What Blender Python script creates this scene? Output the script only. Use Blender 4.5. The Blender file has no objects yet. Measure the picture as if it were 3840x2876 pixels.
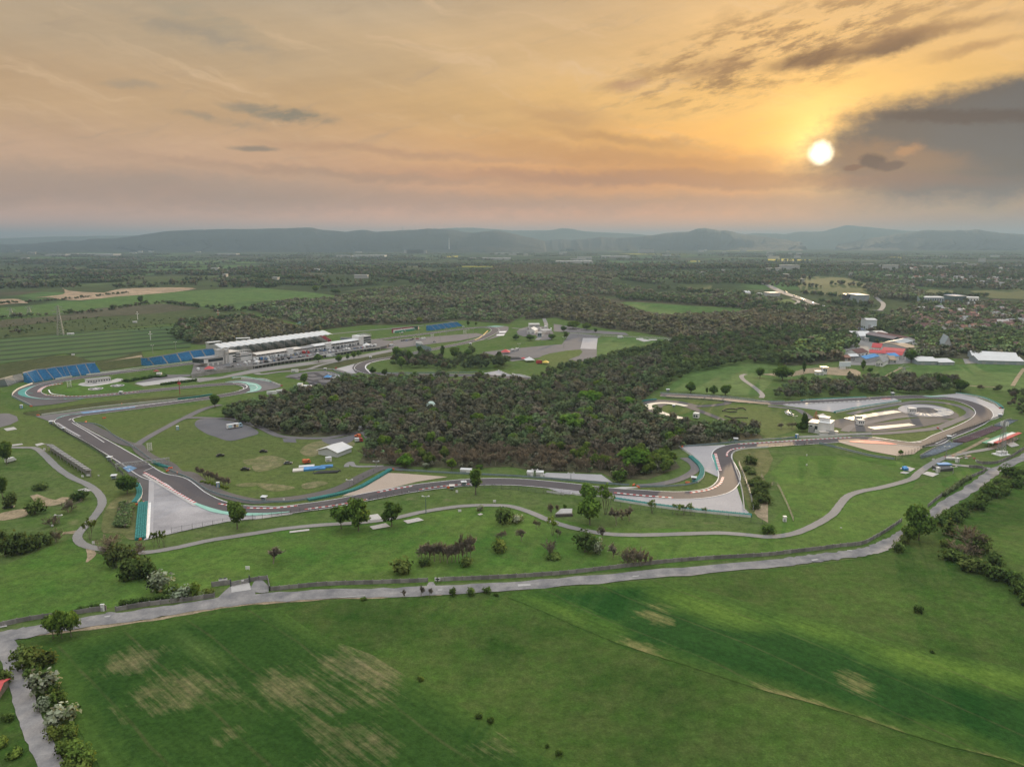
import bpy,math,random
import numpy as np
from mathutils import Vector,Matrix
from mathutils.geometry import delaunay_2d_cdt
SC=bpy.context.scene
COL=SC.collection
R=math.radians
rnd=random.Random(7)
nrs=np.random.RandomState(11)
# ------------------------------------------------------------------ camera and survey helpers
CAM_H,PITCH,F=150.0,R(10.65),2846.0
CW,CH=3840.0,2876.0
cam=bpy.data.objects.new('camera',bpy.data.cameras.new('camera'))
COL.objects.link(cam)
cam.location=(0,0,CAM_H)
cam.rotation_euler=(R(90)-PITCH,0,0)
cam.data.sensor_width=36.0
cam.data.lens=36.0*F/CW
cam.data.clip_start=1.0
cam.data.clip_end=200000.0
SC.camera=cam
def frame(x0,y0,s):
 return lambda *p:[(x0+a/s,y0+b/s) for a,b in p]
S1=2209/960.0
S2=2212/960.0
Z=frame(0,0,2212/3840.0)
A,B,C_,D=frame(0,1100,S1),frame(960,1100,S1),frame(1920,1100,S1),frame(2880,1100,S1)
E,F_,G_,H_=frame(0,1700,S1),frame(960,1500,S1),frame(1920,1500,S1),frame(2880,1400,S1)
I,J,K,L=frame(0,780,S2),frame(960,780,S2),frame(1920,780,S2),frame(2880,780,S2)
M,N,O=frame(0,2156,S1),frame(960,2156,S1),frame(1920,2156,S1)
P=frame(2880,1900,1630/960.0)
Q1,Q2=frame(740,1200,2212/420.0),frame(1080,1180,2212/420.0)
Q3,Q4=frame(3160,1200,2212/420.0),frame(3420,1080,2175/420.0)
Q5=frame(1480,1180,2212/840.0)
CP,SP=math.cos(PITCH),math.sin(PITCH)
def ray(p):
 x,y=(p[0]-CW/2)/F,(CH/2-p[1])/F
 return (x,CP+y*SP,-SP+y*CP)
def flat(p,z=0.0):
 d=ray(p)
 t=(z-CAM_H)/min(d[2],-1e-5)
 return (d[0]*t,d[1]*t)
# ------------------------------------------------------------------ terrain height
def smooth(a,b,x):
 t=np.clip((x-a)/(b-a),0,1)
 return t*t*(3-2*t)
_road=[flat(p) for p in Z((-300,1410),(0,1375),(150,1350),(330,1325),(500,1298),(700,1285),(900,1278),(1100,1268),(1400,1243),(1700,1215),(1850,1195),(1930,1170))+H_((1430,1200),(1600,1090),(1800,960),(1950,850),(2209,730),(2600,520))]
_rx,_ry=np.array([p[0] for p in _road]),np.array([p[1] for p in _road])
_bumps=[]
for (zx,zy,rx,ry,amp) in [(950,668,520,150,14),(1260,622,900,420,26),(1600,655,420,200,9),(560,612,800,400,16),(150,640,500,300,12),(1500,705,320,120,6),(1150,590,1600,700,22),(1750,590,1200,500,14)]:
 cx,cy=flat(Z((zx,zy))[0])
 _bumps.append((cx,cy,rx,ry,amp))
def height(x,y):
 x,y=np.asarray(x,float),np.asarray(y,float)
 h=np.zeros(np.broadcast(x,y).shape)
 for cx,cy,rx,ry,amp in _bumps:
  q=((x-cx)/rx)**2+((y-cy)/ry)**2
  h=h+amp*np.maximum(np.exp(-q)-0.03,0)
 m=smooth(14,80,np.interp(x,_rx,_ry)-y)
 h=h+m*(1.5*np.sin(x/36+y/58+1)+1.2*np.sin(x/71-y/41+0.6)+0.5*np.sin(x/19+y/23))
 return h
def hz(x,y):
 return float(height(x,y))
_T=np.concatenate([np.linspace(150,900,400),np.geomspace(901,60000,900)])
def G(p,z=None):
 """survey reading -> point of the place; on the terrain, or at height z above datum"""
 if z is not None:
  x,y=flat(p,z)
  return Vector((x,y,z))
 d=ray(p)
 x,y=flat(p)
 if abs(height(x,y))<0.01 and y<1100:
  return Vector((x,y,hz(x,y)))
 n=math.sqrt(d[0]**2+d[1]**2+d[2]**2)
 zz=CAM_H+_T*d[2]/n-height(_T*d[0]/n,_T*d[1]/n)
 k=int(np.argmax(zz<0))
 if k==0:
  return Vector((x,y,0))
 t0,t1=_T[k-1],_T[k]
 for _ in range(30):
  t=(t0+t1)/2
  if CAM_H+t*d[2]/n-hz(t*d[0]/n,t*d[1]/n)<0:t1=t
  else:t0=t
 x,y=t1*d[0]/n,t1*d[1]/n
 return Vector((x,y,hz(x,y)))
def tall(base,top_v):
 """height of something that stands at BASE and reaches up to the survey row top_v"""
 g=G(base)
 d=ray((base[0],top_v))
 t=g.y/d[1]
 return CAM_H+t*d[2]-g.z
def catmull(pts,n=8,closed=False):
 P_=[np.array(p[:2],float) for p in pts]
 m=len(P_)
 out=[]
 segs=m if closed else m-1
 for i in range(segs):
  if closed:
   a,b,c,d=P_[i-1],P_[i],P_[(i+1)%m],P_[(i+2)%m]
  else:
   b,c=P_[i],P_[i+1]
   a=P_[i-1] if i else 2*b-c
   d=P_[i+2] if i+2<m else 2*c-b
  t0=0.0
  t1=t0+max(np.linalg.norm(b-a),1e-6)**.5
  t2=t1+max(np.linalg.norm(c-b),1e-6)**.5
  t3=t2+max(np.linalg.norm(d-c),1e-6)**.5
  for k in range(n):
   t=t1+(t2-t1)*k/n
   a1=(t1-t)/(t1-t0)*a+(t-t0)/(t1-t0)*b
   a2=(t2-t)/(t2-t1)*b+(t-t1)/(t2-t1)*c
   a3=(t3-t)/(t3-t2)*c+(t-t2)/(t3-t2)*d
   b1=(t2-t)/(t2-t0)*a1+(t-t0)/(t2-t0)*a2
   b2=(t3-t)/(t3-t1)*a2+(t-t1)/(t3-t1)*a3
   out.append((t2-t)/(t2-t1)*b1+(t-t1)/(t2-t1)*b2)
 if not closed:
  out.append(P_[-1])
 return [tuple(o) for o in out]
# ------------------------------------------------------------------ materials
_M={}
def _nt(name):
 m=bpy.data.materials.new(name)
 m.use_nodes=True
 nt=m.node_tree
 nt.nodes.clear()
 o=nt.nodes.new('ShaderNodeOutputMaterial')
 return m,nt,o
class NB:
 """tiny node builder"""
 def __init__(s,nt):s.nt=nt
 def n(s,t,**kw):
  q=s.nt.nodes.new(t)
  for k,v in kw.items():setattr(q,k,v)
  return q
 def l(s,a,b):s.nt.links.new(a,b)
 def put(s,sock,v):
  if hasattr(v,'is_output') or isinstance(v,bpy.types.NodeSocket):s.l(v,sock)
  else:sock.default_value=v
 def math(s,op,a,b=None,c=None,clamp=False):
  q=s.n('ShaderNodeMath',operation=op,use_clamp=clamp)
  s.put(q.inputs[0],a)
  if b is not None:s.put(q.inputs[1],b)
  if c is not None:s.put(q.inputs[2],c)
  return q.outputs[0]
 def vmath(s,op,a,b=None):
  q=s.n('ShaderNodeVectorMath',operation=op)
  s.put(q.inputs[0],a)
  if b is not None:s.put(q.inputs[1],b)
  return q.outputs['Value'] if op in ('LENGTH','DOT_PRODUCT','DISTANCE') else q.outputs[0]
 def noise(s,vec,scale,detail=4,rough=.55,out='Fac'):
  q=s.n('ShaderNodeTexNoise')
  s.put(q.inputs['Vector'],vec)
  q.inputs['Scale'].default_value=scale
  q.inputs['Detail'].default_value=detail
  q.inputs['Roughness'].default_value=rough
  return q.outputs[out]
 def remap(s,v,a,b,c=0.0,d=1.0,smooth=False):
  q=s.n('ShaderNodeMapRange')
  q.clamp=True
  if smooth:q.interpolation_type='SMOOTHSTEP'
  s.put(q.inputs[0],v)
  for k,x in zip((1,2,3,4),(a,b,c,d)):s.put(q.inputs[k],x)
  return q.outputs[0]
 def mix(s,f,a,b,mode='MIX'):
  q=s.n('ShaderNodeMix',data_type='RGBA',blend_type=mode)
  s.put(q.inputs[0],f)
  for k,v in ((6,a),(7,b)):
   s.put(q.inputs[k],(*v,1) if isinstance(v,tuple) and len(v)==3 else v)
  return q.outputs[2]
 def mapping(s,vec,loc=(0,0,0),rot=(0,0,0),scale=(1,1,1)):
  if rot!=(0,0,0) and scale!=(1,1,1):
   vec=s.mapping(vec,rot=rot)
   rot=(0,0,0)
  q=s.n('ShaderNodeMapping')
  s.put(q.inputs[0],vec)
  q.inputs[1].default_value,q.inputs[2].default_value,q.inputs[3].default_value=loc,rot,scale
  return q.outputs[0]
 def pos(s):return s.n('ShaderNodeNewGeometry').outputs['Position']
 def attr(s,name,out='Fac'):
  q=s.n('ShaderNodeAttribute',attribute_name=name)
  return q.outputs[out]
def finish(nb,o,col,rough=.9,spec=.3,metal=0.0,bump=None,bumpd=.1):
 p=nb.n('ShaderNodeBsdfPrincipled')
 nb.put(p.inputs['Base Color'],(*col,1) if isinstance(col,tuple) and len(col)==3 else col)
 nb.put(p.inputs['Roughness'],rough)
 nb.put(p.inputs['Specular IOR Level'],spec)
 p.inputs['Metallic'].default_value=metal
 if bump is not None:
  b=nb.n('ShaderNodeBump')
  b.inputs['Distance'].default_value=bumpd
  b.inputs['Strength'].default_value=1.0
  nb.l(bump,b.inputs['Height'])
  nb.l(b.outputs[0],p.inputs['Normal'])
 nb.l(p.outputs[0],o.inputs[0])
def plain(name,c,var=.12,scale=.6,rough=.7,spec=.3,metal=0.0,streak=None):
 """painted, concrete or metal surface: base colour with weathering"""
 if name in _M:return _M[name]
 m,nt,o=_nt(name)
 nb=NB(nt)
 v=nb.pos()
 if streak:v=nb.mapping(v,scale=streak)
 f=nb.noise(v,scale,5,.6)
 lo=tuple(x*(1-var*1.6) for x in c)
 hi=tuple(min(1,x*(1+var)) for x in c)
 finish(nb,o,nb.mix(nb.remap(f,.3,.7),lo,hi),rough,spec,metal)
 _M[name]=m
 return m
def grass(name,c1,c2,c3,big=.012,mid=.07,fine=.9,dry=None,dryamt=.0,streak=None,bump=.25):
 """grass: two greens in broad drifts, a third in tufts, optional dry straw"""
 if name in _M:return _M[name]
 m,nt,o=_nt(name)
 nb=NB(nt)
 v=nb.pos()
 vs=nb.mapping(v,rot=(0,0,streak[0]),scale=(streak[1],streak[2],1)) if streak else v
 f1=nb.remap(nb.noise(vs,big,5,.6),.36,.64)
 f2=nb.remap(nb.noise(vs,mid,5,.65),.38,.66)
 f3=nb.remap(nb.noise(v,fine,4,.7),.3,.72)
 col=nb.mix(f1,c1,c2)
 col=nb.mix(nb.math('MULTIPLY',f2,.75),col,c3)
 if dry:
  fd=nb.remap(nb.noise(nb.mapping(vs,loc=(31,7,0)),mid*.55,6,.7),.68-dryamt,.84-dryamt)
  col=nb.mix(fd,col,dry)
 col=nb.mix(.55,col,nb.mix(f3,(.55,.55,.55),(1.45,1.45,1.4)),'MULTIPLY')
 col=nb.mix(.75,col,nb.mix(nb.remap(nb.noise(v,fine*.24,6,.75),.3,.7),(.52,.58,.52),(1.48,1.42,1.4)),'MULTIPLY')
 finish(nb,o,col,1.0,.03,bump=nb.noise(v,fine*1.6,5,.75),bumpd=bump)
 _M[name]=m
 return m
def asphalt(name,c,c2=None,rough=.85,spec=.15,mid=.05,streak=None,amt=.6):
 if name in _M:return _M[name]
 m,nt,o=_nt(name)
 nb=NB(nt)
 v=nb.pos()
 c2=c2 or tuple(x*1.35 for x in c)
 f=nb.remap(nb.noise(nb.mapping(v,scale=streak) if streak else v,mid,6,.62),.34,.68)
 g=nb.remap(nb.noise(v,1.7,4,.7),.25,.75,.82,1.18)
 col=nb.mix(nb.math('MULTIPLY',f,amt),c,c2)
 q=nb.n('ShaderNodeVectorMath',operation='SCALE')
 nb.l(col,q.inputs[0]);nb.l(g,q.inputs['Scale'])
 finish(nb,o,q.outputs[0],rough,spec)
 _M[name]=m
 return m
def stripes(name,ca,cb,period,rough=.6,axis=0):
 """paint in alternating blocks along the length of a kerb (length runs along U)"""
 if name in _M:return _M[name]
 m,nt,o=_nt(name)
 nb=NB(nt)
 sep=nb.n('ShaderNodeSeparateXYZ')
 nb.l(nb.n('ShaderNodeUVMap').outputs[0],sep.inputs[0])
 f=nb.math('GREATER_THAN',nb.math('FRACT',nb.math('DIVIDE',sep.outputs[axis],period)),.5)
 w=nb.remap(nb.noise(nb.pos(),.4,5,.6),.25,.75,.72,1.05)
 q=nb.n('ShaderNodeVectorMath',operation='SCALE')
 nb.l(nb.mix(f,ca,cb),q.inputs[0]);nb.l(w,q.inputs['Scale'])
 finish(nb,o,q.outputs[0],rough,.3)
 _M[name]=m
 return m
# ------------------------------------------------------------------ mesh helpers
def tag(o,label=None,cat=None,group=None,kind=None):
 if label:o['label']=label
 if cat:o['category']=cat
 if group:o['group']=group
 if kind:o['kind']=kind
 return o
def link(name,me,m=None,parent=None):
 o=bpy.data.objects.new(name,me)
 COL.objects.link(o)
 if m is not None:
  for x in (m if isinstance(m,(list,tuple)) else [m]):me.materials.append(x)
 if parent is not None:o.parent=parent
 return o
def empty(name,loc,rz=0.0):
 o=bpy.data.objects.new(name,None)
 COL.objects.link(o)
 o.location=loc
 o.rotation_euler=(0,0,rz)
 o.empty_display_size=1
 return o
def thing(name,label,cat,loc,rz=0.0,group=None):
 return tag(empty(name,loc,rz),label,cat,group)
def tree_copy(root,loc,rz=0.0,scale=None):
 """copy a thing and each of its parts"""
 c=root.copy();COL.objects.link(c)
 c.location,c.rotation_euler=loc,(0,0,rz)
 if scale:c.scale=scale if isinstance(scale,(tuple,list)) else (scale,)*3
 for ch in root.children:
  k=ch.copy();COL.objects.link(k);k.parent=c
  for g in ch.children:
   q=g.copy();COL.objects.link(q);q.parent=k
 return c
def np_mesh(name,v,f,attrs=None,smooth=False):
 """fast mesh from arrays; faces all of one size"""
 me=bpy.data.meshes.new(name)
 v=np.asarray(v,np.float32);f=np.asarray(f,np.int32)
 k=f.shape[1]
 me.vertices.add(len(v));me.vertices.foreach_set('co',v.ravel())
 me.loops.add(f.size);me.loops.foreach_set('vertex_index',f.ravel())
 me.polygons.add(len(f))
 me.polygons.foreach_set('loop_start',np.arange(0,f.size,k,dtype=np.int32))
 me.update(calc_edges=True)
 for nm,(typ,dom,arr) in (attrs or {}).items():
  a=me.attributes.new(nm,typ,dom)
  a.data.foreach_set('color' if 'COLOR' in typ else 'vector' if 'VECTOR' in typ else 'value',np.asarray(arr,np.float32).ravel())
 me.validate()
 return me
class MB:
 """collects boxes, prisms, tubes and faces into one mesh"""
 def __init__(s):s.v,s.f,s.mi,s.uv=[],[],[],{}
 def add(s,vs,fs,mi=0):
  b=len(s.v)
  s.v+=[tuple(x) for x in vs]
  for f in fs:
   s.f.append([b+i for i in f]);s.mi.append(mi)
 def box(s,x0,x1,y0,y1,z0,z1,mi=0,bottom=True):
  vs=[(x0,y0,z0),(x1,y0,z0),(x1,y1,z0),(x0,y1,z0),(x0,y0,z1),(x1,y0,z1),(x1,y1,z1),(x0,y1,z1)]
  fs=[(4,5,6,7),(0,1,5,4),(1,2,6,5),(2,3,7,6),(3,0,4,7)]+([(3,2,1,0)] if bottom else [])
  s.add(vs,fs,mi)
 def prism(s,pts,z0,z1,mi=0):
  """upright prism over a footprint (list of xy); z1 may be a list of heights"""
  n=len(pts)
  zt=z1 if isinstance(z1,(list,tuple)) else [z1]*n
  zb=z0 if isinstance(z0,(list,tuple)) else [z0]*n
  a=sum(pts[i][0]*pts[(i+1)%n][1]-pts[(i+1)%n][0]*pts[i][1] for i in range(n))
  idx=list(range(n)) if a>0 else list(range(n))[::-1]
  vs=[(pts[i][0],pts[i][1],zb[i]) for i in idx]+[(pts[i][0],pts[i][1],zt[i]) for i in idx]
  s.add(vs,[tuple(range(n,2*n)),tuple(range(n))[::-1]]+[(i,(i+1)%n,n+(i+1)%n,n+i) for i in range(n)],mi)
 def tube(s,a,b,r0,r1=None,n=6,mi=0,cap=True):
  a,b=Vector(a),Vector(b)
  r1=r0 if r1 is None else r1
  d=(b-a)
  if d.length<1e-6:return
  d.normalize()
  u=d.orthogonal().normalized();w=d.cross(u)
  vs=[]
  for p,r in ((a,r0),(b,r1)):
   for k in range(n):
    t=2*math.pi*k/n
    vs.append(p+(u*math.cos(t)+w*math.sin(t))*r)
  fs=[(i,(i+1)%n,n+(i+1)%n,n+i) for i in range(n)]
  if cap:fs+=[tuple(range(n))[::-1],tuple(range(n,2*n))]
  s.add(vs,fs,mi)
 def dome(s,c,r,rz,n=12,m=5,z0=0.0,mi=0,full=False):
  vs,fs=[],[]
  lo=-math.pi/2 if full else 0
  for j in range(m+1):
   ph=lo+(math.pi/2-lo)*j/m
   for k in range(n):
    t=2*math.pi*k/n
    vs.append((c[0]+r*math.cos(ph)*math.cos(t),c[1]+r*math.cos(ph)*math.sin(t),c[2]+rz*math.sin(ph)))
  for j in range(m):
   for k in range(n):
    fs.append((j*n+k,j*n+(k+1)%n,(j+1)*n+(k+1)%n,(j+1)*n+k))
  s.add(vs,fs,mi)
 def build(s,name,m,parent=None,smooth=False,bevel=0):
  me=bpy.data.meshes.new(name)
  me.from_pydata(s.v,[],s.f)
  me.polygons.foreach_set('material_index',s.mi)
  if smooth:me.polygons.foreach_set('use_smooth',[True]*len(me.polygons))
  me.update()
  return link(name,me,m,parent)
def structure(name,me,m):
 return tag(link(name,me,m),kind='structure')
_k=[0]
def eps():
 _k[0]+=1
 return (_k[0]*7%37)*.0014
def sheet(name,pts,lift,m,smooth_n=0,step=None):
 """ground-hugging sheet over a survey outline"""
 lift+=eps()
 w=[G(p) for p in pts]
 xy=[(p.x,p.y) for p in w]
 if smooth_n:xy=catmull(xy,smooth_n,True)
 a=np.array(xy)
 c=a.mean(0)
 probe=np.vstack([a,(a+c)/2,[c]])
 if np.abs(height(probe[:,0],probe[:,1])).max()<.05 and step is None:
  me=bpy.data.meshes.new(name)
  s=sum(xy[i][0]*xy[i-1][1]-xy[i-1][0]*xy[i][1] for i in range(len(xy)))
  order=xy if s<0 else xy[::-1]
  me.from_pydata([(x,y,lift) for x,y in order],[],[list(range(len(xy)))])
  return structure(name,me,m)
 lo,hi=a.min(0),a.max(0)
 step=step or max((hi-lo).max()/40,6)
 bd=[]
 for i in range(len(xy)):
  p,q=np.array(xy[i]),np.array(xy[(i+1)%len(xy)])
  k=max(1,int(np.linalg.norm(q-p)/step))
  bd+=[p+(q-p)*t/k for t in range(k)]
 poly=np.array(bd)
 gx,gy=np.meshgrid(np.arange(lo[0]+step/2,hi[0],step),np.arange(lo[1]+step/2,hi[1],step))
 g=np.c_[gx.ravel(),gy.ravel()]
 g=g[inside(g,poly)]
 allp=[Vector(p) for p in np.vstack([poly,g])]
 nb_=len(poly)
 r=delaunay_2d_cdt(allp,[],[list(range(nb_))],1,1e-4)
 vs=np.array([(p.x,p.y) for p in r[0]])
 me=bpy.data.meshes.new(name)
 me.from_pydata([(x,y,h+lift) for (x,y),h in zip(vs,height(vs[:,0],vs[:,1]))],[],[list(f) for f in r[2]])
 me.update()
 if me.polygons[0].normal.z<0:me.flip_normals()
 return structure(name,me,m)
def inside(g,poly):
 x,y=g[:,0],g[:,1]
 r=np.zeros(len(g),bool)
 px,py=poly[:,0],poly[:,1]
 j=len(poly)-1
 for i in range(len(poly)):
  c=((py[i]>y)!=(py[j]>y))&(x<(px[j]-px[i])*(y-py[i])/(py[j]-py[i]+1e-12)+px[i])
  r^=c
  j=i
 return r
def path_xy(pts,n=8,closed=False):
 w=[G(p) for p in pts]
 return catmull([(p.x,p.y) for p in w],n,closed)
def offset(xy,d,closed=False):
 a=np.array(xy)
 if closed:
  t=np.roll(a,-1,0)-np.roll(a,1,0)
 else:
  t=np.gradient(a,axis=0)
 t/=np.linalg.norm(t,axis=1)[:,None]+1e-9
 nrm=np.c_[-t[:,1],t[:,0]]
 return a+nrm*d
def ribbon_mesh(name,xy,w,lift,closed=False,off=0.0,wob=0.0):
 """band of width w along a path, with its length in metres along U"""
 a=np.array(xy)
 if isinstance(w,(list,tuple)):w=np.interp(np.linspace(0,1,len(a)),np.linspace(0,1,len(w)),w)
 wl=np.asarray(w)/2+(nrs.uniform(-wob,wob,len(a)) if wob else 0)
 wr=np.asarray(w)/2+(nrs.uniform(-wob,wob,len(a)) if wob else 0)
 l_=offset(a,1,closed)-a
 o1,o2=a+l_*(off+wl)[:,None] if np.ndim(wl) else a+l_*(off+wl),a+l_*(off-wr)[:,None] if np.ndim(wr) else a+l_*(off-wr)
 d=np.r_[0,np.cumsum(np.linalg.norm(np.diff(a,axis=0),axis=1))]
 n=len(a)
 lift+=eps()
 vs=[(x,y,h+lift+.003*(i*7%5)) for o_ in (o1,o2) for i,((x,y),h) in enumerate(zip(o_,height(o_[:,0],o_[:,1])))]
 m_=n if closed else n-1
 fs=[(n+i,n+(i+1)%n,(i+1)%n,i) for i in range(m_)]
 me=bpy.data.meshes.new(name)
 me.from_pydata(vs,[],fs)
 uv=me.uv_layers.new(name='UVMap')
 tot=d[-1]+np.linalg.norm(a[0]-a[-1])
 for i in range(m_):
  u0,u1=d[i],(d[i+1] if i+1<n else tot)
  for k,q in enumerate(((u0,0),(u1,0),(u1,1),(u0,1))):uv.data[i*4+k].uv=q
 me.update()
 return me
def ribbon(name,pts,w,lift,m,n=8,closed=False,off=0.0,wob=0.0):
 return structure(name,ribbon_mesh(name,path_xy(pts,n,closed),w,lift,closed,off,wob),m)
def sweep(mb,xy,prof,mi=0,closed=False,base=None):
 """sweep a cross-section [(offset, height)...] along a path on the ground"""
 a=np.array(xy)
 k=len(prof)
 rows=[]
 for o,z in prof:
  q=offset(a,o,closed)
  h=height(a[:,0],a[:,1]) if base is None else np.full(len(a),float(base))
  rows.append(np.c_[q,h+z])
 n=len(a)
 vs=[tuple(rows[j][i]) for i in range(n) for j in range(k)]
 fs=[]
 for i in range(n if closed else n-1):
  i2=(i+1)%n
  for j in range(k):
   j2=(j+1)%k
   fs.append((i*k+j,i*k+j2,i2*k+j2,i2*k+j))
 if not closed:
  fs+=[tuple(range(k))[::-1],tuple((n-1)*k+j for j in range(k))]
 mb.add(vs,fs,mi)
# ================================================================== SKY, SUN, AIR
def lin(r,g,b):
 f=lambda c:(c/255/12.92) if c<=10.31 else ((c/255+.055)/1.055)**2.4
 return (f(r),f(g),f(b))
def azel(p):
 d=ray(p)
 return math.degrees(math.atan2(d[0],d[1])),math.degrees(math.atan2(d[2],math.hypot(d[0],d[1])))
SUN_AZ,SUN_EL=azel(Z((1773,331))[0])
W=bpy.data.worlds.new('World')
SC.world=W
W.use_nodes=True
wn=W.node_tree
wn.nodes.clear()
nb=NB(wn)
wo=nb.n('ShaderNodeOutputWorld')
bg=nb.n('ShaderNodeBackground')
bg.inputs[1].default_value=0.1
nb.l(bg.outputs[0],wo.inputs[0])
gen=nb.n('ShaderNodeTexCoord').outputs['Generated']
sx=nb.n('ShaderNodeSeparateXYZ');nb.l(gen,sx.inputs[0])
az=nb.math('MULTIPLY',nb.math('ARCTAN2',sx.outputs[0],sx.outputs[1]),180/math.pi)
el=nb.math('MULTIPLY',nb.math('ARCSINE',sx.outputs[2]),180/math.pi)
def ramp(v,stops,span):
 q=nb.n('ShaderNodeValToRGB')
 q.color_ramp.interpolation='EASE'
 while len(q.color_ramp.elements)<len(stops):q.color_ramp.elements.new(.5)
 for e,(p,c) in zip(q.color_ramp.elements,stops):
  e.position=p/span
  e.color=(*c,1)
 nb.l(nb.math('DIVIDE',v,span,clamp=True),q.inputs[0])
 return q.outputs[0]
cv=nb.n('ShaderNodeCombineXYZ')
nb.l(az,cv.inputs[0]);nb.l(el,cv.inputs[1])
pv=cv.outputs[0]
veil=nb.noise(nb.mapping(pv,rot=(0,0,R(-6)),scale=(.022,.11,1)),1.0,6,.6)
veil2=nb.noise(nb.mapping(pv,loc=(5,3,0),rot=(0,0,R(14)),scale=(.05,.22,1)),1.0,7,.62)
elw=nb.math('ADD',el,nb.math('MULTIPLY',nb.math('SUBTRACT',veil,.5),5.5))
elw=nb.math('MAXIMUM',elw,0.01)
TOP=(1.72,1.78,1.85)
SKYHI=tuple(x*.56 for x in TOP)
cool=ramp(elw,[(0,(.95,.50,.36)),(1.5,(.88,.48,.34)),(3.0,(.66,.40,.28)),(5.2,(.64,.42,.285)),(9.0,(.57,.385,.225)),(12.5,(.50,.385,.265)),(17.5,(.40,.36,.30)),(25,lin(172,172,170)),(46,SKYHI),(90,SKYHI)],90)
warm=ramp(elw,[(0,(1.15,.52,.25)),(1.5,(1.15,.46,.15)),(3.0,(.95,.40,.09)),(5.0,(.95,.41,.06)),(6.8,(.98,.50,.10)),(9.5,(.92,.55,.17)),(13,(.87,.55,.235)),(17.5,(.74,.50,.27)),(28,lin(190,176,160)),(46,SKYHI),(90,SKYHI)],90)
daz=nb.math('DIVIDE',nb.math('SUBTRACT',az,SUN_AZ),29.0)
fw=nb.math('POWER',math.e,nb.math('MULTIPLY',nb.math('MULTIPLY',daz,daz),-1.0))
sky=nb.mix(fw,cool,warm)
zen=nb.remap(el,19,42,1,2.1,True)  # upper sky, out of view, brightened to light the ground
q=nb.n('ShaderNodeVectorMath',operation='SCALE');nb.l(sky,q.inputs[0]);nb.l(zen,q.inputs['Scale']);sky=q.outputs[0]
q=nb.n('ShaderNodeVectorMath',operation='SCALE');nb.l(sky,q.inputs[0]);nb.l(nb.remap(nb.math('ADD',nb.math('MULTIPLY',veil2,.6),nb.math('MULTIPLY',nb.noise(nb.mapping(pv,loc=(1,6,0),rot=(0,0,R(-9)),scale=(.045,.5,1)),1.0,8,.66),.4)),.32,.68,.84,1.14),q.inputs['Scale']);sky=q.outputs[0]
wv=nb.vmath('ADD',pv,nb.vmath('MULTIPLY',nb.vmath('SUBTRACT',nb.noise(nb.mapping(pv,loc=(3,11,0),scale=(.09,.16,1)),1.0,4,.6,'Color'),(.5,.5,.5)),(9,5,0)))
cir=nb.noise(nb.mapping(wv,rot=(0,0,R(13)),scale=(.07,.62,1)),1.0,9,.68)
cir2=nb.noise(nb.mapping(wv,loc=(8,2,0),rot=(0,0,R(-18)),scale=(.10,.8,1)),1.0,9,.7)
sky=nb.mix(nb.math('MULTIPLY',nb.remap(cir,.52,.74,0,.5,True),nb.remap(el,3,9)),sky,(.86,.62,.40))
sky=nb.mix(nb.math('MULTIPLY',nb.remap(cir2,.54,.76,0,.45,True),nb.remap(el,2,7)),sky,(.42,.32,.24))
sd=Vector((math.sin(R(SUN_AZ))*math.cos(R(SUN_EL)),math.cos(R(SUN_AZ))*math.cos(R(SUN_EL)),math.sin(R(SUN_EL))))
ang=nb.math('MULTIPLY',nb.math('ARCCOSINE',nb.math('MINIMUM',nb.vmath('DOT_PRODUCT',gen,tuple(sd)),1.0)),180/math.pi)
def add(a,b,f=1.0):return nb.mix(f,a,b,'ADD')
g1=nb.math('POWER',math.e,nb.math('DIVIDE',ang,-2.0))
g2=nb.math('POWER',math.e,nb.math('DIVIDE',ang,-7.0))
sky=add(sky,(.42,.24,.03),g2)
sky=add(sky,(1.2,.75,.2),g1)
sky=add(sky,(1.6,1.3,.7),nb.math('POWER',math.e,nb.math('DIVIDE',ang,-1.0)))
wob=nb.vmath('SUBTRACT',nb.noise(nb.mapping(pv,scale=(.28,.5,1)),1.0,6,.62,'Color'),(.5,.5,.5))
wob_f=nb.vmath('SUBTRACT',nb.noise(nb.mapping(pv,loc=(9,4,0),scale=(.9,1.5,1)),1.0,5,.65,'Color'),(.5,.5,.5))
fray=nb.noise(nb.mapping(pv,loc=(2,8,0),rot=(0,0,R(-12)),scale=(.32,1.15,1)),1.0,8,.66)
def cloud(sky,px,rx,ry,rot,col,amt=1.0,soft=.5,wa=3.0,fine=False,wisp=0.0,cut=(.42,.62)):
 c=azel(Z(px)[0])
 w=nb.vmath('MULTIPLY',wob_f,(wa,wa*.55,0)) if fine else nb.vmath('ADD',nb.vmath('MULTIPLY',wob,(wa,wa*.55,0)),nb.vmath('MULTIPLY',wob_f,(wa*.4,wa*.22,0)))
 p=nb.vmath('SUBTRACT',nb.vmath('ADD',pv,w),(c[0],c[1],0))
 p=nb.mapping(p,rot=(0,0,R(-rot)))
 p=nb.vmath('DIVIDE',p,(rx/28.6,ry/28.6,1))
 d=nb.vmath('LENGTH',p)
 m=nb.remap(d,1-soft,1+soft,1,0,True)
 if wisp:m=nb.math('MULTIPLY',m,nb.remap(fray,cut[0],cut[1],1-wisp,1,True))
 return nb.mix(nb.math('MULTIPLY',m,amt),sky,lin(*col))
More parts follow.
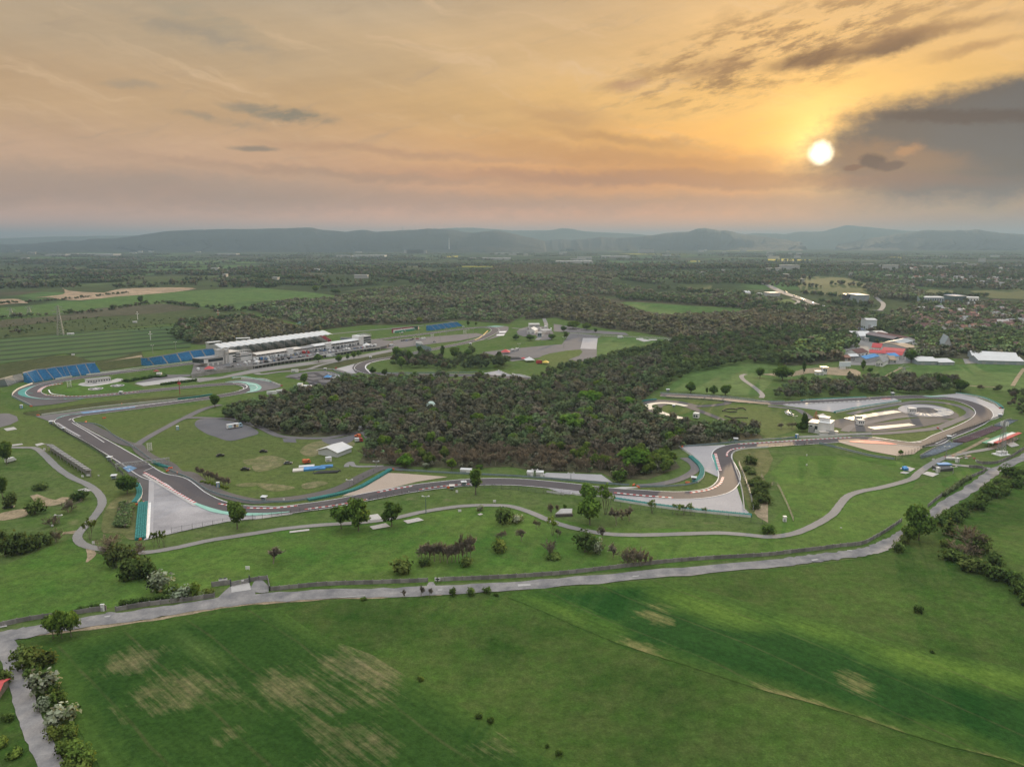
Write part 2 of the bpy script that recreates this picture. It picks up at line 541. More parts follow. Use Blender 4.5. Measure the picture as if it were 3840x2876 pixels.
for a in [
 ((2260,440),420,95,0,(112,110,113),.72,.8,4),
 ((2190,296),356,122,3,(252,206,128),.55,.3,4.5),
 ((2190,300),330,105,3,(92,85,84),.98,.22,4.5),
 ((2330,230),240,62,10,(98,95,97),.85,.35,4),
 ((1930,345),120,26,-8,(196,140,76),.4,.6,3),((1560,388),430,17,-2,(168,116,82),.55,.45,2.5),((1350,300),160,10,-7,(190,140,84),.6,.8,3),
 ((1660,118),270,66,11,(158,120,76),.9,.6,3.5,False,.92,(.44,.62)),
 ((1830,40),280,40,6,(196,156,108),.7,.7,4,False,.9,(.45,.66)),
 ((1760,128),78,15,8,(122,88,60),.85,.6,2.2),
 ((1925,103),70,14,9,(116,86,64),.9,.55,2.2),
 ((1985,74),120,11,6,(160,122,84),.75,.8,2.6),
 ((2110,103),60,8,8,(190,146,96),.7,.8,2.2),
 ((1540,150),70,16,6,(170,130,88),.6,.8,3),
 ((1360,182),34,9,4,(196,152,112),.8,.8,2),
 ((2090,251),150,12,-4,(80,64,60),.95,.5,1.6,True),
 ((1210,250),90,20,-6,(196,150,100),.55,.8,3),
 ((1400,345),330,22,-5,(196,140,84),.6,.8,3.5),
 ((1150,385),300,16,-2,(182,132,104),.5,.9,3),
 ((622,247),76,12,-4,(142,132,114),.95,.55,2.0,False,.7,(.36,.56)),
 ((540,234),44,9,-5,(156,142,122),.85,.7,2.0,False,.7,(.36,.56)),
 ((470,258),60,6,-7,(160,144,124),.7,.8,2.0,False,.7,(.36,.56)),
 ((550,320),42,5,0,(146,130,114),.85,.6,1.0),
 ((440,78),120,13,-9,(164,152,136),.8,.8,3.0,False,.7,(.36,.56)),
 ((450,42),80,15,-12,(172,160,140),.7,.8,3.0,False,.7,(.36,.56)),
 ((285,184),50,7,0,(172,154,132),.7,.8,2.0),
 ((880,330),240,8,-3,(190,146,112),.55,.9,2.5),
 ((300,395),420,22,0,(168,146,132),.6,.9,4.0),((1000,440),1100,20,0,(158,132,120),.5,.9,3.0),((700,372),300,9,-3,(172,138,116),.5,.8,3.0),
]:
 sky=cloud(sky,*a)
disc=nb.remap(nb.math('ADD',ang,nb.math('MULTIPLY',nb.math('SUBTRACT',nb.noise(nb.mapping(pv,scale=(2.2,2.2,1)),1.0,3,.6),.5),.28)),.40,.98,1,0,True)
sky=nb.mix(disc,sky,(2.6,2.3,1.7))
for a in [
 ((1843,362),18,6,3,(120,72,34),.95,.35,.9,True),
 ((1886,349),25,14,-12,(86,54,38),.97,.3,.9,True),
 ((1925,358),22,8,4,(98,64,46),.95,.35,.9,True),
 ((1962,326),22,9,8,(190,140,90),.9,.6,1.4,True),
]:
 sky=cloud(sky,*a)
nish=nb.n('ShaderNodeTexSky')
nish.sky_type='NISHITA'
nish.sun_disc=False
nish.sun_elevation=R(SUN_EL)
nish.sun_rotation=R(SUN_AZ)
nish.altitude=200
nish.air_density=1.4
nish.dust_density=3.0
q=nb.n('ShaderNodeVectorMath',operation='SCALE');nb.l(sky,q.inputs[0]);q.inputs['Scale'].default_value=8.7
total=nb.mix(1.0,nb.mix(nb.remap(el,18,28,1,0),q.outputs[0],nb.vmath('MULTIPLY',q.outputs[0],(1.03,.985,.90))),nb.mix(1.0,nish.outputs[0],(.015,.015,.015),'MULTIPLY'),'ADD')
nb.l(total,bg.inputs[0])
sun=bpy.data.objects.new('sun',bpy.data.lights.new('sun','SUN'))
COL.objects.link(sun)
sun.data.energy=5.0
sun.data.angle=R(1.2)
sun.data.color=(1.0,.72,.42)
sun.rotation_euler=sd.to_track_quat('Z','Y').to_euler()
sun.location=(900,2000,400)
hm,hnt,ho=_nt('haze_air')
pvn=hnt.nodes.new('ShaderNodeVolumePrincipled')
pvn.inputs['Color'].default_value=(.265,.385,.51,1)
pvn.inputs['Density'].default_value=7.8e-5
pvn.inputs['Anisotropy'].default_value=.25
hnt.links.new(pvn.outputs[0],ho.inputs['Volume'])
hb=MB()
hb.box(-43000,43000,-43000,43000,-6,560)
tag(hb.build('haze',hm),kind='stuff')
SC.view_settings.view_transform='Standard'
SC.view_settings.look='None'
SC.view_settings.exposure=0.1
SC.view_settings.gamma=1
SC.cycles.use_denoising=True
SC.cycles.max_bounces=6
SC.cycles.diffuse_bounces=3
SC.cycles.glossy_bounces=2
SC.cycles.transmission_bounces=2
SC.cycles.transparent_max_bounces=8
SC.cycles.volume_bounces=0
SC.cycles.caustics_reflective=False
SC.cycles.caustics_refractive=False
# ================================================================== GROUND
def ground_mat():
 m,nt,o=_nt('ground_land')
 nb=NB(nt)
 v=nb.pos()
 f1=nb.remap(nb.noise(v,.011,5,.6),.36,.66)
 f2=nb.remap(nb.noise(v,.06,5,.65),.4,.66)
 f3=nb.remap(nb.noise(v,.8,4,.7),.3,.7)
 col=nb.mix(f1,(.060,.105,.026),(.085,.118,.036))
 col=nb.mix(nb.math('MULTIPLY',f2,.7),col,(.105,.125,.05))
 fd=nb.remap(nb.noise(nb.mapping(v,loc=(50,20,0)),.035,6,.7),.62,.78)
 col=nb.mix(fd,col,(.17,.15,.085))
 col=nb.mix(.5,col,nb.mix(f3,(.6,.6,.6),(1.4,1.4,1.4)),'MULTIPLY')
 vor=nb.n('ShaderNodeTexVoronoi')
 warp=nb.vmath('SCALE',nb.vmath('SUBTRACT',nb.noise(v,.0011,4,.6,'Color'),(.5,.5,.5)))
 warp.node.inputs['Scale'].default_value=500
 nb.l(nb.mapping(nb.vmath('ADD',v,warp),rot=(0,0,.35),scale=(.0015,.0021,0)),vor.inputs['Vector'])
 vor.inputs['Scale'].default_value=1
 cid=nb.n('ShaderNodeSeparateXYZ');nb.l(vor.outputs['Color'],cid.inputs[0])
 r=nb.n('ShaderNodeValToRGB');r.color_ramp.interpolation='CONSTANT'
 stops=[(0,(.052,.066,.030)),(.26,(.068,.078,.036)),(.42,(.080,.070,.044)),(.54,(.085,.105,.045)),(.70,(.080,.125,.045)),(.84,(.10,.10,.055)),(.94,(.12,.10,.065)),(.985,(.36,.30,.02))]
 while len(r.color_ramp.elements)<len(stops):r.color_ramp.elements.new(.5)
 for e,(p,c) in zip(r.color_ramp.elements,stops):e.position=p;e.color=(*c,1)
 nb.l(cid.outputs[0],r.inputs[0])
 wood=nb.remap(nb.noise(v,.0016,6,.62),.46,.54)
 far=nb.mix(wood,(.050,.062,.030),r.outputs[0])
 tuft=nb.remap(nb.noise(v,.02,5,.7),.3,.7)
 far=nb.mix(.6,far,nb.mix(tuft,(.5,.5,.5),(1.5,1.5,1.5)),'MULTIPLY')
 col=nb.mix(.7,col,nb.mix(nb.remap(nb.noise(v,.22,6,.75),.3,.7),(.5,.55,.5),(1.5,1.45,1.4)),'MULTIPLY')
 sep=nb.n('ShaderNodeSeparateXYZ');nb.l(v,sep.inputs[0])
 dist=nb.math('ADD',sep.outputs[1],nb.math('MULTIPLY',nb.math('SUBTRACT',nb.noise(v,.002,4,.6),.5),900))
 col=nb.mix(nb.remap(dist,1500,1750),col,far)
 finish(nb,o,col,1.0,0.0,bump=nb.noise(v,1.2,5,.75),bumpd=.2)
 return m
MG=ground_mat()
radii=np.r_[0,np.geomspace(40,42000,210)]
nang=480
th=np.linspace(0,2*math.pi,nang,endpoint=False)
gv=[(0,0,hz(0,0))]
rr,tt=np.meshgrid(radii[1:],th,indexing='ij')
gx,gy=(rr*np.sin(tt)).ravel(),(rr*np.cos(tt)).ravel()
gz=height(gx,gy)
vv=np.vstack([[0,0,hz(0,0)],np.c_[gx,gy,gz]])
fs=[]
nr=len(radii)-1
ii,jj=np.meshgrid(np.arange(nr-1),np.arange(nang),indexing='ij')
a_=1+ii*nang+jj;b_=1+ii*nang+(jj+1)%nang
quads=np.stack([a_,a_+nang,b_+nang,b_],-1).reshape(-1,4)
me=np_mesh('ground',vv,quads)
go=structure('ground',me,MG)
me.polygons.foreach_set('use_smooth',[True]*len(me.polygons))
mb=MB()
mb.add([tuple(v) for v in vv[1:1+nang]],[tuple(range(nang))[::-1]])
mb.build('ground_cap',MG,None).parent=go
# ================================================================== HILLS on the horizon
def hill(name,pts,dist,depth_front,col,seed,rough=1.0):
 """a range seen against the sky: crest line from the survey, flanks spread over several kilometres"""
 rs=np.random.RandomState(seed)
 cr=[]
 for p in pts:
  d=ray(p)
  t=dist/d[1]
  cr.append((d[0]*t,dist,max(CAM_H+d[2]*t,5)))
 x=np.array([c[0] for c in cr]);z=np.array([c[2] for c in cr])
 n=260
 xs=np.linspace(x[0],x[-1],n)
 zs=np.interp(xs,x,z)
 k=np.ones(3)/3
 zs=np.convolve(np.pad(zs,1,mode='edge'),k,'valid')
 jit=np.convolve(rs.randn(n+4),np.ones(5)/5,'valid')*5*rough
 prof=[(-1,-.02),(-.85,.06),(-.66,.22),(-.48,.44),(-.3,.68),(-.15,.88),(0,1.0),(.25,.8),(.6,.4),(1,-.02)]
 rows=[]
 for a,h in prof:
  wav=np.convolve(rs.randn(n+30),np.ones(31)/31,'valid')*1.6
  y=dist+a*depth_front*(1+.25*wav*(abs(a)<.99))
  hh=zs*np.clip(h*(1+(.22*wav if 0<h<1 else 0)),-.02,1)+(jit if h==1.0 else jit*2*(h>0)*rs.uniform(.5,1))
  hh[0]=hh[-1]=-4
  rows.append(np.c_[xs*(dist+a*depth_front)/dist,y,hh])
 v=np.concatenate(rows)
 m_=len(prof)
 f=[(r*n+i,r*n+i+1,(r+1)*n+i+1,(r+1)*n+i) for r in range(m_-1) for i in range(n-1)]
 me=np_mesh(name,v,np.array(f))
 me.polygons.foreach_set('use_smooth',[True]*len(me.polygons))
 return structure(name,me,col)
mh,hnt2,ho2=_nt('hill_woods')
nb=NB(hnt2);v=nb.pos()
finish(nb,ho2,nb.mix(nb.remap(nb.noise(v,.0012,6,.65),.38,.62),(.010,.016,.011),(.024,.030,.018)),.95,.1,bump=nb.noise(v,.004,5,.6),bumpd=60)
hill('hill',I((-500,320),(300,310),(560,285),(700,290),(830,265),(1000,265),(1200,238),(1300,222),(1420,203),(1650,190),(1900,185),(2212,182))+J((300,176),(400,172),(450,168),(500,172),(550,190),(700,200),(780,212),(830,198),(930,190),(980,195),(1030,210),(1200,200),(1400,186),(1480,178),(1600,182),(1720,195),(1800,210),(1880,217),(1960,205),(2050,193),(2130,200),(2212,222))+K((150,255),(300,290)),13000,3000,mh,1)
mh2,hnt3,ho3=_nt('far_hill_woods')  # paler than the near hills: haze layering put into the base colours
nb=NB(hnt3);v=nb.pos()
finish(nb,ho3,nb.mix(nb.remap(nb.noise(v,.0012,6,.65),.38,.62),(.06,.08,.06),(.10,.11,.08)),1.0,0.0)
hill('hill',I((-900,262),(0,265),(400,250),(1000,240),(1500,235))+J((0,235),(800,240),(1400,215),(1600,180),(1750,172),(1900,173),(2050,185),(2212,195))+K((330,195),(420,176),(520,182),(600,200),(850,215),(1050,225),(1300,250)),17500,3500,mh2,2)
hill('hill',K((100,320),(200,300),(330,280),(430,268),(520,278),(700,262),(760,252),(900,258),(1050,255),(1200,238),(1350,215),(1530,205),(1600,180),(1660,173),(1720,180),(1780,195),(1850,192),(1900,205),(1960,222),(2100,240),(2212,255))+L((300,300),),14500,3000,mh,3)
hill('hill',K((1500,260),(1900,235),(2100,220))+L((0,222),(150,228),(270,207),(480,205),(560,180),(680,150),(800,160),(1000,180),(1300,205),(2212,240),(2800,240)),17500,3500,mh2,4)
hill('hill',L((600,310),(850,270),(1100,230),(1250,210),(1380,190),(1500,195),(1800,188),(2000,215),(2212,228),(2900,200)),15000,3000,mh,5)
# ================================================================== FIELDS AND OPEN GROUND
L_F,L_S,L_P,L_R,L_T,L_M,L_K=.10,.16,.22,.28,.34,.40,.46
g_park=grass('turf_park',(.044,.110,.019),(.095,.158,.032),(.070,.100,.028),dry=(.16,.15,.06),dryamt=.0)
g_in=grass('turf_infield',(.078,.115,.030),(.100,.122,.040),(.085,.105,.036),dry=(.20,.17,.095),dryamt=.03)
g_dry=grass('turf_dry',(.11,.12,.045),(.15,.135,.07),(.09,.105,.035),dry=(.24,.20,.12),dryamt=.1)
g_far1=grass('pasture',(.070,.13,.036),(.085,.125,.040),(.075,.115,.036),big=.004,mid=.02,fine=.2)
g_far2=grass('pasture_dull',(.058,.080,.028),(.074,.086,.036),(.05,.066,.026),big=.004,mid=.02,fine=.2,dry=(.15,.12,.07),dryamt=.05)
g_earth=grass('ploughland',(.085,.075,.048),(.105,.092,.062),(.065,.065,.036),big=.006,mid=.03,fine=.3)
g_bank=grass('rough_bank',(.055,.066,.026),(.080,.080,.036),(.045,.055,.024),dry=(.12,.10,.06))
soil=grass('bare_soil',(.27,.215,.145),(.34,.26,.185),(.20,.165,.11),big=.02,mid=.1)
g_dry2=grass('worn_grass',(.135,.135,.062),(.19,.165,.095),(.10,.12,.045),big=.05,mid=.14,dry=(.26,.21,.14),dryamt=.12)
sandm=grass('sand_pit',(.31,.22,.15),(.40,.29,.20),(.20,.16,.11),big=.008,mid=.03,fine=.2)
gravel=asphalt('gravel_bed',(.36,.285,.225),(.42,.335,.27),.95,.1,.03)
litter=grass('leaf_litter',(.085,.075,.050),(.10,.09,.055),(.072,.078,.038))
# --- near meadows beyond the road, with crops laid on them
near_edge=E((-1200,1760),(-400,1620))+Z((0,1392),(150,1362),(330,1338),(500,1311),(700,1297),(900,1289),(1100,1278),(1400,1253),(1700,1226),(1850,1207),(1935,1183))+H_((1440,1230),(1640,1130),(1860,990),(2020,880),(2280,740),(2700,560))
g_near=grass('meadow_near',(.030,.070,.012),(.062,.119,.022),(.070,.094,.028),big=.016,mid=.09,fine=1.3,dry=(.13,.135,.05),dryamt=-.03,bump=.4)
sheet('meadow',near_edge+P((2400,500),(2400,2000))+M((2000,2300),(-1500,2300)),.12,g_near,0,7)
def crop_sheet(name,pts,lift,m,blobs,step=4):
 """a crop with thin or sparse patches; each patch is an oval of ground where the stand is poor (attribute 'thin') or young (attribute 'young')"""
 o=sheet(name,pts,lift,m,0,step)
 co=np.empty(len(o.data.vertices)*3,np.float32)
 o.data.vertices.foreach_get('co',co)
 co=co.reshape(-1,3)
 for att in ('thin','young'):
  val=np.zeros(len(co))
  for kind,a,b,wid,amt in blobs:
   if kind!=att:continue
   p,q=G(a),G(b)
   d=np.array([q.x-p.x,q.y-p.y]);ln=np.linalg.norm(d);d/=ln
   rel=co[:,:2]-np.array([(p.x+q.x)/2,(p.y+q.y)/2])
   u=(rel@d)/(ln/2);w_=(rel@np.array([-d[1],d[0]]))/(wid/2)
   val=np.maximum(val,amt*np.exp(-(np.abs(u)**2.6)-np.abs(w_)**2))
  at=o.data.attributes.new(att,'FLOAT','POINT')
  at.data.foreach_set('value',val.astype(np.float32))
 poly=np.array([tuple(G(p))[:2] for p in pts])
 dist=np.full(len(co),1e9)
 for i in range(len(poly)):
  a,b=poly[i],poly[(i+1)%len(poly)]
  ab=b-a
  u=np.clip(((co[:,:2]-a)@ab)/(ab@ab+1e-9),0,1)
  dist=np.minimum(dist,np.linalg.norm(co[:,:2]-(a+u[:,None]*ab),axis=1))
 at=o.data.attributes.new('margin','FLOAT','POINT')
 at.data.foreach_set('value',np.clip(1-dist/13.0,0,1).astype(np.float32))
 return o
def crop_mat(name,c1,c2,thin,young,ang,along=.03,across=.55):
 m,nt,o=_nt(name)
 nb=NB(nt);v=nb.pos()
 vs=nb.mapping(v,rot=(0,0,-ang),scale=(along,across,1))
 row=nb.noise(vs,1.0,6,.7)
 drift=nb.noise(nb.mapping(v,rot=(0,0,-ang),scale=(.010,.03,1)),1.0,6,.62)
 col=nb.mix(nb.remap(drift,.36,.64),c1,c2)
 t=nb.math('ADD',nb.attr('thin'),nb.math('MULTIPLY',nb.math('SUBTRACT',row,.5),2.0))
 t=nb.math('ADD',t,nb.math('MULTIPLY',nb.math('SUBTRACT',nb.noise(v,.10,6,.7),.5),1.5))
 y=nb.math('ADD',nb.attr('young'),nb.math('MULTIPLY',nb.math('SUBTRACT',row,.5),.7))
 y=nb.math('ADD',y,nb.math('MULTIPLY',nb.math('SUBTRACT',drift,.5),.8))
 col=nb.mix(nb.remap(y,.12,1.1),col,young)
 mg=nb.math('ADD',nb.attr('margin'),nb.math('MULTIPLY',nb.math('SUBTRACT',nb.noise(v,.16,6,.7),.5),.9))
 col=nb.mix(nb.remap(mg,.25,1.0),col,(.052,.098,.020))
 col=nb.mix(nb.math('MULTIPLY',nb.remap(t,.45,1.35),nb.remap(nb.attr('thin'),.02,.25)),col,thin)
 sx_=nb.n('ShaderNodeSeparateXYZ');nb.l(nb.mapping(v,rot=(0,0,-ang)),sx_.inputs[0])
 ty=nb.math('ABSOLUTE',nb.math('SUBTRACT',nb.math('FRACT',nb.math('DIVIDE',nb.math('ADD',sx_.outputs[1],nb.math('MULTIPLY',nb.noise(v,.02,2,.5),6)),21.0)),.5))
 col=nb.mix(nb.math('MULTIPLY',nb.remap(ty,.012,.035,1,0),nb.remap(nb.noise(v,.06,4,.6),.35,.6,.15,.6)),col,nb.mix(.5,col,(.10,.085,.045)))
 f3=nb.remap(nb.noise(v,.5,6,.75),.3,.7)
 col=nb.mix(.8,col,nb.mix(f3,(.5,.55,.5),(1.5,1.45,1.4)),'MULTIPLY')
 col=nb.mix(.5,col,nb.mix(nb.remap(row,.3,.7),(.75,.75,.75),(1.25,1.25,1.25)),'MULTIPLY')
 finish(nb,o,col,1.0,.02,bump=nb.noise(v,2.2,5,.75),bumpd=.3)
 return m
def bearing(a,b):
 p,q=G(a),G(b)
 return math.atan2(q.y-p.y,q.x-p.x)
a1=bearing(*N((300,360),(1900,1240)))
a1=bearing(*N((0,1000),(700,1560)))
mc1=crop_mat('crop_thin',(.021,.056,.011),(.033,.073,.015),(.175,.15,.08),(.066,.11,.028),a1,.025,.5)
crop_sheet('crop_field',Z((98,1405),(160,1385),(330,1350),(500,1322),(616,1312))+N((250,330),(450,470),(700,580),(1000,690),(1350,905),(1550,1000),(1900,1220),(2209,1420))+O((260,1560),(560,1740))+N((2700,2100),(0,2100))+M((1000,1900),(860,1657),(740,1450),(640,1250),(540,980),(470,800),(400,650)),.26,mc1,[
 ('thin',*M((950,700),(1380,780)),26,.95),('thin',*M((700,900),(900,860)),14,.5),
 ('thin',*M((1150,950),(1900,1050)),34,.85),('thin',*M((1450,1000),(2150,1000)),20,.7),('thin',*M((1700,830),(2209,1100)),12,.8),
 ('thin',*N((620,620),(1400,940)),34,.95),('thin',*N((850,860),(1250,1080)),30,.8),('thin',*N((0,850),(600,1080)),36,.8),
 ('thin',*N((0,990),(700,1200)),14,.8),('thin',*N((300,1000),(850,1200)),26,.7),('thin',*N((650,1300),(1150,1640)),34,.75),
 ('thin',*N((300,1100),(900,1620)),12,.7),('thin',*N((1900,1400),(2209,1650)),20,.6),('thin',*M((1800,1350),(2100,1450)),16,.5),
 ('thin',*M((1000,1150),(1500,1250)),22,.4),('young',*M((1500,500),(2000,850)),8,.9),('young',*N((150,300),(700,560)),10,.9)])
a2=bearing(*O((200,200),(1400,740)))
mc2=crop_mat('crop_wheat',(.014,.052,.010),(.022,.070,.014),(.21,.185,.08),(.092,.156,.026),a2,.02,.5)  # brighter green: crop variation, with low-sun patches put into the colour
crop_sheet('wheat_field',O((-40,195),(60,150),(200,120),(500,105),(900,70),(1250,45),(1500,85),(1990,228),(2209,285))+P((300,720),(620,815),(1040,918),(1630,1040),(2300,1200),(2300,1900),(1800,1720),(1500,1610),(1160,1530),(860,1440),(560,1335),(230,1240),(0,1180))+O((1900,915),(1330,730),(900,590),(640,480),(250,310)),.26,mc2,[
 ('young',*O((0,190),(750,490)),20,1.0),('young',*O((300,280),(1000,520)),14,.7),('young',*O((600,60),(1400,60)),10,.9),('young',*O((1200,90),(2209,480)),26,.95),
 ('young',*P((0,700),(800,900)),22,.8),('young',*P((600,900),(1700,1110)),26,1.2),('young',*P((1000,1000),(1900,1150)),24,1.1),
 ('thin',*O((1150,240),(1430,330)),12,.8),('thin',*O((1080,310),(1400,430)),16,.95),('thin',*O((920,560),(1340,720)),9,1.1),
 ('thin',*P((420,1060),(720,1200)),15,1.0),('thin',*P((-100,1150),(500,1310)),5,1.3),('thin',*P((450,1290),(900,1450)),4,.95),('thin',*P((1180,1535),(1660,1665)),4,1.0),('thin',*P((-150,1100),(300,1240)),12,.55),
 ('young',*P((800,1350),(1500,1520)),12,.5)])
# --- park between road and circuit, and the infields
sheet('meadow',Z((-40,1240),(60,1200),(160,1160),(230,1190),(330,1195),(480,1165),(620,1142),(700,1128),(860,1118),(1000,1098),(1100,1085),(1200,1120),(1300,1140),(1450,1142),(1640,1150),(1700,1095),(1665,1020),(1700,985),(1850,985),(1960,1000),(1985,1020),(1970,1060),(2090,1012),(2212,985),(2300,960),(2300,990),(2030,1105),(1930,1172),(1700,1198),(1400,1228),(1100,1252),(900,1262),(580,1275),(480,1270),(460,1270),(250,1310),(160,1330),(0,1350),(-60,1360)),.04,g_park)
sheet('infield',A((610,1110),(720,1062),(1200,1020),(1800,955),(1700,1030),(1560,1090),(1240,1260),(1130,1300),(820,1130),(760,1120),(700,1150)),L_F,g_in,3)
sheet('infield',A((1250,1280),(1440,1160),(1620,1090),(1720,1090),(1700,1150),(1800,1220),(1990,1280),(2209,1235))+B((240,1250),(600,1260),(850,1215),(920,1330),(800,1440),(960,1500),(1080,1510),(900,1600))+F_((650,750),(400,820),(0,850))+E((2150,400),(1850,330),(1650,210),(1520,120),(1420,70))+A((1230,1370),),L_F,g_in)
for k_,pts in enumerate([F_((380,450),(480,370),(700,340),(840,360),(830,400),(700,400),(600,450),(480,490)),F_((0,500),(120,480),(260,520),(220,570),(100,610),(0,620)),F_((0,720),(200,730),(340,760),(150,790)),F_((400,730),(560,700),(620,720),(500,760),(420,770)),E((2100,60),(2209,50),(2209,100),(2140,100)),E((2030,270),(2209,255),(2209,280),(2080,290))]):
 sheet('bare_patch',pts,L_S+.06*(k_%2),g_dry2,5)
sheet('infield',A((330,985),(700,930),(1000,920),(1300,880),(1700,830),(2000,800),(2070,815),(2060,835),(1900,865),(1500,915),(800,985),(450,1030),(300,1040)),L_F,g_in)
sheet('embankment',A((200,1030),(420,1000),(900,935),(1300,905),(1760,875),(1780,890),(1540,915),(1000,965),(500,1020),(290,1060)),L_S,g_bank,3)
sheet('infield',A((450,830),(560,790),(700,770),(1060,770),(1160,800),(1240,830),(900,865),(600,880),(480,860)),L_F,g_park,3)
sheet('infield',C_((1270,985),(1340,970),(1500,985),(1560,1010),(1420,1050),(1330,1040)),L_S,g_in,3)
sheet('infield',C_((1420,910),(1900,935),(1840,945),(1600,960),(1500,935)),L_F,g_in,3)
sheet('infield',C_((1600,990),(1720,970),(2209,950))+D((150,985),(230,1060),(240,1180),(0,1260))+C_((2100,1180),(1950,1170),(1840,1110)),L_F,g_in)
sheet('infield',G_((960,765),(1200,752),(1480,735),(1600,715),(1655,640),(1700,640),(1810,690),(1790,730),(1700,775),(1560,800),(1350,803),(1050,790)),L_F,g_in)
sheet('infield',F_((0,900),(450,860),(860,770),(1140,605),(1720,645),(2209,668),(2209,695),(1900,700),(1600,718),(1300,758),(1000,812),(700,870),(350,918),(0,940)),L_F,g_in)
sheet('infield',D((240,1015),(560,1030),(1150,935),(1330,915),(1600,925),(1790,985),(1840,1040),(1800,1090),(1500,1215),(1330,1290),(1200,1285),(1000,1255),(900,1240),(540,1235),(350,1120)),L_F-.03,g_in)
sheet('meadow',C_((1300,830),(1450,740),(1540,660),(1800,620),(2209,610))+D((0,680),(60,740),(0,800))+C_((2140,880),(1900,880),(1600,860)),L_F,g_far1)
sheet('meadow',D((1010,640),(1130,625),(2209,605),(2320,605),(2320,860),(2000,840),(1740,810),(1700,760),(1550,700),(1200,720),(1050,760),(900,690)),L_F,g_far1)
sheet('meadow',C_((740,390),(950,375),(1550,405),(1300,440),(1040,500),(900,530),(730,545)),L_F,g_far1)
sheet('meadow',A((0,980),(190,1020),(430,1120),(700,1290),(900,1420),(1000,1560),(1130,1620))+E((1180,330),(1170,480),(1190,740),(1000,740),(880,560),(870,340),(640,220),(330,0))+A((300,1330),(0,1330)),L_F-.02,g_in)
sheet('dry_verge',E((1170,340),(1150,450),(1190,740),(1120,745),(1040,690),(900,690),(880,600),(950,430),(1040,370)),L_F+.02,g_dry,3)
sheet('bare_patch',G_((1900,430),(2209,425),(2209,620),(2110,740),(2150,990),(2060,980),(1960,560)),L_F+.03,g_dry,2)
sheet('scree',G_((2130,900),(2209,880),(2209,1060),(2120,1010),(2090,970))+[],L_S,soil)
sheet('dirt_track',E((0,520),(220,480),(230,540),(150,560),(0,580)),L_S,soil,4)
ribbon('dirt_track',E((290,360),(400,420),(470,430),(570,380)),[4,9,10,5],L_S,soil)
ribbon('dirt_track',E((750,940),(790,880),(770,820)),[1,4,3],L_S,soil)
ribbon('dirt_track',E((540,690),(650,680),(700,690)),[3,5,3],L_S,soil)
# --- middle distance
sheet('pasture',A((0,130),(700,70),(1200,0))+J((0,690),(500,735),(860,780),(400,785),(0,812))+A((2100,70),(1880,130),(1500,95),(1100,120),(500,180),(0,225)),.6,g_far1)
sheet('ploughed_field',A((850,130),(1400,90),(1760,130),(1300,180),(860,205),(0,300),(0,235),(560,190)),.6,g_earth)
sheet('scrubland',A((0,300),(900,210),(1760,135),(2209,160),(2209,230),(1640,250),(700,330),(0,395)),.5,g_far2)
terr=crop_mat('terraces',(.040,.078,.024),(.052,.092,.028),(.02,.036,.014),(.07,.11,.03),bearing(*A((0,500),(1200,400))),.004,.06)
def stripe_mat():
 m,nt,o=_nt('terrace_rows')
 nb=NB(nt);v=nb.pos()
 w=nb.mapping(nb.vmath('ADD',v,nb.vmath('MULTIPLY',nb.vmath('SUBTRACT',nb.noise(v,.004,3,.5,'Color'),(.5,.5,.5)),(26,26,0))),rot=(0,0,-bearing(*A((0,520),(1200,415)))))
 s=nb.n('ShaderNodeSeparateXYZ');nb.l(w,s.inputs[0])
 k=nb.math('FRACT',nb.math('DIVIDE',s.outputs[1],50.0))
 f=nb.math('MULTIPLY',nb.remap(k,.48,.6),nb.remap(k,.84,.95,1,0))
 t=nb.remap(nb.noise(v,.05,5,.65),.3,.7)
 col=nb.mix(t,(.045,.088,.026),(.072,.105,.036))
 col=nb.mix(nb.math('MULTIPLY',f,.9),col,nb.mix(t,(.018,.032,.014),(.036,.048,.022)))
 finish(nb,o,col,.95,.1)
 return m
sheet('terraced_field',A((0,400),(700,335),(1320,295),(1640,280),(1660,420),(1640,470),(1240,500),(1000,560),(800,590),(560,520),(300,570),(0,610),(-100,620),(-100,400)),.55,stripe_mat())
sheet('embankment',A((0,620),(400,545),(740,535),(800,600),(200,690),(0,740)),.55,g_bank)
sheet('embankment',A((780,590),(1220,500),(1240,550),(1260,620),(1100,640),(880,670),(830,600)),L_F+.3,g_bank)
sheet('bare_patch',A((860,605),(1220,535),(1230,552),(1000,580)),L_F+.38,soil)
sheet('sand_pit',A((300,40),(500,20),(560,0))+I((540,690),(600,720),(900,735),(1050,700),(1400,690),(1560,690),(1700,700),(1450,735),(1000,770),(700,800),(540,795),(420,775),(300,778)),.8,sandm,2)
sheet('sand_pit',I((-20,795),(120,788),(200,805),(235,825),(100,830),(-20,842)),.8,sandm,3)
sheet('sand_pit',J((2080,630),(2140,615),(2212,612))+K((200,600),(400,590),(500,600),(380,612),(200,630),(0,640)),.8,sandm,3)
sheet('pasture',C_((930,85),(1000,75),(1500,110),(2000,130),(2209,135),(2209,165),(1900,180),(1700,165),(1500,190),(1280,185),(1100,140)),.7,g_far1)
sheet('pasture',K((1420,660),(1740,670),(1700,715),(1500,690)),.7,g_far2)
sheet('pasture',K((1470,735),(1700,770),(2212,790),(2212,810),(1800,790)),.7,g_far1)
sheet('pasture',L((170,590),(500,595),(880,620),(900,690),(880,780),(560,760),(290,740),(260,680)),.7,g_far2)
sheet('pasture',L((0,800),(190,790),(250,820),(130,850),(0,860)),.7,g_far1)
sheet('pasture',L((0,880),(280,885),(300,930),(0,915)),.7,g_far1)
sheet('pasture',L((360,895),(560,905),(690,940),(500,960),(350,930)),.7,g_far2)
sheet('pasture',L((1240,700),(1600,710),(1600,755),(1300,765)),.7,g_far2)
